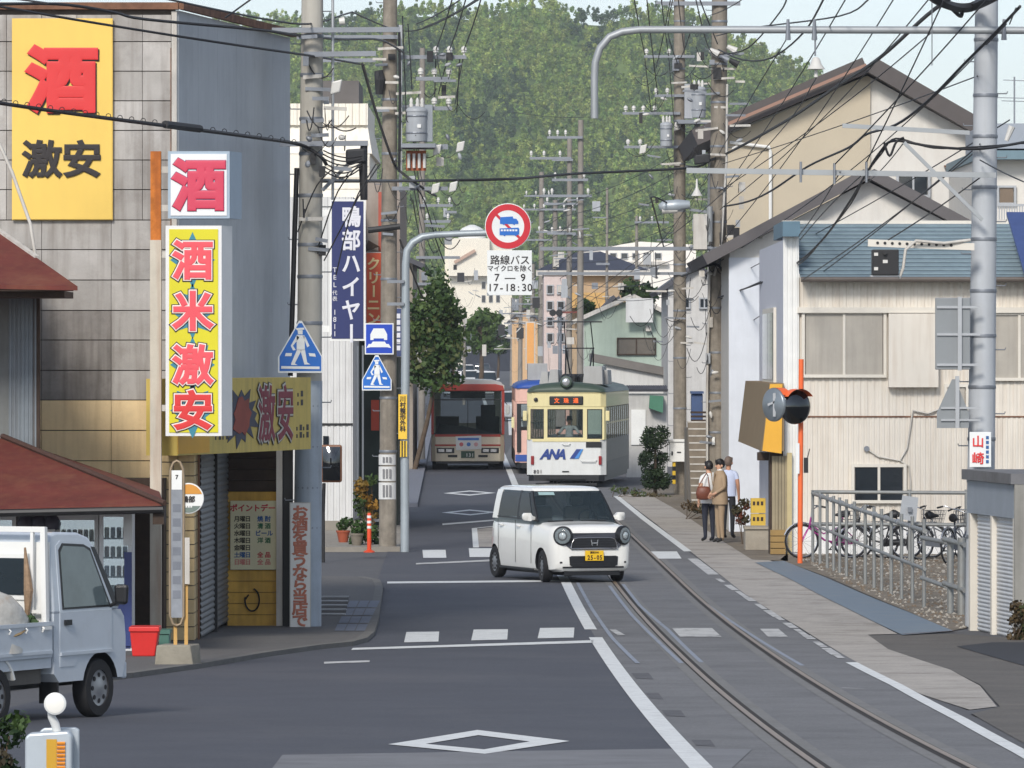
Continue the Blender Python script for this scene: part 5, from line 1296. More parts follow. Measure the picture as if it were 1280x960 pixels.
an = wthing('tv_antenna', 'thin television antenna on the roof behind the big pole', 'antenna', (X(1268, 158), 158, Z(158, 158)))
part('mast', mBand, an, lambda m: m.tube([P(1268, 158, 158), P(1268, 96, 158)], 0.02, 6))
for y, w in ((100, 14), (122, 22), (126, 16)): part('boom', mBand, an, lambda m: m.bar(P(1268-w, y, 158), P(1268+w, y+1, 158), 0.02, 0.02))
bt = wthing('blue_tarp_roof', 'deep blue tin lean-to roof beside the blue slate roof', 'roof', (X(1285, 123), 123, 0))
part('sheet', M('cobalt_tin', (62, 80, 128), 0.5, var=0.1, streak=0.2, dirt=(40, 56, 100)), bt, lambda m: m.hexa([P(1258, 265, 126.8), P(1500, 265, 126.8), P(1500, 346, 123.5), P(1282, 346, 123.5)]+[p+Vector((0, 0, -0.06)) for p in (P(1258, 265, 126.8), P(1500, 265, 126.8), P(1500, 346, 123.5), P(1282, 346, 123.5))]))
bx('prop', mAlu, bt, X(1300, 123.6), X(1304, 123.6), 123.55, 123.62, 0, Z(346, 123.6))

# ---------------------------------------------------------------- roller-shutter shed
sh = wthing('shutter_shed', 'grey concrete shed with two white roller shutter bays at the big pole', 'shed', (X(1250, 86), 86, zg(86)))
A = Vector((X(1209, 88.5), 88.5, 0)); B = Vector((X(1267, 85.2), 85.2, 0)); U = (B-A).normalized(); Nn = Vector((U.y, -U.x, 0)); Lf = (B-A).length
z0 = zg(87)-0.02; ztp = Z(600, 87)
mShd = M('shed_concrete', (136, 134, 128), 0.85, var=0.12, streak=0.4, dirt=(92, 88, 80))
part('body', mShd, sh, lambda m: m.prism([tuple((A-Nn*0.12)[:2]), tuple((B-Nn*0.12)[:2]), (X(1267, 85.2)+3, 85.2), (X(1209, 88.5)+3, 88.5)], z0, ztp-0.02, axis='z'))
part('roof_slab', M('shed_roof', (110, 110, 112), 0.85, var=0.15, dirt=(80, 78, 76), dirt_amt=0.5), sh, lambda m: m.prism([tuple((A-U*0.1+Nn*0.06)[:2]), tuple((B+U*0.12+Nn*0.06)[:2]), (B.x+3, B.y-0.15), (A.x+3, A.y)], ztp-0.02, ztp+0.12, axis='z'))
part('fascia', M('fascia_blue_grey', (150, 158, 168), 0.5, metal=0.2, var=0.08), sh, lambda m: m.obox((A.x, A.y, ztp-0.48), U*Lf, -Nn*0.1, (0, 0, 0.45)))
mShW = M('shutter_white', (204, 206, 208), 0.5, metal=0.2, var=0.05, streak=0.15, dirt=(150, 146, 138))
for a, b in ((0.12, 0.48), (0.54, 0.97)):
    pa, pb = A+U*Lf*a-Nn*0.08, A+U*Lf*b-Nn*0.08
    part('shutter', mShW, sh, lambda m: slatted(m, (pa.x, pa.y), (pb.x, pb.y), zg(87), ztp-0.48, 0.055, 0.016), smooth=50)
for t in (0.03, 0.5, 0.98):
    c = A+U*Lf*t
    part('bay_post', mFrW, sh, lambda m: m.obox((c.x, c.y, z0), U*0.12, -Nn*0.12, (0, 0, ztp-0.48-z0)))
bx('camera_side_wall', mShd, sh, X(1268, 85.1), X(1268, 85.1)+3, 85.08, 85.19, z0, ztp-0.021)

# ---------------------------------------------------------------- big pale pole with overhead arms
pE, YE, atE = utility_pole('thick pale steel-banded pole rising behind the shutter shed', 1224, 806, 1234, -60, 36, M('pole_blue_grey', (176, 180, 184), 0.6, var=0.05, streak=0.2, dirt=(140, 138, 134)), None, bands=12, Y=90.0)
mArm = M('arm_grey', (158, 162, 164), 0.5, metal=0.3, var=0.05)
oa = wthing('catenary_beam', 'long grey overhead arm with a hooked end hanging over the track', 'overhead beam', (X(1225, 89.6), 89.6, Z(38, 89.6)))
pts = [(743, 148), (743, 95), (744, 78), (750, 60), (762, 46), (778, 39.5), (800, 37), (900, 37), (1100, 37.5), (1300, 38)]
part('arm_tube', mArm, oa, lambda m: m.tube([P(x, y, 89.55) for x, y in pts], 0.052, 10), smooth=60)
for x in (985, 1018, 1255):
    part('hanger_clamp', mBand, oa, lambda m: m.tube([P(x, 24, 89.5), P(x, 50, 89.5)], [0.02, 0.04], 8))
part('hanger_rod', mBand, oa, lambda m: m.tube([P(1019, 44, 89.5), P(1019, 70, 89.5)], 0.012, 6))
part('bell_insulator', mIns, oa, lambda m: m.lathe([(0.02, 0.12), (0.05, 0.1), (0.08, 0.02), (0.13, -0.05), (0.02, -0.06), (0.03, -0.16)], 14, c=P(1020, 82, 89.5)), smooth=50)
part('hanger_rod', mBand, oa, lambda m: m.tube([P(1165, 2, 89.5), P(1165, 82, 89.5)], 0.008, 6))
o2 = wthing('catenary_beam', 'lower straight overhead arm running from the big pole across the tan wall', 'overhead beam', (X(1240, 89.6), 89.6, Z(216, 89.6)))
part('arm_tube', mArm, o2, lambda m: m.bar(P(858, 213, 89.55), P(1245, 219, 89.55), 0.06, 0.075))
part('brace', mArm, o2, lambda m: m.bar(P(1130, 178, 89.55), P(1228, 275, 89.55), 0.05, 0.05))
part('stay', mArm, o2, lambda m: m.bar(P(1053, 157, 89.55), P(1212, 166, 89.55), 0.05, 0.06))
for x, y in ((1043, 216), (1083, 214), (1001, 214)): part('clamp', mBand, o2, lambda m: m.tube([P(x, y-12, 89.45), P(x, y+14, 89.45)], 0.018, 6))
part('bracket_box', mIns, pE, lambda m: m.tube([P(1265, 158, 89.6), P(1258, 176, 89.6)], [0.05, 0.03], 8))
# signal unit hung from the pole
su = wthing('signal_unit', 'black lamp unit hanging from a perforated arm on the big pole', 'signal', (X(1108, 89.4), 89.4, Z(346, 89.4)))
part('arm', mFrW, su, lambda m: m.obox(P(1085, 308, 89.4), P(1218, 313, 89.4)-P(1085, 308, 89.4), (0, 0.06, 0), (0, 0, 0.10)))
for k in range(11): part('arm_hole', mBlack, su, lambda m: disc(m, 1097+k*9.2, 303.5+k*0.3, 89.388, 0.02, 0.01))
part('box', mBlack, su, lambda m: m.box(X(1090, 89.3), X(1123, 89.3), 89.2, 89.5, Z(344, 89.3), Z(312, 89.3)), bevel=0.01)
part('lens', mIns, su, lambda m: m.box(X(1103, 89.3), X(1109, 89.3), 89.19, 89.198, Z(329, 89.3), Z(325, 89.3)))
part('hood', mBlack, su, lambda m: m.tube([P(1106, 316, 89.15), P(1106, 316, 89.25)], 0.03, 10))
part('frame', mAlu, su, lambda m: m.box(X(1088, 89.3), X(1125, 89.3), 89.25, 89.45, Z(346, 89.3), Z(344.2, 89.3)))
for y in (318, 336): part('hinge', mIns, su, lambda m: m.box(X(1092, 89.3), X(1097, 89.3), 89.18, 89.199, Z(y+2, 89.3), Z(y-2, 89.3)))
part('cable', mTrim, su, lambda m: m.tube([P(1213, 300, 89.4), P(1180, 304, 89.35), P(1145, 301, 89.3), P(1132, 312, 89.3), P(1129, 335, 89.3), P(1124, 348, 89.3)], 0.022, 8), smooth=60)
# backs of two road signs and the shop plate on the pole
mBk = M('sign_back', (136, 140, 142), 0.5, metal=0.3, var=0.05, streak=0.2, dirt=(110, 110, 110))
sb = wthing('road_sign', 'grey back of a rectangular road sign on the big pole', 'road sign', (X(1195, 89.6), 89.6, Z(462, 89.6)))
part('plate', mBk, sb, lambda m: m.box(X(1169, 89.6), X(1213, 89.6), 89.6, 89.63, Z(462, 89.6), Z(372, 89.6)), bevel=0.01)
part('rail', mAlu, sb, lambda m: m.box(X(1197, 89.6), X(1202, 89.6), 89.55, 89.598, Z(463, 89.6), Z(371, 89.6)))
for y in (384, 418, 456): part('clamp', mAlu, sb, lambda m: m.box(X(1171, 89.6), X(1225, 89.6), 89.57, 89.597, Z(y+1.5, 89.6), Z(y-1.5, 89.6)))
sb = wthing('road_sign', 'grey back of a triangular road sign below the rectangular one', 'road sign', (X(1190, 89.6), 89.6, Z(535, 89.6)))
spoly('plate', mBk, sb, [(1190, 474), (1194, 474), (1211, 516), (1211, 535), (1171, 535), (1171, 516)], 89.63, 0.03)
part('rail', mAlu, sb, lambda m: m.box(X(1194, 89.6), X(1199, 89.6), 89.55, 89.598, Z(535, 89.6), Z(470, 89.6)))
for y in (510, 525): part('clamp', mAlu, sb, lambda m: m.box(X(1176, 89.6), X(1225, 89.6), 89.57, 89.597, Z(y+1.2, 89.6), Z(y-1.2, 89.6)))
ym = sign('pole_plate', 'white plate with two red characters on the big pole above the shed', 1212, 1239, 540, 584, 89.62, 0.01, mSW, mSW, 0.004)
lett(ym, '山崎', 1222.5, 552, 89.6, 15.5, mRed, bold=0.022, vertical=True, pitch=1.35)
for k in range(6): bx('small_print', mInkB, ym, X(1232.5, 89.6), X(1236, 89.6), 89.6, 89.607, Z(549+k*6, 89.6), Z(545+k*6, 89.6))

# ---------------------------------------------------------------- right-hand utility poles
pC, YC, atC = utility_pole('thick mottled pole behind the three people', 895, 655, 900, -70, 24, mPoleD, 'street side poles', bands=12, Y=147)
part('cable_pipe', mTrim, pC, lambda m: m.tube([P(909, 105, YC-0.3), P(908, 200, YC-0.3), P(902, 300, YC-0.3), P(893, 345, YC-0.3)], 0.03, 6), smooth=60)
part('cable_pipe', mTrim, pC, lambda m: m.tube([P(884, 640, YC-0.2), P(884, 480, YC-0.2), P(888, 300, YC-0.2)], 0.03, 6), smooth=60)
crossarm(pC, YC, 675, 912, 311, (), 0.085); crossarm(pC, YC, 826, 925, 5, (), 0.09)
for k, (x, y) in enumerate(((915, 58), (918, 75), (905, 70), (893, 62))): part('dead_end_clamp', [mIns, mCab, mBand, mIns][k], pC, lambda m: m.tube([P(x-6, y, YC-0.3), P(x+5, y+6, YC-0.3)], [0.05, 0.09], 8))
lamp(pC, YC, 823, 862, 259)
part('lamp_arm', mBand, pC, lambda m: m.bar(P(862, 262, YC-0.25), P(892, 266, YC-0.25), 0.06, 0.06))
bx('meter_cabinet', mTrim, pC, X(866, YC), X(883, YC), YC-0.5, YC-0.2, Z(312, YC), Z(268, YC))
part('splice_box', mCab, pC, lambda m: m.obox(P(868, 206, YC-0.5), (0.36, 0, 0.05), (0, 0.2, 0), (0, 0, 0.22)), bevel=0.03)
part('service_duct', M('duct_grey', (150, 154, 156), 0.5, metal=0.2, var=0.06), pC, lambda m: m.tube([P(887, 258, YC-0.35), P(887, 302, YC-0.35)], 0.07, 10))
bx('small_plate', mWhite, pC, X(889.5, YC), X(893, YC), YC-0.26, YC-0.245, Z(556, YC), Z(546, YC))
part('hanging_bell', mIns, pC, lambda m: m.lathe([(0.02, 0.3), (0.03, 0.1), (0.09, -0.02), (0.13, -0.09), (0.02, -0.1)], 12, c=P(871, 240, YC-0.5)), smooth=50)

pD, YD, atD = utility_pole('slim dark pole with transformer and white control box near the bush', 850, 617, 849, -70, 17, mPoleD, 'street side poles', bands=10, Y=179)
transformer(pD, YD, 872, 110, 148, 19, -0.5); part('second_tank', mTrf, pD, lambda m: m.box(X(855, YD), X(865, YD), YD-0.6, YD-0.1, Z(149, YD), Z(106, YD)))
bx('transformer_shelf', mBand, pD, X(845, YD), X(896, YD), YD-0.9, YD-0.1, Z(156, YD), Z(151, YD))
transformer(pD, YD, 832, 155, 184, 15, -0.8)
crossarm(pD, YD, 672, 858, 342, (), 0.08); crossarm(pD, YD, 805, 868, 71, (808, 836)); crossarm(pD, YD, 818, 858, 120, (820, 834)); crossarm(pD, YD, 780, 850, 184, (785, 800)); crossarm(pD, YD, 778, 850, 142, (782, 792, 804, 818))
for x, y in ((846, 158), (803, 187), (880, 162)): switch(pD, YD, x, y, 0.16)
crossarm(pD, YD, 820, 862, 4, (827,))
cbx = wthing('control_box', 'white metal control box strapped to the slim dark pole', 'box', (X(849, 178.6), 178.6, Z(582, 178.6)))
part('cabinet', mWhite, cbx, lambda m: m.box(X(836.5, 178.5), X(861, 178.5), 178.3, 178.75, Z(577, 178.5), Z(552, 178.5)), bevel=0.01)
part('lid', mWhite, cbx, lambda m: m.box(X(835, 178.5), X(862.5, 178.5), 178.25, 178.8, Z(552, 178.5), Z(549, 178.5)))
part('latch', mBlack, cbx, lambda m: m.box(X(839, 178.5), X(841, 178.5), 178.28, 178.299, Z(569, 178.5), Z(564, 178.5)))
part('keyhole_plate', mBlack, cbx, lambda m: m.box(X(846, 178.5), X(851, 178.5), 178.285, 178.299, Z(566, 178.5), Z(564.5, 178.5)))
hz_ = wthing('striped_guy_guard', 'yellow and black striped guard at the foot of the slim pole', 'guard', (X(842, 178), 178, 0))
for k in range(5): part('stripe', M('hazard_yellow', (222, 184, 52)) if k % 2 == 0 else mBlack, hz_, lambda m: m.tube([P(842.5, 605-k*5.5, 178.4), P(842.5, 599.6-k*5.5, 178.4)], 0.05, 8))

# far poles along the street
def far_pole(label, x, y0_, yt, Y, arms, w, group='distant street poles'):
    p = wthing('utility_pole', label, 'pole', (X(x, Y), Y, zg(Y)), group)
    part('shaft', mPoleF, p, lambda m: m.tube([(X(x, Y), Y, zg(Y)-0.1), P(x+1, yt, Y)], [w/2*Y/F, w/2.6*Y/F], 10), smooth=50)
    for (a, b, yy, ins) in arms: crossarm(p, Y, a, b, yy, ins, h=0.10, insh=0.22)
    return p
FL = 'thin grey pole with crossarms among the distant street poles'
far_pole('distant pole with four crossarms of insulators in front of the navy roof', 725, 0, 150, 250, ((684, 728, 172, (687, 697, 707)), (662, 714, 198, (664, 680, 700)), (690, 735, 225, (694, 730)), (676, 740, 245, (680, 690, 735))), 9)
far_pole('distant pole with three crossarms next to the four-armed one', 711, 0, 172, 290, ((690, 716, 200, ()), (680, 728, 255, (684, 722)), (684, 720, 292, (690, 712))), 8)
far_pole('distant pole standing before the pink apartments', 693, 0, 250, 330, ((664, 720, 262, (668, 680, 705, 716)), (670, 712, 290, (674, 700))), 8)
far_pole('distant pole with wide crossarms just right of the time plate', 676, 0, 215, 370, ((655, 700, 245, (658, 670, 690)), (650, 698, 262, (655, 694)), (654, 690, 300, ())), 8)
far_pole(FL, 665, 0, 330, 430, ((640, 690, 380, (645, 660, 680)), (645, 685, 395, ())), 7)
far_pole(FL, 650, 0, 352, 480, ((628, 668, 392, (632, 660)), (630, 664, 404, ())), 6)
far_pole(FL, 640, 0, 372, 560, ((620, 655, 412, (624, 650)),), 6)
far_pole('distant pole rising between the steel mast and the street tree', 527, 0, 60, 235, ((524, 566, 257, (530, 548, 562)), (530, 564, 277, (534, 560)), (520, 575, 322, ()), (522, 550, 355, ())), 9)
far_pole('slim white lamp post beside the queue of cars', 580, 0, 385, 420, ((566, 584, 424, ()),), 4)
far_pole('thin bare mast standing before the navy roof', 758, 0, 235, 300, ((745, 762, 330, ()),), 4)
far_pole('thin mast with one crossarm before the white hall', 795, 0, 270, 310, ((793, 836, 278, (800, 815)),), 5)
cr = wthing('crossing_signal', 'pair of round crossing lamps among the distant poles', 'signal', (X(696, 280), 280, zg(280)))
part('post', mBand, cr, lambda m: m.tube([P(700, 470, 280), P(700, 384, 280)], 0.08, 8))
for x in (691, 699): part('lamp', mBlack, cr, lambda m: disc(m, x, 391, 279.8, 0.15, 0.15))
part('cross_bar', M('signal_red_bar', (120, 60, 50), 0.6), cr, lambda m: m.bar(P(690, 391, 280.1), P(726, 390, 280.1), 0.08, 0.08))

clutter(pC, YC, 862, 930, 40, 330, 70, 4); clutter(pC, YC, 878, 912, 330, 560, 22, 5); clutter(pD, YD, 800, 880, 70, 440, 80, 6)
for k_, r_ in enumerate([o for o in WROOTS if o.get('group') == 'distant street poles']):
    xx_ = 640+r_.location.x*F/r_.location.y
    clutter(r_, r_.location.y, xx_-26, xx_+26, 240 if k_ < 4 else 330, 440, 22, 50+k_)
# ---------------------------------------------------------------- concrete stair between the poles
st = wthing('concrete_stair', 'narrow concrete stair climbing between the two right-hand poles', 'stair', (X(877, 165), 165, 0))
for k in range(12):
    y = 165+k*0.3
    bx('stair_tread', M('stair_concrete', (124, 114, 100), 0.9, var=0.2, scale=3, dirt=(84, 76, 64), dirt_amt=0.5), st, X(864, 165), X(893, 165), y, y+0.31, -0.05, 0.18*(k+1))
for k in range(12): bx('nosing', mTrim, st, X(864.5, 165), X(892.5, 165), 165+k*0.3-0.012, 165+k*0.3+0.05, 0.18*(k+1)-0.03, 0.18*(k+1)+0.006)
for x in (888, ): part('handrail', mAlu, st, lambda m: m.tube([P(x, 628, 164.8), P(x, 560, 164.8), P(x-1, 510, 168.5), P(x-1, 520, 168.6)], 0.03, 6))
for k in range(4): bx('upper_tread', mDkWood, st, X(864, 169), X(886, 169), 168.8+k*0.25, 169.0+k*0.25, Z(532-k*5, 169), Z(529.5-k*5, 169))
rw = wthing('retaining_wall', 'mottled concrete wall beside the stair and pole', 'wall', (X(880, 170), 170, 0))
bx('wall', M('mossy_concrete', (110, 102, 90), 0.9, var=0.2, scale=1.5, streak=0.4, dirt=(70, 66, 54)), rw, X(858, 170), X(912, 170), 169.6, 172, -0.05, Z(535, 170))
wbn = wthing('blue_water_tank', 'blue plastic tank above the stair', 'tank', (X(871, 171), 171, Z(528, 171)))
part('tank', M('tank_blue', (62, 82, 120), 0.5, var=0.08), wbn, lambda m: m.box(X(864, 171), X(878, 171), 170.6, 171.4, Z(535, 171), Z(492, 171)), bevel=0.03)
part('lid', M('tank_blue', (54, 84, 136)), wbn, lambda m: m.box(X(863, 171), X(879, 171), 170.5, 171.5, Z(492, 171), Z(489, 171)))

# ---------------------------------------------------------------- ramp railing and back rail
mRail = M('weathered_rail', (146, 148, 146), 0.55, metal=0.4, var=0.12, scale=4, dirt=(112, 100, 86), dirt_amt=0.4, dirt_scale=4)
rl = wthing('ramp_railing', 'weathered grey tube railing with upright bars along the steel ramp', 'railing', (X(1016, 120), 120, 0))
a, b = Vector((X(1016, 120), 120.0, 0)), Vector((X(1156, 97.6), 97.6, 0))
def lp(t, z): v = a.lerp(b, t); return Vector((v.x, v.y, zg(v.y)+z))
part('top_rail', mRail, rl, lambda m: m.tube([lp(0, 1.30), lp(0.5, 1.24), lp(1, 1.18)], 0.035, 10), smooth=60)
part('lower_rail', mRail, rl, lambda m: m.tube([lp(0, 0.72), lp(0.5, 0.66), lp(1, 0.60)], 0.028, 10), smooth=60)
for x in (1016, 1025, 1034, 1042, 1049.5, 1058, 1068, 1081.5, 1092.5, 1102, 1114, 1127, 1140.5, 1155):
    t = ((x-640)*120.0-(1016-640)*120.0)  # depth along the line through the picture column
    lo_, hi_ = 0.0, 1.0
    for _ in range(30):
        md = (lo_+hi_)/2; v = a.lerp(b, md)
        if 640+v.x*F/v.y < x: lo_ = md
        else: hi_ = md
    part('upright', mRail, rl, lambda m: m.tube([lp(lo_, -0.02), lp(lo_, 1.36)], 0.028, 8), smooth=60)
for k in range(9): part('rail_clamp', mBand, rl, lambda m: m.tube([lp(0.1+k*0.1-0.004, 1.29-0.01*k), lp(0.1+k*0.1+0.004, 1.29-0.01*k)], 0.05, 8))
e1 = wthing('end_railing', 'short two-bar railing across the foot of the ramp', 'railing', (X(1180, 96), 96, zg(96)))
for z in (0.80, 0.28):
    part('bar', mRail, e1, lambda m: m.tube([P(1152, 672 if z > .5 else 722, 96.8), P(1182, 678 if z > .5 else 733, 95.6)], 0.035, 8), smooth=60)
    part('bar', mRail, e1, lambda m: m.tube([P(1180, 674 if z > .5 else 729, 95.4), P(1206, 681 if z > .5 else 738, 94.4)], 0.04, 8), smooth=60)
for x, Y_, rr_ in ((1188, 95.2, 0.05), (1202, 94.6, 0.06)): part('post', mRail, e1, lambda m: m.tube([(X(x, Y_), Y_, zg(Y_)-0.02), (X(x, Y_), Y_, Z(672, Y_))], rr_, 10), smooth=60)
br_ = wthing('back_railing', 'low tube railing standing behind the parked bicycles', 'railing', (X(1110, 123.8), 123.8, 0))
for z, yy in ((1, 615), (0, 655)): part('bar', mRail, br_, lambda m: m.tube([P(1017, yy, 121.0), P(1208, yy+1, 121.0)], 0.035, 8), smooth=60)
for x in (1137, 1208): part('post', mRail, br_, lambda m: m.tube([(X(x, 121.0), 121.0, -0.02), P(x, 612, 121.0)], 0.035, 8), smooth=60)
pn = wthing('grey_notice', 'tilted blank grey board on the railing post by the bicycles', 'notice board', (X(1137, 120.8), 120.8, Z(650, 120.8)))
part('board', M('notice_board_grey', (166, 170, 174), 0.5, var=0.05), pn, lambda m: m.hexa([P(1124, 648, 120.8), P(1145, 653, 120.8), P(1145, 653, 120.86), P(1124, 648, 120.86), P(1128, 619, 120.8), P(1148, 622, 120.8), P(1148, 622, 120.86), P(1128, 619, 120.86)]))
part('clip', mBand, pn, lambda m: m.box(X(1135, 120.7), X(1140, 120.7), 120.72, 120.79, Z(640, 120.7), Z(634, 120.7)))

# ---------------------------------------------------------------- bicycles
mTyre = M('tyre_rubber', (30, 30, 32), 0.85, var=0.1); mChrome = M('chrome', (190, 190, 192), 0.25, metal=0.9, var=0.05)
def bicycle(label, x, Y, rz, col, basket=True):
    b = thing('bicycle', label, 'bicycle', (X(x, Y), Y, zg(Y)+0.012), rz, 'parked bicycles behind the railing')
    mF = M('bike_%d_%d_%d' % col, col, 0.35, var=0.05, coat=0.3); r = 0.32
    for cx in (-0.54, 0.54):
        w = part('wheel', mTyre, b, lambda m: m.tube([(cx+r*math.cos(t), 0, r+0.0+r*math.sin(t)) for t in [2*math.pi*k/24 for k in range(25)]], 0.019, 6, cap=False), smooth=60)
        part('rim', mChrome, w, lambda m: m.tube([(cx+(r-0.024)*math.cos(t), 0, r+(r-0.024)*math.sin(t)) for t in [2*math.pi*k/24 for k in range(25)]], 0.010, 5, cap=False), smooth=60)
        def sp(m):
            for k in range(12):
                t = math.pi*k/6; m.tube([(cx, 0, r), (cx+(r-0.025)*math.cos(t), 0, r+(r-0.025)*math.sin(t))], 0.003, 3)
            m.tube([(cx, -0.05, r), (cx, 0.05, r)], 0.022, 8)
        part('spokes', mChrome, w, sp)
    bbk, seat, head, hb_ = (-0.12, 0, 0.29), (-0.24, 0, 0.70), (0.36, 0, 0.78), (0.40, 0, 0.58)
    def fr(m):
        m.tube([bbk, (0.10, 0, 0.34), hb_], 0.019, 8); m.tube([bbk, seat, (-0.26, 0, 0.78)], 0.016, 8); m.tube([(-0.21, 0, 0.60), (0.12, 0, 0.46), (0.385, 0, 0.66)], 0.014, 8)
        m.tube([head, hb_], 0.02, 8)
        for s_ in (-1, 1): m.tube([bbk, (-0.54, 0.05*s_, r)], 0.010, 6); m.tube([(-0.22, 0, 0.62), (-0.54, 0.05*s_, r)], 0.009, 6)
    part('frame', mF, b, fr, smooth=60)
    def fk(m):
        for s_ in (-1, 1): m.tube([hb_, (0.44, 0.045*s_, 0.52), (0.54, 0.045*s_, r)], 0.011, 6)
    part('fork', mF, b, fk, smooth=60)
    part('saddle', mBlack, b, lambda m: m.tube([(-0.38, 0, 0.83), (-0.33, 0, 0.845), (-0.22, 0, 0.83), (-0.10, 0, 0.82)], [0.06, 0.085, 0.05, 0.02], 10), smooth=60)
    part('handlebar', mChrome, b, lambda m: m.tube([(0.12, -0.28, 0.97), (0.26, -0.24, 1.0), (0.34, -0.06, 0.93), (0.34, 0.06, 0.93), (0.26, 0.24, 1.0), (0.12, 0.28, 0.97)], 0.012, 6), smooth=60)
    part('stem', mChrome, b, lambda m: m.tube([(0.34, 0, 0.94), head], 0.013, 6))
    for s_ in (-1, 1): part('grip', mBlack, b, lambda m: m.tube([(0.22, 0.255*s_, 0.992), (0.10, 0.285*s_, 0.965)], 0.018, 8))
    part('chain_guard', mF, b, lambda m: m.prism([(-0.56, 0.27), (-0.10, 0.22), (-0.02, 0.29), (-0.10, 0.37), (-0.56, 0.35)], -0.075, -0.055))
    def mud(m):
        for cx in (-0.54, 0.54):
            arc = [(cx+(r+0.035)*math.cos(t), 0, r+(r+0.035)*math.sin(t)) for t in [R(20+k*15) for k in range(10)]]
            m.tube(arc, 0.018, 5)
    part('mudguards', mChrome, b, mud, smooth=60)
    def rk(m):
        m.bar((-0.78, -0.07, 0.70), (-0.3, -0.05, 0.70), 0.012); m.bar((-0.78, 0.07, 0.70), (-0.3, 0.05, 0.70), 0.012); m.bar((-0.78, -0.07, 0.70), (-0.78, 0.07, 0.70), 0.012); m.bar((-0.7, 0.06, 0.70), (-0.54, 0.06, r), 0.01); m.bar((-0.7, -0.06, 0.70), (-0.54, -0.06, r), 0.01)
    part('rear_rack', mChrome, b, rk)
    if basket:
        def bk(m):
            for k in range(7):
                t = k/6
                for y_ in (-0.15, 0.15): m.bar((0.40+0.30*t, y_, 0.66), (0.40+0.36*t, y_*1.1, 0.90), 0.006)
                m.bar((0.40, -0.15+0.3*t, 0.66), (0.40, -0.165+0.33*t, 0.90), 0.006); m.bar((0.70, -0.15+0.3*t, 0.66), (0.76, -0.165+0.33*t, 0.90), 0.006)
            for z, e in ((0.66, 0), (0.74, 0.02), (0.82, 0.04), (0.90, 0.06)):
                m.bar((0.40, -0.15, z), (0.70+e, -0.16, z), 0.008); m.bar((0.40, 0.15, z), (0.70+e, 0.16, z), 0.008); m.bar((0.40, -0.15, z), (0.40, 0.15, z), 0.008); m.bar((0.70+e, -0.16, z), (0.70+e, 0.16, z), 0.008)
        part('basket', M('basket_grey', (90, 90, 92), 0.5, metal=0.4), b, bk)
    def pd(m):
        m.tube([(-0.12, -0.07, 0.29), (-0.12, 0.07, 0.29)], 0.02, 8); m.bar((-0.12, -0.08, 0.29), (-0.02, -0.09, 0.16), 0.018); m.bar((-0.12, 0.08, 0.29), (-0.22, 0.09, 0.42), 0.018)
        m.box(-0.06, 0.02, -0.17, -0.09, 0.145, 0.17); m.box(-0.26, -0.18, 0.09, 0.17, 0.41, 0.435)
    part('pedals', mBlack, b, pd)
    return b
bicycle('bicycle with magenta frame standing behind the orange mirror pole', 1037, 121.6+0.9, 188, (176, 40, 140), False)
bicycle('black bicycle with wire basket leaning next to the magenta one', 1098, 122.2, 168, (34, 34, 38))
bicycle('dark bicycle behind the tilted grey notice board', 1135, 122.6, 28, (40, 42, 52))
bicycle('silver grey bicycle with loaded basket beside the shutter shed', 1178, 121.8, 35, (130, 132, 136))
bicycle('bicycle partly hidden by the two-bar end railing', 1200, 119.6, 62, (60, 64, 76))

# ---------------------------------------------------------------- orange pole with two traffic mirrors
Ym2 = 119.4
mp_ = wthing('mirror_pole', 'orange pole with two round traffic mirrors beside the steel ramp', 'traffic mirror', (X(1000.5, Ym2), Ym2, 0))
mOrP = M('mirror_orange', (232, 106, 52), 0.45, var=0.05)
part('pole', mOrP, mp_, lambda m: m.tube([(X(1000, Ym2), Ym2, -0.02), P(1001.5, 449, Ym2)], 0.048, 12), smooth=60)
def mirror(x, y, wpx, hpx, yaw, back):
    c = P(x, y, Ym2-0.25); r = hpx/2*Ym2/F
    rot = Matrix.Rotation(R(yaw), 3, 'Z')
    mb = MB(); n = 28
    prof = [(r, 0.05), (r*0.98, 0.0), (r*0.9, -0.03), (r*0.5, -0.09), (0.001, -0.11)] if not back else [(r, 0.02), (r, -0.02), (r*0.9, -0.04), (r*0.4, -0.09), (0.05, -0.10)]
    mb.lathe(prof, n, axis='y'); mb.v = [tuple(c+rot @ Vector(v)) for v in mb.v]
    face = mb.build('mirror_dish', mMir if not back else M('mirror_back_grey', (128, 136, 142), 0.35, metal=0.4, var=0.06), mp_, smooth=60)
    mb = MB()
    pts = [(r*1.02*math.cos(t), r*1.02*math.sin(t)) for t in [R(35+k*10) for k in range(12)]]
    k = len(pts); mb.add([tuple(c+rot @ Vector((u, -0.16 if not back else 0.0, w))) for u, w in pts]+[tuple(c+rot @ Vector((u, 0.06 if not back else 0.2, w))) for u, w in pts], [(i, i+1, k+i+1, k+i) for i in range(k-1)])
    mb.build('hood', mOrP, face, smooth=60)
    if back:
        part('rib', mAlu, face, lambda m: (m.bar(c+Vector((0, -0.13, -r*0.7)), c+Vector((0, -0.13, r*0.7)), 0.05, 0.03), m.bar(c+Vector((-r*0.4, -0.13, 0.0)), c+Vector((r*0.4, -0.13, 0.1)), 0.03, 0.04)))
    part('arm', mOrP, face, lambda m: m.tube([c+Vector((0, 0.06, 0)), Vector((X(1000.5, Ym2), Ym2, c.z))], 0.03, 8))
mirror(967.5, 506, 34, 42, -52, True)
mirror(995, 508.5, 36, 44, 30, False)
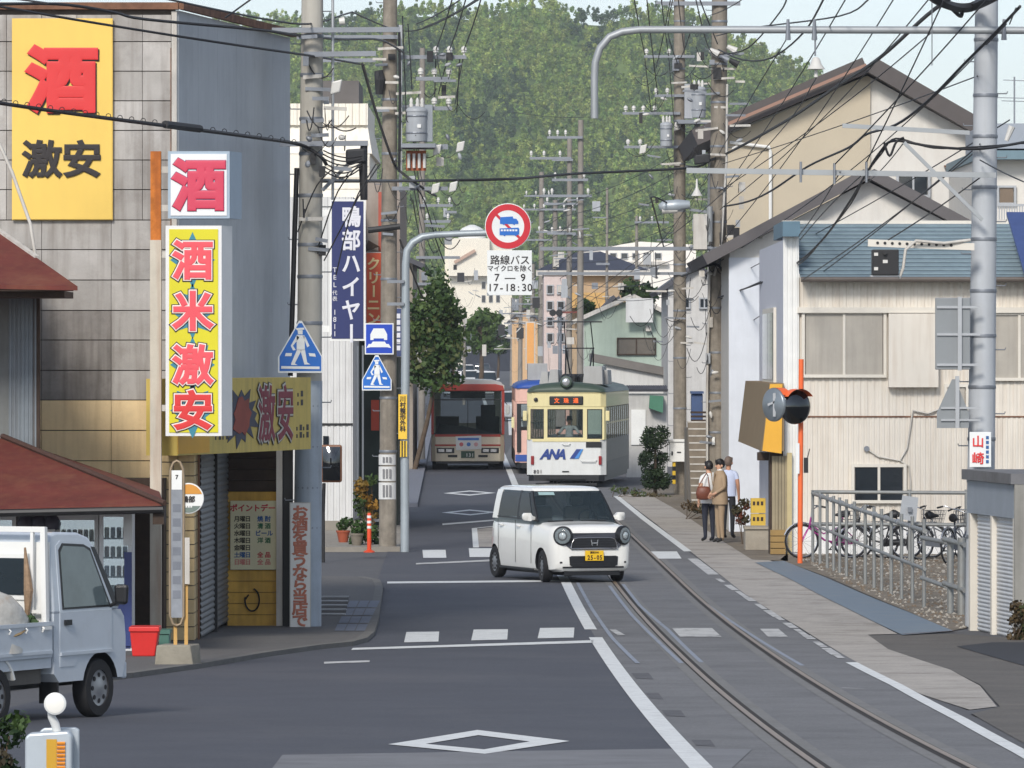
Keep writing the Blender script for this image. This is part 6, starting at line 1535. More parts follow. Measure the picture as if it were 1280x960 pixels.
for x0, x1, y0_, y1_, mt in ((994.5, 999, 554, 592, mSW), (1004.5, 1010, 572, 591, mBlack)): part('small_plate', mt, mp_, lambda m: m.box(X(x0, Ym2), X(x1, Ym2), Ym2-0.1, Ym2-0.06, Z(y1_, Ym2), Z(y0_, Ym2)))
part('aerial', mBlack, mp_, lambda m: m.tube([P(1009.5, 572, Ym2-0.07), P(1012, 561, Ym2-0.07)], 0.01, 6))

# goods outside the canopy
mCr = M('yellow_crate', (206, 172, 66), 0.6, var=0.1)
for k, (x, z) in enumerate(((948, 0.02), (948, 0.34), (948, 0.66))):
    Yc = 131.0
    c = wthing('yellow_crate', ['yellow bottle crate at the bottom of the stack beside the canopy', 'yellow bottle crate in the middle of the stack beside the canopy', 'yellow bottle crate on top of the stack beside the canopy'][k], 'crate', (X(x, Yc), Yc, z))
    def cr_(m):
        a_, b_ = X(x-9, Yc), X(x+9, Yc)
        m.box(a_, b_, Yc, Yc+0.03, z, z+0.3); m.box(a_, b_, Yc+0.37, Yc+0.4, z, z+0.3); m.box(a_, a_+0.03, Yc+0.03, Yc+0.37, z, z+0.3); m.box(b_-0.03, b_, Yc+0.03, Yc+0.37, z, z+0.3); m.box(a_+.03, b_-.03, Yc+.03, Yc+.37, z, z+0.02)
    part('shell', mCr, c, cr_)
    for q in range(3): part('slot', mDkWood, c, lambda m: m.box(X(x-7+q*5, Yc), X(x-4+q*5, Yc), Yc-0.006, Yc-0.001, z+0.16, z+0.24))
pl_ = wthing('concrete_planter', 'low pale concrete block at the edge of the verge near the people', 'planter', (X(945, 128), 128, 0))
part('block', M('planter_concrete', (156, 148, 134), 0.9, var=0.15, scale=4, bump=0.3), pl_, lambda m: m.box(X(931, 128), X(961, 128), 127.7, 128.6, -0.02, 0.42), bevel=0.02)
part('cap', M('planter_concrete', (156, 148, 134)), pl_, lambda m: m.box(X(930, 128), X(962, 128), 127.66, 128.64, 0.42, 0.47))
# ================================================================== vehicles
def cut(o, cutters, dark):
    """carve wheel arches: cutter faces keep the dark material"""
    for c in cutters:
        c.data.materials.clear(); c.data.materials.append(dark)
        m = o.modifiers.new('c', 'BOOLEAN'); m.operation = 'DIFFERENCE'; m.object = c; m.solver = 'EXACT'; m.material_mode = 'TRANSFER'
    me = bpy.data.meshes.new_from_object(o.evaluated_get(bpy.context.evaluated_depsgraph_get()))
    o.modifiers.clear(); o.data = me
    for c in cutters: bpy.data.objects.remove(c)
    me.polygons.foreach_set('use_smooth', [True]*len(me.polygons)); me.set_sharp_from_angle(angle=R(40))
def wheel(par, x, y, r, w, rimmat, side, spokes=8, steer=0):
    mb = MB(); mb.lathe([(r*0.62, -w/2), (r*0.94, -w/2), (r, -w*0.36), (r, w*0.36), (r*0.94, w/2), (r*0.62, w/2), (r*0.60, 0), (r*0.62, -w/2)], 24, axis='x', cap=False)
    o = mb.build('wheel', mTyre, par, smooth=40); o.location = (x, y, r); o.rotation_euler = (0, 0, R(steer))
    s = side
    mb = MB(); mb.lathe([(r*0.66, s*w*0.30), (r*0.66, s*w*0.44), (r*0.58, s*w*0.40), (r*0.25, s*w*0.46), (r*0.10, s*w*0.50)], 20, axis='x')
    rm = mb.build('rim', rimmat, o, smooth=40)
    for k in range(spokes):
        t = 2*math.pi*k/spokes
        mb = MB(); mb.lathe([(r*0.085, s*w*0.40), (r*0.085, s*w*0.455)], 8, axis='x', c=(0, r*0.44*math.cos(t), r*0.44*math.sin(t))); mb.build('rim_hole', mTyre, rm)
    return o

mCarW = M('pearl_white_paint', (236, 235, 229), 0.3, var=0.02, coat=0.8)
mCarG = M('car_glass', (34, 44, 50), 0.04, var=0.05, spec=0.8)
mDarkRefl = M('dark_reflect_glass', (22, 25, 28), 0.2, var=0.1, spec=0.2)  # dark colour stands in for dark surroundings mirrored in the side panes
mCarS = glass('car_screen', (44, 56, 62), 0.42, 0.03)
mTrimB = M('car_black_trim', (24, 25, 28), 0.45, var=0.05)
mRimS = M('wheel_silver', (150, 152, 156), 0.35, metal=0.7, var=0.05)
ST = [(0.00, .50, .30, .83), (0.015, .58, .25, .885), (0.05, .645, .20, .925), (.12, .69, .18, .955), (.24, .72, .17, .975), (.45, .735, .17, .98), (.78, .7375, .17, 1.015), (1.1, .7375, .17, 1.03),
      (1.8, .7375, .17, 1.045), (2.6, .7375, .17, 1.06), (3.10, .73, .18, 1.06), (3.30, .705, .22, 1.05), (3.365, .65, .28, 1.0), (3.395, .56, .36, .90)]
def ringsec(w, zb, zt):
    h = zt-zb
    hf = [(0, zb), (.5*w, zb), (.86*w, zb+.01), (.965*w, zb+.05), (.99*w, zb+.18*h), (w, zb+.38*h), (w, zb+.58*h), (.985*w, zb+.76*h), (.965*w, zb+.86*h), (.93*w, zt-.045), (.86*w, zt-.012), (.7*w, zt), (.35*w, zt+.012), (0, zt+.016)]
    return hf + [(-x, z) for x, z in hf[-2:0:-1]]
def kei_car(name, label, loc, rz, paint, detail, group=None, scale=(1, 1, 1), steer=0):
    c = thing(name, label, 'car', loc, rz, group); c.scale = scale
    ys = []
    for (a, b) in zip(ST[:-1], ST[1:]):
        n = 3 if detail and b[0]-a[0] > .2 else 1
        for k in range(n):
            t = k/n; ys.append(tuple(a[i]+(b[i]-a[i])*t for i in range(4)))
    ys.append(ST[-1])
    mb = MB(); mb.rings([[(x, y, z) for x, z in ringsec(w, zb, zt)] for y, w, zb, zt in ys])
    body = mb.build('body', paint, c, smooth=40)
    if detail:
        cu = []
        for yy in (.62, 3.14-.02):
            for s in (-1, 1):
                m2 = MB(); m2.lathe([(.315, s*.50), (.315, s*.9)], 28, axis='x', c=(0, yy, .275)); cu.append(m2.build('cutter', mTrimB))
                cu[-1].parent = c; 
        bpy.context.view_layer.update()
        cut(body, cu, mTrimB)
    for yy in (.62, 3.12):
        for s in (-1, 1): wheel(c, s*.645, yy, .275, .16, mRimS, s, 10 if detail else 0, steer if yy < 1 else 0)
    # greenhouse: stacked plan rings with a bowed windscreen
    def plan(w, y0_, y1_, z, bow):
        pts = []
        for k in range(9):
            t = -1+2*k/8; pts.append((t*w*(0.97 if abs(t) == 1 else 1), y0_+bow*t*t, z))
        pts += [(w, y0_+bow+.10, z), (w, (y0_+y1_)/2, z), (w, y1_-.10, z)]
        for k in range(7):
            t = 1-2*k/6; pts.append((t*w*(0.93 if abs(t) == 1 else .97), y1_-.04*t*t, z))
        pts += [(-w, y1_-.10, z), (-w, (y0_+y1_)/2, z), (-w, y0_+bow+.10, z)]
        return pts
    G_ = [(.71, .70, 3.30, .98, .10), (.70, .80, 3.30, 1.06, .10), (.675, 1.00, 3.28, 1.26, .10), (.64, 1.22, 3.25, 1.47, .09), (.615, 1.32, 3.20, 1.545, .09)]
    mb = MB(); mb.rings([plan(*g_) for g_ in G_]); mb.build('glasshouse', mCarS if detail else mCarG, c, smooth=35)
    for sx0 in (-.34, .34) if detail else ():
        part('seat', M('seat_cloth', (92, 90, 86), 0.9, var=0.1), c, lambda m: (m.box(sx0-.22, sx0+.22, 1.75, 1.92, .98, 1.26), m.box(sx0-.12, sx0+.12, 1.78, 1.88, 1.28, 1.44)), bevel=.03)
    if detail: part('steering_wheel', mTrimB, c, lambda m: m.tube([(.34+.17*math.cos(t), 1.22+.05*math.sin(t), 1.06+.15*math.sin(t)) for t in [2*math.pi*k/16 for k in range(17)]], .014, 6), smooth=60)
    mb = MB(); mb.rings([plan(.622, 1.30, 3.21, 1.535, .09), plan(.612, 1.33, 3.19, 1.57, .09), plan(.57, 1.42, 3.12, 1.598, .08), plan(.42, 1.62, 2.95, 1.612, .05), plan(.2, 1.9, 2.7, 1.616, .02)]); mb.build('roof', paint, c, smooth=50)
    def sx(z): return float(np.interp(z, [g_[3] for g_ in G_], [g_[0] for g_ in G_]))+.006
    def pillar(nm, mat, quad, s, th=.0):
        m2 = MB(); rr_ = []
        for k in range(7):
            t = k/6; (ya, za), (yb_, zb_) = [tuple(quad[i][q]+(quad[j][q]-quad[i][q])*t for q in (0, 1)) for i, j in ((0, 3), (1, 2))]
            rr_.append([(s*(sx(za)+th), ya, za), (s*(sx(zb_)+th), yb_, zb_), (s*(sx(zb_)-.03), yb_, zb_), (s*(sx(za)-.03), ya, za)])
        m2.rings(rr_); m2.build(nm, mat, c)
    for s in (-1, 1):
        pillar('rear_pillar', paint, [(2.98, 1.04), (3.25, 1.04), (3.17, 1.54), (2.90, 1.54)], s, .004)
        if detail:
            for qd in ([(1.16, 1.085), (1.86, 1.09), (1.88, 1.50), (1.50, 1.50)], [(1.96, 1.09), (2.98, 1.095), (2.91, 1.50), (1.96, 1.50)]): pillar('side_window', mDarkRefl, qd, s, .001)
        pillar('centre_pillar', mTrimB, [(1.86, 1.04), (1.96, 1.04), (1.96, 1.54), (1.88, 1.54)], s)
        pillar('front_pillar', mTrimB, [(.86, 1.03), (1.06, 1.03), (1.46, 1.54), (1.38, 1.54)], s)
        pillar('belt_trim', mTrimB, [(.9, 1.035), (3.0, 1.06), (3.0, 1.085), (.93, 1.06)], s, .004)
        m2 = MB(); m2.rings([[(s*(.70+.0), 1.0, 1.05), (s*.70, 1.08, 1.05), (s*.70, 1.08, 1.10), (s*.70, 1.0, 1.10)], [(s*.76, .98, 1.05), (s*.76, 1.08, 1.05), (s*.76, 1.08, 1.12), (s*.76, .98, 1.12)],
             [(s*.80, .95, 1.03), (s*.80, 1.06, 1.03), (s*.80, 1.06, 1.17), (s*.80, .95, 1.17)], [(s*.90, .95, 1.04), (s*.90, 1.05, 1.04), (s*.90, 1.05, 1.17), (s*.90, .95, 1.17)], [(s*.93, .98, 1.07), (s*.93, 1.04, 1.07), (s*.93, 1.04, 1.14), (s*.93, .98, 1.14)]])
        m2.build('door_mirror', paint, c, smooth=60)
        for yh in (1.72, 2.62) if detail else ():
            m2 = MB(); m2.tube([(s*.735, yh, .93), (s*.757, yh+.03, .935), (s*.757, yh+.15, .935), (s*.735, yh+.18, .93)], .014, 6); m2.build('door_handle', paint, c, smooth=60)
        for yd in (1.12, 1.94, 2.86) if detail else ():
            m2 = MB(); m2.box(s*.7395-.003, s*.7395+.003, yd, yd+.008, .30, 1.03); m2.build('door_gap', mTrimB, c)
        if detail:
            m2 = MB(); m2.box(s*.742-.006, s*.742+.006, .98, 2.78, .185, .215); m2.build('sill_trim', mTrimB, c)
    mb = MB(); mb.box(-.5, .5, .08, 3.3, .12, .2); mb.build('underbody', mTrimB, c)
    return c
def fy(x, o=0.0):   # y of the nose at lateral position x
    return float(np.interp(abs(x), [0, .50, .58, .645, .69, .72], [0.0, 0.0, .015, .05, .12, .24]))-o
def nose_patch(par, nm, mat, pts, o, th=.012):
    """plate that follows the curve of the nose; pts in (x, z)"""
    m2 = MB(); n = len(pts)
    m2.add([(x, fy(x, o), z) for x, z in pts]+[(x, fy(x, o)+th+.05, z) for x, z in pts], [list(range(n)), list(range(n, 2*n))[::-1]]+[(i, (i+1) % n, n+(i+1) % n, n+i) for i in range(n)])
    return m2.build(nm, mat, par)

TH = 19.0
car = kei_car('parked_car', 'pearl white kei car with round headlights and yellow plate crossing the track', (1.39, 109.1, zg(109)+.012), TH, mCarW, True, steer=-8)
car.name = 'white_car'
mLampR = M('lamp_reflector', (206, 208, 210), 0.12, metal=0.6, var=0.1, scale=20); mLampG = glass('lamp_glass', (200, 206, 210), 0.85, 0.03)
hp = [(-.50, .86), (-.40, .85), (-.30, .83), (.30, .83), (.40, .85), (.50, .86), (.54, .80), (.40, .66), (.33, .62), (-.33, .62), (-.40, .66), (-.54, .80)]
nose_patch(car, 'grille_surround', M('surround_grey', (66, 68, 76), 0.35, var=0.04), [(-.47, .90), (-.38, .845), (.38, .845), (.47, .90), (.60, .78), (.48, .62), (.40, .565), (-.40, .565), (-.48, .62), (-.60, .78)], .022)
nose_patch(car, 'grille', mTrimB, [(-.37, .74), (-.30, .755), (.30, .755), (.37, .74), (.40, .595), (-.40, .595)], .034)
for k in range(3): nose_patch(car, 'grille_bar', M('grille_grey', (40, 42, 46), 0.4), [(-.37, .72-k*.04), (.37, .72-k*.04), (.37, .71-k*.04), (-.37, .71-k*.04)], .040)
part('grille_chrome', mChrome, car, lambda m: m.tube([(x, fy(x, .035), z) for x, z in [(-.42, .585), (-.405, .67), (-.37, .745), (-.30, .762), (0, .765), (.30, .762), (.37, .745), (.405, .67), (.42, .585)]], .011, 6), smooth=60)
part('grille_chrome', mChrome, car, lambda m: m.tube([(x, fy(x, .035), .583) for x in (-.42, -.2, 0, .2, .42)], .010, 6), smooth=60)
def emblem(m):
    for s in (-1, 1): m.bar((s*.045, -.048, .63), (s*.06, -.048, .73), .016, .02)
    m.bar((-.05, -.048, .675), (.05, -.048, .675), .014, .02)
part('emblem', mChrome, car, emblem)
for s in (-1, 1):
    hx, hz0 = s*.555, .80
    yaw = s*30
    rot = Matrix.Rotation(R(yaw), 3, 'Z'); cc = Vector((hx, fy(hx, .01), hz0))
    def dsk(nm, mat, prof, par=car):
        m2 = MB(); m2.lathe(prof, 26, axis='y'); m2.v = [tuple(cc+rot @ Vector(v)) for v in m2.v]; return m2.build(nm, mat, par, smooth=50)
    h_ = dsk('headlight', mTrimB, [(.165, .06), (.165, -.012), (.142, -.028), (.135, -.02), (.10, -.005)])
    dsk('reflector', mLampR, [(.133, -.022), (.11, -.012), (.05, -.004), (.03, -.02)], h_)
    dsk('projector', mTrimB, [(.085, -.02), (.085, -.03), (.06, -.032)], h_); dsk('bulb_lens', M('lamp_bright', (236, 238, 240), 0.1, metal=0.3, var=0.2, scale=30), [(.06, -.03), (.05, -.044), (.02, -.05)], h_)
    dsk('lens', mLampG, [(.138, -.028), (.11, -.046), (.06, -.056), (.001, -.058)], h_)
    nose_patch(car, 'fog_lamp_recess', mTrimB, [(s*.56, .36), (s*.60, .36), (s*.60, .33), (s*.56, .33)], .004)
nose_patch(car, 'lower_intake', mTrimB, [(-.44, .44), (-.40, .455), (.40, .455), (.44, .44), (.43, .30), (.38, .275), (-.38, .275), (-.43, .30)], .014)
for k in range(3): nose_patch(car, 'intake_bar', M('grille_grey', (40, 42, 46)), [(-.42, .43-k*.05), (.42, .43-k*.05), (.42, .42-k*.05), (-.42, .42-k*.05)], .014)
nose_patch(car, 'chin', mTrimB, [(-.55, .275), (.55, .275), (.55, .245), (-.55, .245)], .002)
pl = bx('number_plate', M('plate_yellow', (236, 190, 30), 0.5, var=0.02), car, -.165, .165, -.05, -.035, .375, .545)
mb = MB(); write(mb, '25-05', (.005, -.051, .432), .105, bold=.03, sx=.85); write(mb, '高知580', (0, -.051, .515), .042, bold=.03); mb.build('plate_lettering', M('plate_ink', (60, 30, 20), 0.6, var=0), pl)
for s in (-1, 1): part('wiper', mTrimB, car, lambda m: m.bar((s*.3-.25, .78, 1.03), (s*.3+.2, .76, 1.04), .02, .02))
part('windscreen_header_tint', M('tint_pale', (150, 176, 176), 0.3), car, lambda m: m.hexa([(-.55, 1.245, 1.47), (-.28, 1.195, 1.47), (-.28, 1.21, 1.47), (-.55, 1.26, 1.47), (-.55, 1.30, 1.52), (-.28, 1.255, 1.52), (-.28, 1.27, 1.52), (-.55, 1.31, 1.52)]))

# distant cars queued up the street
for k, (x, Y, lab, col) in enumerate(((568, 470, 'pale blue car stopped first in the distant queue', (190, 198, 206)), (588, 520, 'white car second in the distant queue', (232, 232, 230)), (607, 470, 'white van-like car beside the distant queue', (226, 226, 224)),
        (603, 640, 'dark car far up the street in front of the dark building', (70, 74, 84)), (582, 600, 'white car last in the distant queue', (226, 222, 218)), (646, 345, 'silver car waiting behind the trams', (176, 180, 184)))):
    c = kei_car('distant_car', lab, (X(x, Y), Y, zg(Y)+.02), 0 if k != 3 else 180, M('distant_paint_%d' % k, col, 0.35, var=0.02, coat=0.4), False, 'distant cars on the street', (1.12, 1.2, 1.0 if k != 2 else 1.15))

# ---------------------------------------------------------------- kei truck
mTk = M('truck_pale_blue', (188, 196, 204), 0.4, var=0.04, coat=0.4, dirt=(150, 150, 148), dirt_amt=0.15, dirt_scale=4)
mTkW = M('truck_white', (222, 222, 218), 0.45, var=0.04, coat=0.2)
tk = thing('kei_truck', 'pale blue kei pickup truck with open bed driving up to the vending machines', 'truck', (-4.275, 60.69, zg(60)+.006), 154)
# truck's nose points to -y locally; its camera side is x < 0
prof = [(.06, .36), (.0, .52), (.0, .74), (.03, .93), (.10, 1.00), (.50, 1.60), (.60, 1.69), (.78, 1.735), (1.20, 1.75), (1.30, 1.73), (1.335, 1.66), (1.345, 1.0), (1.345, .44), (1.25, .36)]
mb = MB(); mb.prism([p_ for p_ in prof if p_[1] <= 1.0]+[], -.70, .70, axis='x')
cab = mb.build('cab', mTk, tk, smooth=30)
mb = MB(); mb.prism([p_ for p_ in prof if p_[1] >= 1.0], -.70, .70, axis='x')
mb.v = [(x*(1-max(0, z-1.0)*.13), y, z+(.001 if z <= 1.0 else 0)) for x, y, z in mb.v]
mb.build('cab_top', mTk, tk, smooth=30, bevel=0.025)
cu = []
for s in (-1, 1):
    m2 = MB(); m2.lathe([(.335, s*.42), (.335, s*.9)], 26, axis='x', c=(0, .48, .28)); cu.append(m2.build('cutter', mTrimB, tk))
cab.modifiers.clear(); bpy.context.view_layer.update(); cut(cab, cu, mTrimB)
def tx_(z): return .70*(1-max(0, z-1.0)*.13)
for s in (-1, 1):
    q = [(.335, 1.05), (.62, 1.56), (.72, 1.60), (1.10, 1.62), (1.16, 1.56), (1.17, 1.05)]
    def side(nm, mat, pts, o, th=.006, par=tk):
        m2 = MB(); n = len(pts); m2.add([(s*(tx_(z)+o), y, z) for y, z in pts]+[(s*(tx_(z)+o-th), y, z) for y, z in pts], [list(range(n)), list(range(n, 2*n))[::-1]]+[(i, (i+1) % n, n+(i+1) % n, n+i) for i in range(n)]); return m2.build(nm, mat, par)
    dr = side('door', mTk, [(.27, .62), (.27, 1.0), (1.24, 1.0), (1.24, .50), (.98, .50), (.90, .58)], .006)
    side('door_frame', mTk, [(.27, 1.001), (.60, 1.60), (.72, 1.655), (1.14, 1.67), (1.23, 1.62), (1.24, 1.001)], .006, .006, dr)
    side('window_seal', mTrimB, [(.29, 1.03), (.60, 1.585), (.72, 1.625), (1.11, 1.645), (1.185, 1.585), (1.195, 1.03)], .012, .008, dr)
    side('window_pane', M('truck_glass', (96, 108, 110), 0.06, var=0.15, scale=3, spec=0.6), q, .016, .006, dr)
    part('door_handle', mTrimB, dr, lambda m: m.box(s*.72-.012, s*.72+.012, 1.06, 1.17, .885, .935))
    part('body_crease', mTk, dr, lambda m: m.bar((s*.712, .28, .62), (s*.712, 1.24, .62), .02, .03))
    ml = part('door_mirror', mTrimB, tk, lambda m: m.hexa([(s*.76, .27, 1.05), (s*.88, .25, 1.05), (s*.88, .31, 1.05), (s*.76, .33, 1.05), (s*.75, .27, 1.24), (s*.89, .25, 1.24), (s*.89, .31, 1.24), (s*.75, .33, 1.24)]), bevel=.03)
    part('mirror_stay', mTrimB, ml, lambda m: m.tube([(s*.66, .30, 1.02), (s*.80, .28, 1.08)], .018, 6))
    side('windscreen_edge', mTrimB, [(.12, 1.03), (.50, 1.595), (.57, 1.60), (.22, 1.03)], .004, .006)
wsn = MB(); wsn.hexa([(-.64, .125, 1.05), (.64, .125, 1.05), (.64, .15, 1.05), (-.64, .15, 1.05), (-.58, .485, 1.585), (.58, .485, 1.585), (.58, .51, 1.585), (-.58, .51, 1.585)]); wsn.v = [(x, y-.012, z) for x, y, z in wsn.v]; wsn.build('windscreen', mCarG, tk)
bkw = part('cab_back_panel', mTkW, tk, lambda m: m.box(-.66, .66, 1.352, 1.372, .66, 1.66))
rwn = part('rear_window', mTkW, tk, lambda m: m.box(-.50, .50, 1.374, 1.392, 1.12, 1.56), bevel=.04)
part('rear_pane', mCarG, rwn, lambda m: m.box(-.45, .45, 1.393, 1.402, 1.17, 1.51))
def guard(m):
    for s in (-1, 1): m.bar((s*.68, 1.46, .66), (s*.64, 1.43, 1.80), .05, .05)
    m.bar((-.66, 1.43, 1.78), (.66, 1.43, 1.78), .04, .05); m.bar((-.67, 1.445, 1.02), (.67, 1.445, 1.02), .03, .03)
    for x in (-.52, .52): m.bar((x, 1.44, .9), (x, 1.43, 1.78), .03, .03)
part('guard_frame', mTkW, tk, guard)
bd = part('bed_floor', mTk, tk, lambda m: m.box(-.68, .68, 1.40, 3.32, .60, .66))
for s in (-1, 1):
    gt = part('side_gate', mTk, tk, lambda m: m.box(s*.70-.018, s*.70+.018, 1.40, 3.32, .60, .92), bevel=.006)
    part('gate_top_rail', mTk, gt, lambda m: m.box(s*.70-.03, s*.70+.03, 1.40, 3.32, .895, .93))
    part('gate_rib', mTk, gt, lambda m: m.box(s*.722-.01, s*.722+.01, 1.42, 3.30, .635, .665))
    for k in range(6): part('gate_hook', mTkW, gt, lambda m: m.tube([(s*.725, 1.6+k*.3, .885), (s*.745, 1.6+k*.3, .87), (s*.725, 1.6+k*.3, .84)], .008, 5))
    part('gate_latch', mTkW, gt, lambda m: m.box(s*.735-.012, s*.735+.012, 1.46, 1.60, .86, .89))
    part('bed_rail', mTk, tk, lambda m: m.box(s*.66-.03, s*.66+.03, 1.38, 3.32, .50, .60))
    arch = MB(); aps = [(.36*math.cos(t), .30+.36*math.sin(t)) for t in [R(20+k*14) for k in range(11)]]
    arch.prism([(2.38+a_, b_) for a_, b_ in aps]+[(2.38+a_*.93, .30+(b_-.30)*.93) for a_, b_ in aps[::-1]], s*.45, s*.70, axis='x'); arch.build('mudguard', mTkW, tk)
    part('mud_flap', mTrimB, tk, lambda m: m.box(s*.58-.1, s*.58+.1, 1.22, 1.24, .16, .5))
    wheel(tk, s*.62, .48, .275, .15, mRimS, s, 8, 0); wheel(tk, s*.62, 2.38, .275, .15, mRimS, s, 8, 0)
tg = part('tail_gate', mTk, tk, lambda m: m.box(-.68, .68, 3.325, 3.36, .60, .92))
part('chassis', mTrimB, tk, lambda m: m.box(-.42, .42, .3, 3.3, .30, .52))
part('under_tank', M('dusty_steel', (96, 92, 86), 0.8, var=0.2), tk, lambda m: m.box(-.62, -.30, 1.45, 2.05, .36, .55))
part('bumper', mTk, tk, lambda m: m.box(-.69, .69, -.05, .04, .34, .50), bevel=.02)
# the load
def onbed(nm, lab, cat, y, x):
    rotz = Matrix.Rotation(R(154), 3, 'Z'); p = rotz @ Vector((x, y, 0)); return thing(nm, lab, cat, (-4.275+p.x, 60.69+p.y, zg(60)+.006+.662), 154)
sk = onbed('covered_load', 'load wrapped in dirty pale plastic sheet on the truck bed', 'load', 2.0, -.30)
mb = MB(); prof_ = []
for k in range(7):
    z = k/6; rr_ = .42*(1-z**3)**.5+.02; prof_.append([(rr_*math.cos(t)*(1+.10*math.sin(3*t+k)), rr_*math.sin(t)*(1+.10*math.cos(4*t-k)), z*.62) for t in [2*math.pi*j/18 for j in range(18)]])
mb.rings(prof_); mb.build('plastic_sheet', M('plastic_sheet', (170, 168, 162), 0.35, var=0.25, scale=9, dirt=(150, 120, 84), dirt_amt=0.6, dirt_scale=5), sk, smooth=70)
part('rope', M('rope_tan', (150, 128, 92), 0.8), sk, lambda m: m.tube([(.43*math.cos(t), .43*math.sin(t), .18+.05*math.sin(2*t)) for t in [2*math.pi*j/16 for j in range(17)]], .012, 5))
ge = onbed('leafy_greens', 'green leafy vegetables in a tray on the truck bed', 'vegetables', 1.62, -.38)
part('tray', M('tray_grey', (140, 142, 140), 0.6), ge, lambda m: m.box(-.26, .26, -.16, .16, 0, .16))
leaves('leaves', mLeaf, ge, [(-.18, 0, .24), (0, .02, .27), (.17, 0, .23), (.1, -.1, .22), (-.1, -.1, .24)], [.13]*5, 60, .05, [(0.05, 0.11, 0.03), (0.04, 0.09, 0.025)], seed=61)
yc = onbed('yellow_tub', 'small yellow tub beside the wrapped load on the truck bed', 'tub', 2.45, -.55)
part('tub', M('tub_yellow', (220, 190, 50), 0.5), yc, lambda m: m.lathe([(.10, 0), (.13, .22), (.12, .22)], 16), smooth=40)
rk_ = onbed('dried_broom', 'dry brown straw broom leaning on the cab back', 'broom', 1.50, -.50)
part('straw', M('straw', (140, 116, 92), 0.9, var=0.3, scale=20), rk_, lambda m: m.tube([(0, 0, .25), (-.02, 0, .55), (.03, -.02, .95)], [.015, .045, .01], 7))
part('handle', mDkWood, rk_, lambda m: m.tube([(.0, 0, 0), (0, 0, .28)], .015, 6))

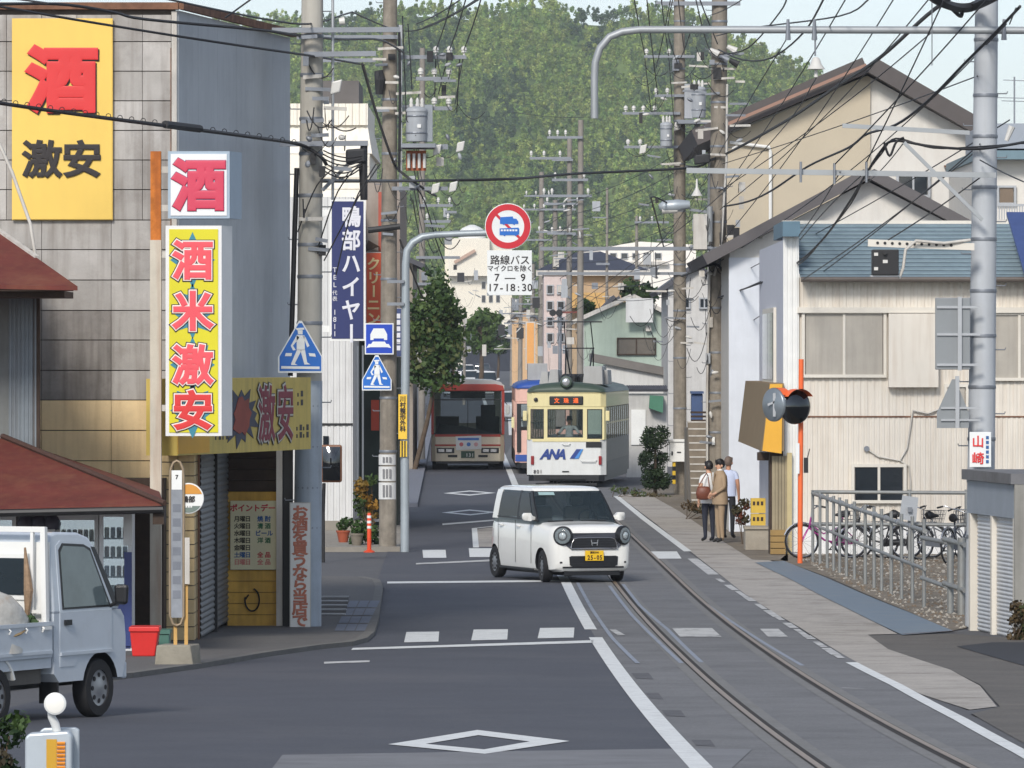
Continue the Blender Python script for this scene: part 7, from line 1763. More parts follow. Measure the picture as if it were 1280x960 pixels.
# ---------------------------------------------------------------- tram
mTC = M('tram_cream', (222, 210, 158), 0.5, var=0.04, coat=0.2, streak=0.12, dirt=(150, 138, 104))
mTW = M('tram_white', (214, 216, 214), 0.5, var=0.04, coat=0.2, streak=0.15, dirt=(170, 164, 150))
mTG = M('tram_green', (58, 74, 62), 0.5, var=0.08, streak=0.2, dirt=(70, 76, 70))
mTin = M('tram_inside', (70, 66, 58), 0.8, var=0.1)
mTGl = glass('tram_glass', (60, 68, 70), 0.82, 0.04)
def tram_body(name, label, loc, rz, low, mid, roof, front):
    t = thing(name, label, 'tram', loc, rz); W, L = 1.17, 13.2
    # plan outline with chamfered ends
    def plan(w, o=0.0): return [(-w, .16), (-w+.16, .02+o), (w-.16, .02+o), (w, .16), (w, L-.16), (w-.16, L), (-w+.16, L), (-w, L-.16)]
    lower = MB(); lower.rings([[(x, y, .36) for x, y in plan(W)], [(x, y, 1.40) for x, y in plan(W)], [(x*.95, y if .1 < y < L-.1 else (.09 if y < 1 else L-.08), 1.40) for x, y in plan(W)], [(x*.95, y if .1 < y < L-.1 else (.09 if y < 1 else L-.08), .80) for x, y in plan(W)]]); lower.build('lower_body', low, t)
    part('skirt', mTrimB, t, lambda m: m.prism(plan(W-.05), .18, .36, axis='z'))
    part('header', mid, t, lambda m: m.prism(plan(W), 2.36, 2.80, axis='z'), bevel=.02)
    part('interior_floor', mTin, t, lambda m: m.box(-W+.08, W-.08, .2, L-.2, .802, .82))
    part('interior_ceiling', mTin, t, lambda m: m.box(-W+.08, W-.08, .2, L-.2, 2.33, 2.358))
    # front pillars and panes
    cols = [(-1.12, -1.06), (-.665, -.56), (.49, .61), (1.06, 1.12)]
    for a, b in cols: part('front_pillar', mid, t, lambda m: m.box(a, b, .03, .10, 1.40, 2.36))
    for a, b, lo in ((-1.06, -.665, 1.42), (-.56, .49, 1.46), (.61, 1.06, 1.42)):
        w = part('front_window', mid, t, lambda m: m.box(a, b, .035, .09, 1.40, lo))
        part('window_rail', mid, w, lambda m: m.box(a, b, .035, .09, 2.30, 2.36))
        part('pane', mTGl, w, lambda m: m.box(a, b, .055, .062, lo, 2.30))
        part('window_gasket', mTrimB, w, lambda m: (m.box(a, a+.025, .04, .054, lo, 2.30), m.box(b-.025, b, .04, .054, lo, 2.30), m.box(a+.025, b-.025, .04, .054, lo, lo+.025), m.box(a+.025, b-.025, .04, .054, 2.275, 2.30)))
    part('corner_post', mid, t, lambda m: m.prism([(-W, .16), (-W+.06, .16), (-1.10, .10), (-1.12, .05)], 1.40, 2.36, axis='z')); part('corner_post', mid, t, lambda m: m.prism([(W, .16), (W-.06, .16), (1.10, .10), (1.12, .05)], 1.40, 2.36, axis='z'))
    # side windows
    n = 11; pitch = (L-.5)/n
    for s in (-1, 1):
        for k in range(n+1):
            y = .22+k*pitch; part('side_pillar', M('tram_side_cream_shaded', (122, 115, 92), 0.55, var=0.08) if low is mTW else mid, t, lambda m: m.box(s*W-.03 if s > 0 else -W, s*W if s > 0 else -W+.03, y, y+.16, 1.40, 2.36))  # first tram's pillar cream darkened to paint in the shade on its flank
            if k < n:
                door = k in (2, 3)
                sw = part('side_window', mid, t, lambda m: m.box(s*(W-.015)-.012, s*(W-.015)+.012, y+.16, y+pitch, 1.86, 1.90))
                part('pane', mTGl, sw, lambda m: m.box(s*(W-.02)-.003, s*(W-.02)+.003, y+.16, y+pitch, 1.40, 2.36))
    for s in (-1, 1): part('side_panel', M('tram_side_white_shaded', (108, 104, 95), 0.55, var=0.08, streak=0.3, dirt=(112, 106, 96)) if low is mTW else low, t, lambda m: m.box(s*(W+.004)-.004, s*(W+.004)+.004, .17, L-.2, .37, 1.40)); part('side_skirt', mTrimB, t, lambda m: m.box(s*(W+.011)-.003, s*(W+.011)+.003, .4, L-.4, .32, .76))  # first tram's panel grey puts the side's shade into the white, plus dirt streaks
    # curved roof
    rp = [(-1.19, 2.80), (-1.14, 2.90), (-1.0, 2.98), (-.7, 3.05), (-.3, 3.09), (0, 3.10), (.3, 3.09), (.7, 3.05), (1.0, 2.98), (1.14, 2.90), (1.19, 2.80)]
    def rsec(y, f): return [(x*f, y, 2.80+(z-2.80)*(f if f > .9 else f*1.0)) for x, z in rp]
    mb = MB(); mb.rings([[(x*.90, -.02, 2.80+(z-2.80)*.35) for x, z in rp], [(x*.96, .06, 2.80+(z-2.80)*.7) for x, z in rp], [(x, .30, z) for x, z in rp], [(x, L-.3, z) for x, z in rp], [(x*.9, L, 2.80+(z-2.80)*.35) for x, z in rp]]); mb.build('roof', roof, t, smooth=45)
    for s in (-1, 1):
        for y in (1.9, 3.3, 9.9, 11.3):
            wh = part('wheel', mTrimB, t, lambda m: m.lathe([(.33, s*.50), (.36, s*.50), (.33, s*.60), (.12, s*.61)], 20, axis='x', c=(0, y, .34)), smooth=40)
        part('truck_frame', mTrimB, t, lambda m: (m.box(s*.72-.08, s*.72+.08, 1.4, 3.8, .28, .55), m.box(s*.72-.08, s*.72+.08, 9.4, 11.8, .28, .55)))
    return t
Tl = (1.60, 188.6, .02)
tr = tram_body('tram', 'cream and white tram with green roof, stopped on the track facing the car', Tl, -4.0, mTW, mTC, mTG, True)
part('cream_front_belt', mTC, tr, lambda m: m.box(-1.0, 1.0, .0, .019, 1.34, 1.41))
ds = part('destination_box', mTrimB, tr, lambda m: m.box(-.50, .50, -.02, .03, 2.42, 2.68), bevel=.03)
mb = MB()
for k in range(3): write(mb, '文珠通'[k], (-.28+.28*k, -.024, 2.55), .16, bold=.02)
mb.build('destination_lettering', M('led_orange', (230, 96, 30), 0.5, emit=(230, 90, 30), estr=0.6, var=0), ds)
part('brow', mTC, tr, lambda m: m.prism([(-1.0, 2.78), (-.45, 2.82), (0, 2.93), (.45, 2.82), (1.0, 2.78)], -.005, .10))
hl = part('headlight', mTG, tr, lambda m: m.lathe([(.17, .35), (.19, .0), (.16, -.12), (.12, -.13)], 18, axis='y', c=(0, -.02, 3.10)), smooth=40)
part('lens', mLampR, hl, lambda m: m.lathe([(.11, -.131), (.06, -.16), (.01, -.165)], 14, axis='y', c=(0, -.02, 3.10)), smooth=50)
for x in (-.90,): part('marker_lamp', mTrimB, tr, lambda m: m.lathe([(.06, .02), (.06, -.03), (.03, -.04)], 12, axis='y', c=(x, .0, 2.58)))
for s in (-1, 1):
    part('tail_lamp', M('tail_red', (140, 30, 34), 0.3, var=0.05), tr, lambda m: m.box(s*1.0-.045, s*1.0+.045, -.03, .02, .66, .92), bevel=.015)
    part('wing_mirror', mTC, tr, lambda m: m.box(s*1.22-.06, s*1.22+.06, -.06, .0, 1.95, 2.25), bevel=.02)
part('dark_vent', mTrimB, tr, lambda m: m.box(.58, 1.04, -.004, .019, 1.17, 1.33))
part('grab_handle', mTW, tr, lambda m: m.tube([(.42, .0, .80), (.46, -.05, .76), (.86, -.05, .76), (.9, 0, .80)], .014, 6)); part('grab_handle', mTW, tr, lambda m: m.tube([(-.12, .0, 1.28), (-.08, -.04, 1.25), (.08, -.04, 1.25), (.12, 0, 1.28)], .014, 6))
part('coupler_bar', mTrimB, tr, lambda m: m.bar((-.6, -.05, .26), (.55, -.05, .26), .06, .06)); part('fender', mTrimB, tr, lambda m: m.box(-.9, .9, -.04, .1, .05, .12))
mb = MB(); write(mb, 'ANA', (-.36, -.002, .98), .40, bold=.045, sx=.95); mb.v = [(x+(z-.98)*.30, y, z) for x, y, z in mb.v]; mb.build('lettering', M('livery_navy', (34, 62, 132), 0.5, var=0.03), tr)
part('logo_stripe', M('livery_navy', (34, 62, 132)), tr, lambda m: m.prism([(.10, .84), (.24, .84), (.44, 1.12), (.30, 1.12)], -.008, .0))
part('logo_stripe', M('livery_sky', (70, 136, 206), 0.5, var=0.03), tr, lambda m: m.prism([(.24, .84), (.36, .84), (.50, 1.12), (.44, 1.12)], -.008, .0))
mb = MB(); write(mb, '801', (-.84, -.002, .46), .15, bold=.012); mb.build('fleet_number', mInk, tr)
part('front_slot', mTrimB, tr, lambda m: m.box(-.12, .08, -.003, .019, .44, .475))
mEq = M('roof_unit_grey', (158, 158, 156), 0.6, var=0.08, streak=0.2, dirt=(120, 116, 110))
for k, (x0, x1, y0_, z1) in enumerate(((-.62, -.30, 1.2, 3.46), (.42, 1.02, 1.0, 3.56), (.95, 1.15, 1.6, 3.45), (-1.0, -.72, 3.0, 3.40))):
    part('roof_unit', mEq, tr, lambda m: m.hexa([(x0, y0_, 3.02), (x1, y0_, 3.02), (x1, y0_+2.0, 3.02), (x0, y0_+2.0, 3.02), (x0+.06, y0_+.05, z1), (x1-.02, y0_+.05, z1), (x1-.02, y0_+1.95, z1), (x0+.06, y0_+1.95, z1)]), bevel=.02)
def panto(m):
    for s in (-1, 1):
        m.bar((s*.35, 5.2, 3.25), (s*.42, 6.6, 4.1), .04); m.bar((s*.42, 6.6, 4.1), (s*.40, 5.5, 4.9), .03); m.bar((s*.35, 7.8, 3.25), (s*.42, 6.6, 4.1), .04)
    for z, y, w in ((3.25, 5.2, .5), (3.25, 7.8, .5), (4.1, 6.6, .45), (4.9, 5.5, .75)): m.bar((-w, y, z), (w, y, z), .04)
    m.box(-.5, .5, 5.0, 8.0, 3.12, 3.2)
part('pantograph', mTrimB, tr, panto)
for k in range(5): part('roof_gear', mTrimB, tr, lambda m: m.lathe([(.12, 3.05), (.14, 3.25), (.08, 3.33)], 10, c=(-.15+.12*k, 2.2+.3*(k % 2), 0)))
mPk = M('tram_pink', (222, 178, 162), 0.5, var=0.04, streak=0.1, dirt=(170, 140, 126)); mBl = M('tram_blue', (40, 76, 150), 0.5, var=0.06)
t2 = tram_body('tram', 'second tram in pink with blue roof waiting behind the first', (1.28, 210.5, .02), 0.5, mPk, mPk, mBl, True)
part('blue_skirt_band', mBl, t2, lambda m: m.box(-1.172, 1.172, -.01, .019, .40, .62)); part('wing_mirror', mTC, t2, lambda m: m.box(-1.30, -1.2, -.06, 0, 1.5, 1.85), bevel=.02)
part('roof_unit', mEq, t2, lambda m: m.box(-.75, -.1, 1.0, 3.0, 3.06, 3.62), bevel=.02)
part('door_leaf', mTrimB, t2, lambda m: m.box(-1.12, -.98, -.012, .018, .7, 2.3))

# ---------------------------------------------------------------- bus
mBC = M('bus_cream', (222, 212, 188), 0.45, var=0.04, coat=0.3, streak=0.1, dirt=(150, 134, 104)); mBR = M('bus_red', (176, 58, 44), 0.45, var=0.06, coat=0.3)
mBGl = glass('bus_glass', (50, 62, 62), 0.84, 0.04)
bus = thing('bus', 'cream and red city bus with white banner coming up the left lane', 'bus', (-1.51, 218.6, .01), 0.5); W, L = 1.245, 9.2
def bplan(w): return [(-w, .14), (-w+.14, .0), (w-.14, .0), (w, .14), (w, L-.1), (w-.1, L), (-w+.1, L), (-w, L-.1)]
part('lower_body', mBC, bus, lambda m: m.prism(bplan(W), .28, 1.20, axis='z'), bevel=.02)
part('skirt', mTrimB, bus, lambda m: m.prism(bplan(W-.03), .20, .28, axis='z'))
part('roof', M('bus_roof', (186, 188, 184), 0.5, var=0.05), bus, lambda m: m.rings([[(-W+.02, y, 2.86), (-W+.1, y, 2.97), (-W+.4, y, 3.05), (0, y, 3.08), (W-.4, y, 3.05), (W-.1, y, 2.97), (W-.02, y, 2.86)] for y in (.12, L-.1)]), smooth=40)
part('brow', mBR, bus, lambda m: m.prism([(-W, 2.68), (W, 2.68), (W-.04, 2.86), (W-.3, 2.92), (-W+.3, 2.92), (-W+.04, 2.86)], .0, .14), bevel=.02)
for s in (-1, 1): part('front_post', mBR, bus, lambda m: m.box(s*(W-.04)-.045, s*(W-.04)+.045, .02, .14, 1.20, 2.70)); part('side_red', mBR, bus, lambda m: m.box(s*(W+.002)-.004, s*(W+.002)+.004, .16, L-.15, .30, .95))
ws_ = part('windscreen', mBGl, bus, lambda m: (m.box(-1.14, -.012, .05, .06, 1.24, 2.36), m.box(.012, 1.14, .05, .06, 1.24, 2.36)))
part('screen_divider', mTrimB, ws_, lambda m: m.box(-.012, .012, .03, .07, 1.22, 2.36)); part('header_bar', mTrimB, ws_, lambda m: m.box(-1.14, 1.14, .03, .07, 2.36, 2.40)); part('destination_pane', mBGl, ws_, lambda m: m.box(-1.14, 1.14, .05, .06, 2.40, 2.68)); part('scuttle', mTrimB, ws_, lambda m: m.box(-1.16, 1.16, .02, .1, 1.20, 1.24))
part('blind', M('blind_board', (40, 42, 44), 0.6), bus, lambda m: m.box(-.6, .6, .14, .2, 2.42, 2.66)); 
for z0_, z1_ in ((1.12, 1.20), (.80, .86)):
    part('red_stripe', mBR, bus, lambda m: m.box(-1.12, 1.12, -.012, -.002, z0_, z1_))
for s in (-1, 1):
    lh = part('headlamp_housing', mTrimB, bus, lambda m: m.box(s*.76-.30, s*.76+.30, -.016, -.002, .56, .74)); 
    for q in (-.14, .12): part('headlamp', mLampR, lh, lambda m: m.box(s*.76+q-.10, s*.76+q+.10, -.026, -.017, .60, .70))
    part('lower_slot', mTrimB, bus, lambda m: m.box(s*.52-.16, s*.52+.16, -.012, -.002, .42, .50)); part('wing_mirror', mTW, bus, lambda m: m.box(s*1.36-.07, s*1.36+.07, -.08, .0, 1.88, 2.22), bevel=.02); part('mirror_arm', mTrimB, bus, lambda m: m.tube([(s*1.2, .05, 2.4), (s*1.36, -.03, 2.2)], .015, 5))
    for y in (1.9, 6.6): part('wheel', mTyre, bus, lambda m: m.lathe([(.2, s*.95), (.46, s*.95), (.47, s*1.2), (.2, s*1.22)], 20, axis='x', c=(0, y, .46)), smooth=40)
    for y in (.9,): part('front_tyre', mTyre, bus, lambda m: m.box(s*.95-.26, s*.95+.26, .3, .9, .0, .27))
    for k in range(7):
        y = .3+k*1.25; part('side_pillar', mBR if k == 0 else mTrimB, bus, lambda m: m.box(s*W-.03 if s > 0 else -W, s*W if s > 0 else -W+.03, y, y+.1, 1.20, 2.88))
        part('side_pane', mBGl, bus, lambda m: m.box(s*(W-.02)-.004, s*(W-.02)+.004, y+.1, y+1.25, 1.20, 2.60))
    part('cantrail', mBC, bus, lambda m: m.box(s*(W-.02)-.02, s*(W-.02)+.02, .14, L-.1, 2.60, 2.88))
part('rear_wall', mBC, bus, lambda m: (m.box(-W+.05, W-.05, L-.1, L-.02, 1.2, 1.5), m.box(-W+.05, -.95, L-.1, L-.02, 1.5, 2.86), m.box(.95, W-.05, L-.1, L-.02, 1.5, 2.86), m.box(-.95, .95, L-.1, L-.02, 2.6, 2.86)))
part('seats', mTin, bus, lambda m: [m.box(sx_, sx_+.8, 3+k*.9, 3.15+k*.9, 1.2, 1.75) for k in range(6) for sx_ in (-1.1, .3)])
part('dashboard', mTrimB, bus, lambda m: m.hexa([(-1.1, .15, 1.2), (1.1, .15, 1.2), (1.1, .6, 1.2), (-1.1, .6, 1.2), (-1.0, .2, 1.52), (-.2, .2, 1.50), (.1, .5, 1.30), (-1.0, .5, 1.6)]))
part('driver_seat', mTrimB, bus, lambda m: m.box(.45, .95, 1.4, 1.55, 1.2, 2.2))
bnb = part('front_banner', mSW, bus, lambda m: m.prism([(-.42, 1.13), (.46, 1.16), (.47, .70), (-.40, .66)], -.03, -.015))
for k, (col, x) in enumerate((('banner_red', -.22), ('banner_blue', .03), ('banner_pink', .28))):
    part('banner_mark', M(col, [(210, 110, 110), (80, 130, 200), (220, 170, 170)][k], 0.6), bnb, lambda m: m.lathe([(.07, -.033), (.07, -.031)], 12, axis='y', c=(x, 0, .86)))
part('banner_headline', M('banner_blue', (80, 130, 200)), bnb, lambda m: m.box(-.34, .38, -.034, -.0305, 1.0, 1.08))
bp_ = part('number_plate', M('plate_green', (56, 84, 66), 0.5), bus, lambda m: m.box(-.23, .23, -.03, -.012, .40, .63))
mb = MB(); write(mb, '131', (.07, -.032, .5), .16, bold=.03); mb.build('plate_lettering', mWhite, bp_)

# ================================================================== people
def person(label, loc, rz, J, mats, hair):
    """J: joint dict name -> (x, y, z, r); body grown from the skeleton as one skin"""
    p = thing('person', label, 'person', loc, rz)
    names = list(J); idx = {n: i for i, n in enumerate(names)}
    E = [('pelvis', 'spine'), ('spine', 'chest'), ('chest', 'neck'), ('neck', 'jaw'), ('jaw', 'head'), ('head', 'crown')]
    for s in 'LR':
        E += [('chest', 'sh'+s), ('sh'+s, 'el'+s), ('el'+s, 'wr'+s), ('wr'+s, 'pa'+s), ('pelvis', 'hip'+s), ('hip'+s, 'kn'+s), ('kn'+s, 'an'+s), ('an'+s, 'toe'+s)]
        pw, wr = Vector(J['pa'+s][:3]), Vector(J['wr'+s][:3]); d = (pw-wr).normalized(); sd = d.cross(Vector((1, 0, 0))).normalized()
        for k in range(5):
            o = sd*(-.032+.016*k); ln = [.055, .075, .08, .075, .06][k]
            if k == 0: o = sd*-.045; 
            f1 = pw+o+d*(.02 if k else -.01); f2 = f1+d*ln*.55+sd*(-.02 if k == 0 else 0); f3 = f2+d*ln*.45+Vector((0, -.012, 0))
            for q, v in enumerate((f1, f2, f3)):
                nm = 'f%s%d%d' % (s, k, q); J[nm] = (v.x, v.y, v.z, .0085); names.append(nm); idx[nm] = len(names)-1
            E += [('pa'+s, 'f%s%d0' % (s, k)), ('f%s%d0' % (s, k), 'f%s%d1' % (s, k)), ('f%s%d1' % (s, k), 'f%s%d2' % (s, k))]
    me = bpy.data.meshes.new('body'); me.from_pydata([J[n][:3] for n in names], [(idx[a], idx[b]) for a, b in E if a in idx and b in idx], [])
    o = bpy.data.objects.new('body', me); COL.objects.link(o)
    md = o.modifiers.new('skin', 'SKIN'); md.use_smooth_shade = True
    for i, n in enumerate(names):
        r = J[n][3]; me.skin_vertices[0].data[i].radius = (r, r*(0.72 if n in ('pelvis', 'spine', 'chest') else 1.0)); me.skin_vertices[0].data[i].use_root = (n == 'pelvis')
    o.modifiers.new('sub', 'SUBSURF').levels = 1
    m2 = bpy.data.meshes.new_from_object(o.evaluated_get(bpy.context.evaluated_depsgraph_get()))
    bpy.data.objects.remove(o); m2.name = 'body'
    for m in (mats['skin'], mats['top'], mats['bottom'], mats['shoe']): m2.materials.append(m)
    segs = [(Vector(J[a][:3]), Vector(J[b][:3]), b) for a, b in E if a in idx and b in idx]
    mi = []
    for pl in m2.polygons:
        c = pl.center; best = None; bd = 1e9
        for a, b, n in segs:
            ab = b-a; t = max(0, min(1, (c-a).dot(ab)/max(1e-9, ab.length_squared))); dd = (c-a-ab*t).length/ (J[n][3]+.02)
            if dd < bd: bd, best, bt = dd, n, t
        if best in ('spine', 'chest') or best[:2] in ('sh',): k = 1
        elif best[:2] == 'el': k = 1 if (mats.get('sleeve', 1) == 1 or bt < .55) else 0
        elif best[:2] == 'wr': k = 1 if mats.get('sleeve', 1) == 1 and bt < .9 else 0
        elif best[:3] in ('hip',) or best[:2] in ('kn', 'an'): k = 2
        elif best[:3] == 'toe': k = 3
        else: k = 0
        if best == 'pelvis': k = 2
        mi.append(k)
    m2.polygons.foreach_set('material_index', mi); m2.polygons.foreach_set('use_smooth', [True]*len(m2.polygons))
    b = bpy.data.objects.new('body', m2); COL.objects.link(b); b.parent = p
    hx, hy, hz1 = J['head'][:3]
    if hair:
        mb = MB(); hr = J['head'][3]*1.12
        rings_ = []
        for k in range(8):
            ph = R(-38+k*18); rings_.append([(hx+hr*math.cos(ph)*math.cos(t)*(.92), hy+hair.get('back', .02)+hr*math.cos(ph)*math.sin(t)*1.08, hz1+.015+hr*1.2*math.sin(ph) + (0.06 if math.sin(t) < -.3 and k < 4 else 0)) for t in [2*math.pi*j/14 for j in range(14)]])
        mb.rings(rings_); mb.build('hair', hair['mat'], p, smooth=70)
    r = J['head'][3]
    for s in (-1, 1):
        mb = MB(); mb.lathe([(.001, -.012), (.011, 0), (.001, .012)], 8, axis='y', c=(hx+s*.033, hy-r*.93, hz1-.005)); mb.build('eye', mBlack, p)
        mb = MB(); mb.lathe([(.004, -.012), (.026, -.006), (.026, .006), (.004, .012)], 10, axis='x', c=(hx+s*r*.98, hy+.01, hz1-.02)); mb.build('ear', mats['skin'], p, smooth=60)
    mb = MB(); mb.hexa([(hx-.014, hy-r*.9, hz1-.045), (hx+.014, hy-r*.9, hz1-.045), (hx+.012, hy-r*.7, hz1-.045), (hx-.012, hy-r*.7, hz1-.045), (hx-.006, hy-r*.98, hz1), (hx+.006, hy-r*.98, hz1), (hx+.006, hy-r*.8, hz1), (hx-.006, hy-r*.8, hz1)]); mb.v[0] = (hx-.014, hy-r*1.15, hz1-.045); mb.v[1] = (hx+.014, hy-r*1.15, hz1-.045); mb.build('nose', mats['skin'], p)
    mb = MB(); mb.box(hx-.022, hx+.022, hy-r*.9, hy-r*.86, hz1-.073, hz1-.066); mb.build('mouth', M('lips', (150, 92, 84), 0.6), p)
    return p
def base(h=1.0, lean=0.0):
    J = {'pelvis': (0, 0, .93, .135), 'spine': (0, .005, 1.12, .12), 'chest': (0, .0, 1.32, .145), 'neck': (0, .0, 1.475, .05), 'jaw': (0, -.02, 1.545, .062), 'head': (0, -.01, 1.615, .088), 'crown': (0, .0, 1.69, .055)}
    for s, n in ((1, 'L'), (-1, 'R')):
        J.update({'sh'+n: (s*.165, .0, 1.405, .06), 'el'+n: (s*.225, .03, 1.13, .044), 'wr'+n: (s*.215, -.05, .90, .03), 'pa'+n: (s*.21, -.07, .83, .026), 'hip'+n: (s*.085, 0, .86, .095), 'kn'+n: (s*.09, -.01, .49, .062), 'an'+n: (s*.09, .02, .085, .042), 'toe'+n: (s*.10, -.13, .035, .036)})
    return {k: (v[0]*h, v[1]*h+lean*v[2], v[2]*h, v[3]*h) for k, v in J.items()}
mSkin = M('skin', (206, 160, 132), 0.55, var=0.04); mHairB = M('black_hair', (26, 22, 22), 0.5, var=0.1)
def shell(par, nm, mat, secs, n=18, oy=0.0):
    mb = MB(); mb.rings([[(rx*math.cos(t), oy+ry*math.sin(t), z) for t in [2*math.pi*j/n for j in range(n)]] for z, rx, ry in secs], cap=False); return mb.build(nm, mat, par, smooth=60)
# woman in white blouse, back to us
J = base(.97)
J['elR'] = (-.23, .02, 1.11, .042); J['wrR'] = (-.14, -.14, 1.02, .028); J['paR'] = (-.07, -.17, 1.02, .024)
pw_ = person('person with black hair, white blouse and navy trousers, carrying a brown bag', (X(886, 133.2), 133.2, zg(133)+.012), 205, J,
    {'skin': mSkin, 'top': M('white_blouse', (226, 226, 224), 0.7, var=0.05), 'bottom': M('navy_trousers', (34, 38, 52), 0.8, var=0.1), 'shoe': mBlack, 'sleeve': 0}, {'mat': mHairB, 'back': .015})
shell(pw_, 'blouse', M('white_blouse', (226, 226, 224)), [(.80, .185, .135), (.88, .185, .138), (1.02, .168, .125), (1.18, .172, .128), (1.30, .175, .125), (1.39, .15, .10), (1.43, .07, .07)])
J = base(1.0)
J['elL'] = (.235, .0, 1.15, .046); J['wrL'] = (.15, -.17, 1.03, .031); J['paL'] = (.08, -.20, 1.0, .027)
J['elR'] = (-.24, .02, 1.15, .046); J['wrR'] = (-.17, -.15, 1.0, .031); J['paR'] = (-.10, -.19, .96, .027)
mTan = M('tan_suit', (158, 136, 110), 0.8, var=0.06, scale=5, bump=0.2, bscale=25)
pm_ = person('person in a tan suit and white shirt facing the one with the brown bag', (X(900, 132.3), 132.3, zg(132)+.012), -68, J,
    {'skin': mSkin, 'top': mTan, 'bottom': mTan, 'shoe': mBlack}, {'mat': mHairB, 'back': .012})
shell(pm_, 'jacket', mTan, [(.80, .205, .155), (.92, .205, .16), (1.08, .19, .145), (1.25, .20, .15), (1.38, .195, .135), (1.45, .15, .10), (1.50, .075, .075)])
shell(pm_, 'collar', mWhite, [(1.47, .068, .068), (1.53, .062, .062)])
part('lapel', mTan, pm_, lambda m: (m.prism([(-.10, 1.45), (-.02, 1.20), (-.005, 1.20), (-.05, 1.46)], -.165, -.150), m.prism([(.10, 1.45), (.02, 1.20), (.005, 1.20), (.05, 1.46)], -.165, -.150)))
part('shirt_front', mWhite, pm_, lambda m: m.prism([(-.05, 1.46), (.05, 1.46), (0, 1.22)], -.158, -.146))
J = base(1.0)
po_ = person('person in pale blue shirt and black trousers half hidden behind the tan suit', (X(910.5, 135.4), 135.4, zg(135)+.012), 160, J,
    {'skin': M('tanned_skin', (176, 128, 100), 0.55, var=0.04), 'top': M('pale_blue_shirt', (188, 198, 222), 0.7, var=0.04), 'bottom': M('black_trousers', (30, 31, 36), 0.8, var=0.1), 'shoe': mBlack, 'sleeve': 0}, {'mat': M('grey_stubble', (108, 92, 82), 0.7), 'back': .006})
shell(po_, 'shirt', M('pale_blue_shirt', (188, 198, 222)), [(.90, .175, .13), (1.05, .172, .13), (1.22, .182, .135), (1.36, .175, .12), (1.43, .14, .09), (1.46, .07, .065)])
# handbag at the hip
bg_ = wthing('handbag', 'brown leather shoulder bag hanging at the hip of the white blouse', 'bag', (X(881, 132.9), 132.92, .98))
mLe = M('brown_leather', (112, 62, 44), 0.5, var=0.15, scale=8)
cb = Vector((X(879.5, 132.9), 132.88, 1.04))
mb = MB(); mb.rings([[cb+Vector((rx*math.cos(t)*.9, ry*math.sin(t), z)) for t in [2*math.pi*j/16 for j in range(16)]] for z, rx, ry in ((-.15, .08, .03), (-.12, .16, .06), (0, .18, .07), (.09, .15, .06), (.13, .10, .03))]); mb.build('pouch', mLe, bg_, smooth=60)
part('strap', mLe, bg_, lambda m: m.tube([cb+Vector((-.13, 0, .09)), cb+Vector((-.02, .0, .28)), cb+Vector((.06, .10, .40)), cb+Vector((.10, .22, .34)), cb+Vector((.12, .10, .10))], .012, 6), smooth=60)
# tram driver, seated behind the centre pane
J = base(.98)
J = {k: (v[0], v[1], v[2]-.25 if True else 0, v[3]) for k, v in J.items()}
for s, n in ((1, 'L'), (-1, 'R')):
    J['kn'+n] = (s*.12, -.42, .62, .07); J['an'+n] = (s*.12, -.44, .22, .045); J['toe'+n] = (s*.13, -.58, .17, .036); J['el'+n] = (s*.30, -.14, .93, .044); J['wr'+n] = (s*.33, -.36, .92, .03); J['pa'+n] = (s*.33, -.43, .92, .026)
rot = Matrix.Rotation(R(-4), 3, 'Z'); pp = rot @ Vector((0.05, 0.70, 0))
person('person in white shirt and cap seated at the tram controls', (Tl[0]+pp.x, Tl[1]+pp.y, .665), -4, J,
    {'skin': mSkin, 'top': M('driver_shirt', (230, 230, 230), 0.7, var=0.03), 'bottom': M('black_trousers', (30, 31, 36)), 'shoe': mBlack}, {'mat': M('cap_grey', (92, 96, 104), 0.7), 'back': .0})
ds_ = thing('driver_stool', 'dark stool under the tram driver', 'stool', (Tl[0]+pp.x, Tl[1]+pp.y+.02, .842), -4)
part('seat', mBlack, ds_, lambda m: m.box(-.2, .2, -.18, .2, .24, .31)); part('post', mBlack, ds_, lambda m: m.box(-.05, .05, -.05, .05, 0, .24))
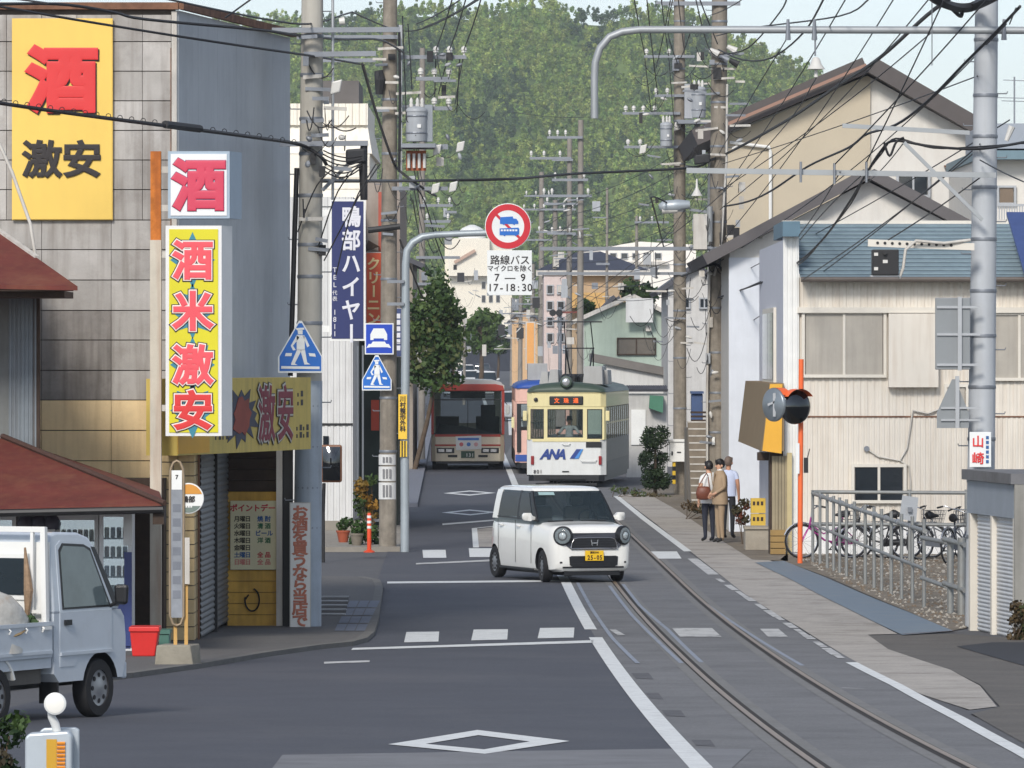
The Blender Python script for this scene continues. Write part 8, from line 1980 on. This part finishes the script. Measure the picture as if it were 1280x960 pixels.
# ================================================================== street trees and plants
mBark = M('bark', (84, 70, 56), 0.9, var=0.25, scale=6, bump=0.4)
def tree(name, label, x, Y, yt, yb, wpx, cols, n, seed, size=0.10, trunk=0.09, per=70, tx=0, group=None):
    t = wthing(name, label, 'tree', (X(x, Y), Y, zg(Y)), group)
    g = np.random.default_rng(seed); zt, zb0 = Z(yt, Y), Z(yb, Y); w = wpx*Y/F; cs, rs = [], []
    zc = (zt+zb0)/2; hh = (zt-zb0)/2
    for k in range(n):
        d = g.normal(size=3); d /= np.linalg.norm(d); q = g.uniform(.35, .95)
        cs.append((X(x, Y)+d[0]*q*w/2*.85, Y+d[1]*q*w/2*.85, zc+d[2]*q*hh*.88)); rs.append(w*g.uniform(.11, .2))
    b = Vector((X(x+tx, Y), Y, zg(Y)-.05)); m_ = Vector((X(x, Y)+w*.03, Y, zb0+hh*.5)); tp = Vector((X(x, Y)-w*.04, Y, zb0+hh*1.4))
    tk_ = part('trunk', mBark, t, lambda m: m.tube([b, b.lerp(m_, .5)+Vector((w*.02, 0, 0)), m_, tp], [trunk, trunk*.85, trunk*.6, trunk*.2], 9), smooth=60)
    for k in range(0, n, max(1, n//9)):
        part('limb', mBark, tk_, lambda m: m.tube([m_.lerp(tp, (k/n)*.7), m_.lerp(Vector(cs[k]), .6)+Vector((0, 0, -.05)), Vector(cs[k])], [trunk*.4, trunk*.25, trunk*.08], 5))
    leaves('crown', mLeaf, t, cs, rs, per, size, cols, squash=.85, shell=.3, seed=seed)
    return t
DG = [(0.028, 0.060, 0.018), (0.040, 0.078, 0.022), (0.055, 0.095, 0.028), (0.022, 0.045, 0.015)]
LG = [(0.090, 0.150, 0.040), (0.075, 0.130, 0.034), (0.11, 0.17, 0.05)]
tree('street_tree', 'tall dark green street tree on the left beside the bus', 543, 214, 325, 515, 98, [(0.045, 0.085, 0.026), (0.06, 0.105, 0.03), (0.085, 0.13, 0.04), (0.11, 0.13, 0.045)], 120, 21, .095, .09, 46, tx=-26)
tree('street_tree', 'pale green tree below the cream tower in the distance', 600, 460, 372, 450, 60, LG, 26, 22, .22, .2, 50)
tree('garden_tree', 'dark garden tree beside the navy roof', 800, 300, 345, 385, 58, DG, 24, 23, .13, .1, 55)
tree('garden_tree', 'small leafy tree between the far poles and the green house', 735, 285, 370, 400, 30, DG, 14, 24, .12, .08, 50)
tree('street_tree', 'dim green tree at the far left kerb behind the queue of cars', 565, 500, 395, 470, 50, DG+LG[:1], 22, 25, .2, .15, 50)
tree('street_tree', 'leafy tree at the far right kerb under the distant poles', 622, 640, 398, 450, 40, LG+DG, 18, 26, .25, .15, 50)
# clipped bush right of the tram
bsh = wthing('clipped_bush', 'dark clipped bush in two rounded tiers by the slim pole', 'bush', (X(819, 178), 178, 0))
g = np.random.default_rng(31); cs, rs = [], []
for (cx, cy, rx, rz_) in ((820, 547, 19, 16), (817, 577, 16, 22), (820, 600, 15, 15)):
    for k in range(22):
        d = g.normal(size=3); d /= np.linalg.norm(d)
        cs.append((X(cx+d[0]*rx*.8, 178), 178+d[1]*rx*.8*178/F, Z(cy-d[2]*rz_*.7, 178))); rs.append(.19)
leaves('crown', mLeaf, bsh, cs, rs, 90, .035, [(0.018, 0.036, 0.014), (0.026, 0.048, 0.018), (0.034, 0.060, 0.02)], shell=.3, seed=31)
part('trunk', mBark, bsh, lambda m: m.tube([(X(819, 178), 178, -.05), (X(819, 178), 178, Z(560, 178))], [.06, .03], 8))
def shrub(name, label, pts, Y, r, cols, size, per, seed, cat='plant', zbase=None):
    s = wthing(name, label, cat, (X(pts[0][0], Y), Y, zbase if zbase is not None else zg(Y)))
    c = [(X(x, Y), Y+random.uniform(-r, r), Z(y, Y)) for x, y in pts]
    leaves('foliage', mLeaf, s, c, [r]*len(c), per, size, cols, shell=.2, seed=seed)
    st_ = MB()
    for k in range(0, len(c), 2): st_.tube([(c[0][0]+random.uniform(-r, r)*.5, Y, zg(Y)-.02), c[k]], [.012, .005], 5)
    st_.build('stems', mBark, s)
    return s
OR = [(0.30, 0.16, 0.03), (0.06, 0.10, 0.03), (0.22, 0.14, 0.03)]
shrub('flowering_shrub', 'yellow and orange flowering shrub against the dark store front', [(456+random.uniform(-6, 10), 600+k*4.5) for k in range(11)], 134, .16, OR, .05, 60, 41)
shrub('potted_greenery', 'leafy green plants at the foot of the dark pole', [(448+random.uniform(-6, 22), 668+random.uniform(-8, 16)) for k in range(9)], 128.4, .16, DG+LG[:1], .05, 60, 42)
shrub('roadside_weeds', 'low weeds on the verge below the clipped bush', [(770+k*7+random.uniform(-3, 3), 612+k*1.2) for k in range(10)], 176, .16, [(0.07, 0.10, 0.03), (0.12, 0.10, 0.05)], .04, 40, 43)
shrub('roadside_weeds', 'dry brown weeds at the foot of the mottled pole', [(860+k*5+random.uniform(-3, 3), 632+k*1.5) for k in range(9)], 152, .16, [(0.12, 0.08, 0.04), (0.07, 0.07, 0.03)], .04, 45, 44)
shrub('flower_box_plants', 'red brown potted plants beside the yellow crates', [(926+random.uniform(-5, 6), 628+k*4) for k in range(7)], 131.5, .12, [(0.16, 0.05, 0.03), (0.07, 0.06, 0.03)], .04, 55, 45)
shrub('corner_shrub', 'dry shrub growing against the end of the shutter shed', [(1275+random.uniform(-6, 12), 760+k*5) for k in range(9)], 84.5, .13, [(0.06, 0.07, 0.025), (0.10, 0.07, 0.035)], .04, 70, 46)
shrub('hedge', 'dark leafy hedge at the roadside guard post', [(-20+random.uniform(-25, 40), 900+k*5) for k in range(26)], 33.0, .09, DG+[(0.06, 0.05, 0.03)], .022, 90, 47, 'hedge')

# ================================================================== roadside guard post with reflector
Yf = 31.0
gp = wthing('delineator_post', 'pale steel guard post with amber reflectors and round white reflector on a bent neck', 'post', (X(62, Yf), Yf, zg(Yf)))
mGp = M('galvanised_pale', (178, 186, 192), 0.4, metal=0.3, var=0.06)
part('post', mGp, gp, lambda m: m.prism([(X(31, Yf), zg(Yf)-.02), (X(90, Yf), zg(Yf)-.02), (X(90, Yf), Z(920, Yf)), (X(86, Yf), Z(914, Yf)), (X(36, Yf), Z(917, Yf)), (X(31, Yf), Z(922, Yf))], Yf, Yf+.12), bevel=.012)
part('rear_plate', mGp, gp, lambda m: m.prism([(X(47, Yf), zg(Yf)), (X(97, Yf), zg(Yf)), (X(97, Yf), Z(914, Yf)), (X(92, Yf), Z(911, Yf)), (X(52, Yf), Z(912, Yf)), (X(47, Yf), Z(916, Yf))], Yf+.125, Yf+.16), bevel=.008)
part('amber_strip', M('amber_reflector', (196, 150, 40), 0.35, var=0.06), gp, lambda m: m.box(X(58, Yf), X(71, Yf), Yf-.004, Yf-.0005, Z(1000, Yf), Z(924, Yf)))
for k in range(14): part('reflector_rib', M('orange_reflector', (216, 134, 30), 0.3, var=0.05), gp, lambda m: m.tube([(X(71.5, Yf), Yf-.006, Z(929+k*5, Yf)), (X(81.5, Yf), Yf-.006, Z(929+k*5, Yf))], .0085, 6))
part('neck', mTW, gp, lambda m: m.tube([P(72, 918, Yf+.06), P(69, 905, Yf+.05), P(64.5, 896, Yf+.04), P(64, 884, Yf+.03)], [.022, .022, .02, .02], 10), smooth=60)
rd = part('reflector_disc', mTW, gp, lambda m: m.lathe([(.05, .03), (.054, .01), (.054, -.012), (.046, -.016)], 26, axis='y', c=P(69, 879.5, Yf)), smooth=30)
part('reflector_face', M('reflector_pearl', (232, 230, 222), 0.3, var=0.03), rd, lambda m: m.lathe([(.045, -.017), (.03, -.02), (.002, -.021)], 24, axis='y', c=P(69, 879.5, Yf)), smooth=50)

# ================================================================== overhead wires
WL = 'black overhead wire strung between the street poles'
def wire(pts, r=0.012, label=WL, mat=None, group='overhead wires', n=5):
    v = [P(x, y, Y) for x, y, Y in pts]
    out = []
    for i in range(len(v)-1):
        p0, p1, p2, p3 = v[max(i-1, 0)], v[i], v[i+1], v[min(i+2, len(v)-1)]
        for k in range(5):
            t = k/5; out.append(0.5*((2*p1)+(-p0+p2)*t+(2*p0-5*p1+4*p2-p3)*t*t+(-p0+3*p1-3*p2+p3)*t**3))
    out.append(v[-1])
    mb = MB(); mb.tube(out, r, n)
    o = mb.build('overhead_wire', mat or mCab, smooth=60)
    base_ = out[0].copy(); me = o.data
    for vv in me.vertices: vv.co -= base_
    o.location = base_
    return tag(o, label, 'wire', group)
def sag(a, b, s=6, n=3):
    return [a]+[(a[0]+(b[0]-a[0])*k/(n+1), a[1]+(b[1]-a[1])*k/(n+1)+s*4*(k/(n+1))*(1-k/(n+1)), a[2]+(b[2]-a[2])*k/(n+1)) for k in range(1, n+1)]+[b]
# left: cables past the shop
wire([(-30, 4, 78), (10, 10, 79), (90, 24, 80.5), (220, 45, 82.5), (320, 60, 84.5), (390, 70, 87.8), (450, 80, 100)], .017)
wire([(-30, 6, 78), (70, 5, 79.5), (140, 15, 80.5), (180, 24, 81.5), (320, 37, 84.5), (372, 44, 87.8), (425, 49, 96), (475, 50, 115), (505, 66, 126)], .02)
w = wire([(-30, 124, 78), (0, 129, 78.5), (75, 140, 79.5), (150, 150, 80.5), (205, 157, 81.3), (320, 172, 84), (375, 181, 87.8), (400, 195, 88.0), (408, 206, 88.1)], .026, 'thick black cable with hanger rings drooping past the yellow banner')
part('splice_sleeve', mCab, w, lambda m: m.tube([P(206, 155.5, 81.3)-w.location, P(250, 161, 82.2)-w.location], .05, 8))
for k in range(26):
    x = 5+k*14.5
    if 200 < x < 255: continue
    q = P(x, float(np.interp(x, [0, 150, 205, 320, 390], [129, 150, 157, 172, 184]))-3, float(np.interp(x, [0, 150, 320, 375], [78.5, 80.5, 84, 86.2])))-w.location
    part('hanger_ring', mCab, w, lambda m: m.tube([q+Vector((.03*math.cos(t), 0, .03*math.sin(t))) for t in [2*math.pi*j/8 for j in range(9)]], .005, 4))
wire([(200, -3, 78), (320, 22, 84), (385, 30, 87.8), (430, 18, 95), (440, 15, 98)], .014)
wire([(440, 15, 98), (490, 36, 126.5), (520, 38, 126.8), (560, 22, 110), (605, -5, 85)], .014)
wire([(282, 22, 84), (318, -4, 80)], .012); wire([(0, -4, 70), (60, 4, 78)], .012)
for a, b in (((602, -4, 100), (580, 62, 126.8)), ((583, -4, 100), (562, 62, 126.8)), ((566, -4, 100), (545, 62, 126.8)), ((600, -4, 100), (530, 34, 126.8)), ((580, -4, 100), (520, 30, 126.8))): wire(sag(a, b, 3), .012, 'wire dropping from overhead to the crossarms of the transformer pole')
for a, b in (((580, 66, 126.8), (569, 130, 126.8)), ((562, 66, 126.8), (548, 118, 126.8)), ((545, 66, 126.8), (543, 132, 126.8)), ((575, 70, 126.8), (571, 140, 130)), ((503, 20, 126.8), (508, 150, 126.4)), ((510, 30, 126.8), (515, 112, 126.4)), ((508, 150, 126.4), (520, 170, 126.3))): wire(sag(a, b, -2), .012, 'short jumper wire hanging beside the transformer on the left pole')
wire([(453, 80, 100), (470, 140, 118), (490, 198, 126), (500, 214, 126.5), (530, 236, 126.8), (545, 245, 130)], .026, 'thick dark service cable running down to the transformer pole')
wire([(499, 40, 126.6), (500, 120, 126.5), (499, 215, 126.5)], .03, 'black cable bundle running down the transformer pole'); wire([(512, 225, 126.6), (530, 250, 126.8), (545, 300, 126.9), (556, 330, 127)], .014)
for k, (x0, x1) in enumerate(((404, 372), (430, 398), (455, 405), (450, 420))): wire([(x0+20, 205, 88.0), (x0-8, 232+8*k, 88.0), (x1, 290+18*k, 88.2)], .010, 'loose wire hanging from the black junction box on the corner pole')
for k in range(6): wire(sag((404, 188+k*5, 88.1), (452, 195+k*3, 88.1), 5+k, 2), .010, 'cable loop between the corner pole and its black junction box')
# big cable across the street
wire([(402, 226, 87), (520, 226, 127), (640, 223.5, 133), (720, 217, 139), (860, 210, 146.6), (888, 200, 146.6), (912, 190, 146), (960, 164, 132), (1000, 140, 120), (1040, 112, 110), (1100, 72, 100), (1160, 18, 91), (1200, -10, 88)], .03, 'heavy black cable crossing the street and rising to the big pole')
wire([(905, 258, 146.5), (935, 252, 140), (965, 238, 132), (1010, 208, 122), (1060, 185, 112), (1083, 168, 104), (1120, 156, 97), (1160, 126, 93), (1205, 80, 90), (1242, 43, 88), (1275, 8, 85)], .022)
wire([(898, 62, 146.5), (930, 75, 140), (965, 72, 130), (1005, 40, 115), (1032, -6, 105)], .018)
wire([(900, 68, 146.5), (935, 60, 138), (975, 15, 120), (985, -8, 112)], .016)
wire([(872, -8, 120), (882, 18, 130), (897, 55, 146)], .014); wire([(868, -8, 118), (886, 60, 140), (905, 75, 146)], .012)
wire([(847, 80, 178.6), (835, 40, 165), (842, -6, 140)], .012)
for a, b in (((792, -6, 130), (806, 68, 178.5)), ((808, -6, 130), (822, 118, 178.5)), ((826, -6, 130), (836, 70, 178.5)), ((838, 0, 140), (820, 85, 178)), ((848, 0, 140), (855, 60, 178)), ((866, 30, 150), (851, 72, 178.5))): wire(sag(a, b, 3), .013, 'wire dropping from overhead to the slim dark pole crossarms')
for a, b in (((806, 72, 178.5), (814, 140, 178.5)), ((820, 122, 178.5), (818, 140, 178.5)), ((836, 72, 178.5), (842, 146, 178.5))): wire(sag(a, b, 2), .012, 'short jumper wire between the slim dark pole crossarms')
for a, b, s_ in (((895, 330, 146.6), (1258, 30, 86), 22), ((905, 300, 146.6), (1120, -6, 86), 12), ((900, 262, 146.6), (1165, -6, 84), 16), ((898, 240, 146.6), (1165, 40, 89.5), 8), ((912, 420, 146.6), (1225, 180, 89.8), 10), ((903, 205, 146.6), (1222, 95, 89.8), 3),
                 ((905, 352, 146.5), (1262, 150, 89.8), 6), ((1083, 214, 89.6), (1000, 300, 124.6), -4), ((1225, 200, 89.7), (1300, 235, 80), 2), ((1050, 215, 89.5), (999, 294, 124.6), 4), ((1225, 185, 89.7), (1003, 350, 124.4), 5), ((1110, 300, 89.4), (1225, 222, 89.7), 2),
                 ((935, -6, 100), (885, 20, 146), 3), ((1060, -6, 80), (905, 238, 146.6), 6), ((1180, 0, 80), (1083, 203, 89.5), 2), ((1238, -6, 80), (1043, 206, 89.5), 4), ((1270, 10, 80), (1262, 30, 89), 0), ((1130, 178, 89.6), (1085, 228, 140.3), 3)): wire(sag(a, b, s_), .010, 'thin slanting wire in front of the tan gable block and blue roof')
tw = [(898, 372, 146.5), (960, 350, 134), (1000, 326, 124), (1032, 295, 115), (1062, 252, 104), (1080, 222, 96), (1100, 190, 91), (1118, 176, 89.8), (1165, 183, 89.7), (1225, 186, 89.7), (1290, 176, 88)]
wire(tw, .02, 'twisted black service cable looping from the big pole to the house'); wire([(x+2, y-3 if k % 2 else y+2, Y) for k, (x, y, Y) in enumerate(tw)], .012, 'twisted black service cable looping from the big pole to the house')
wire([(1105, 178, 89.7), (1112, 195, 89.7), (1120, 178, 89.7), (1130, 172, 89.7)], .018)
wire([(895, 45, 120), (940, 35, 100), (1050, 20, 90), (1085, 0, 84)], .012)
w = wire([(1160, -8, 88), (1178, 4, 88.5), (1200, 10, 89.4), (1222, 6, 89.6), (1250, -8, 88)], .07, 'very thick black cable drooping at the top of the big pole')
wire([(1182, 2, 89), (1200, 20, 89.4), (1203, 12, 89.4)], .03)
# tram contact wires and far spans
CT = 'thin tram contact wire running along the street from the hooked beam'
wire([(985, 46, 89.5), (940, 120, 110), (900, 190, 146), (868, 246, 165), (800, 330, 178), (720, 388, 240), (680, 410, 330)], .009, CT)
wire([(1020, 98, 89.5), (975, 165, 110), (880, 262, 146), (760, 352, 178), (690, 400, 250), (660, 418, 380)], .009, CT)
for k in range(9): wire(sag((672+k*6, 262+k*13, 250+k*5), (850, 190+k*22, 178.8), 10), .011, 'thin wire from the slim pole to the distant poles behind the trams')
for k in range(7): wire(sag((650, 300+k*18, 400), (725, 250+k*20, 250), 5), .014, 'thin wire between the distant poles behind the navy roof')
for k in range(5): wire(sag((527, 262+k*20, 235), (580, 392+k*4, 420), 4), .012, 'thin wire running up the far left side behind the street tree')
for k in range(5): wire(sag((516, 150+k*25, 127), (528, 230+k*20, 235), 4), .014, 'thin wire from the transformer pole to the pole behind it')
for k in range(4): wire(sag((640, 140+k*1.5, 300), (745, 146+k, 260), 3) if k == 0 else sag((630+k*10, 390+k*6, 480), (700, 385+k*8, 290), 3), .012)
wire([(500, 300, 127), (520, 352, 140), (528, 372, 150)], .02)
wire([(906, 345, 146.5), (895, 330, 146.5), (870, 338, 150), (852, 345, 178)], .03, 'thick black cable between the mottled pole and the slim pole')
wire([(830, 310, 179), (818, 262, 160), (815, 246, 147), (835, 254, 146.7)], .02)

# ================================================================== put every in-place part under its Empty
for r in WROOTS:
    for ch in r.children: ch.matrix_parent_inverse = Matrix.Translation(-Vector(r.location))

# ================================================================== thin summer haze
mh = bpy.data.materials.new('haze_air'); mh.use_nodes = True
nt_ = mh.node_tree; nt_.nodes.remove(nt_.nodes['Principled BSDF'])
pv = nt_.nodes.new('ShaderNodeVolumePrincipled'); pv.inputs['Color'].default_value = (0.86, 0.91, 0.97, 1); pv.inputs['Density'].default_value = 0.00017; pv.inputs['Anisotropy'].default_value = 0.2
nt_.links.new(pv.outputs[0], nt_.nodes['Material Output'].inputs['Volume'])
hzb = MB(); hzb.box(-900, 900, -60, 2300, -1.5, 160)
tag(hzb.build('haze', mh), 'thin pale haze in the air over the street and hill', 'haze', kind='stuff')
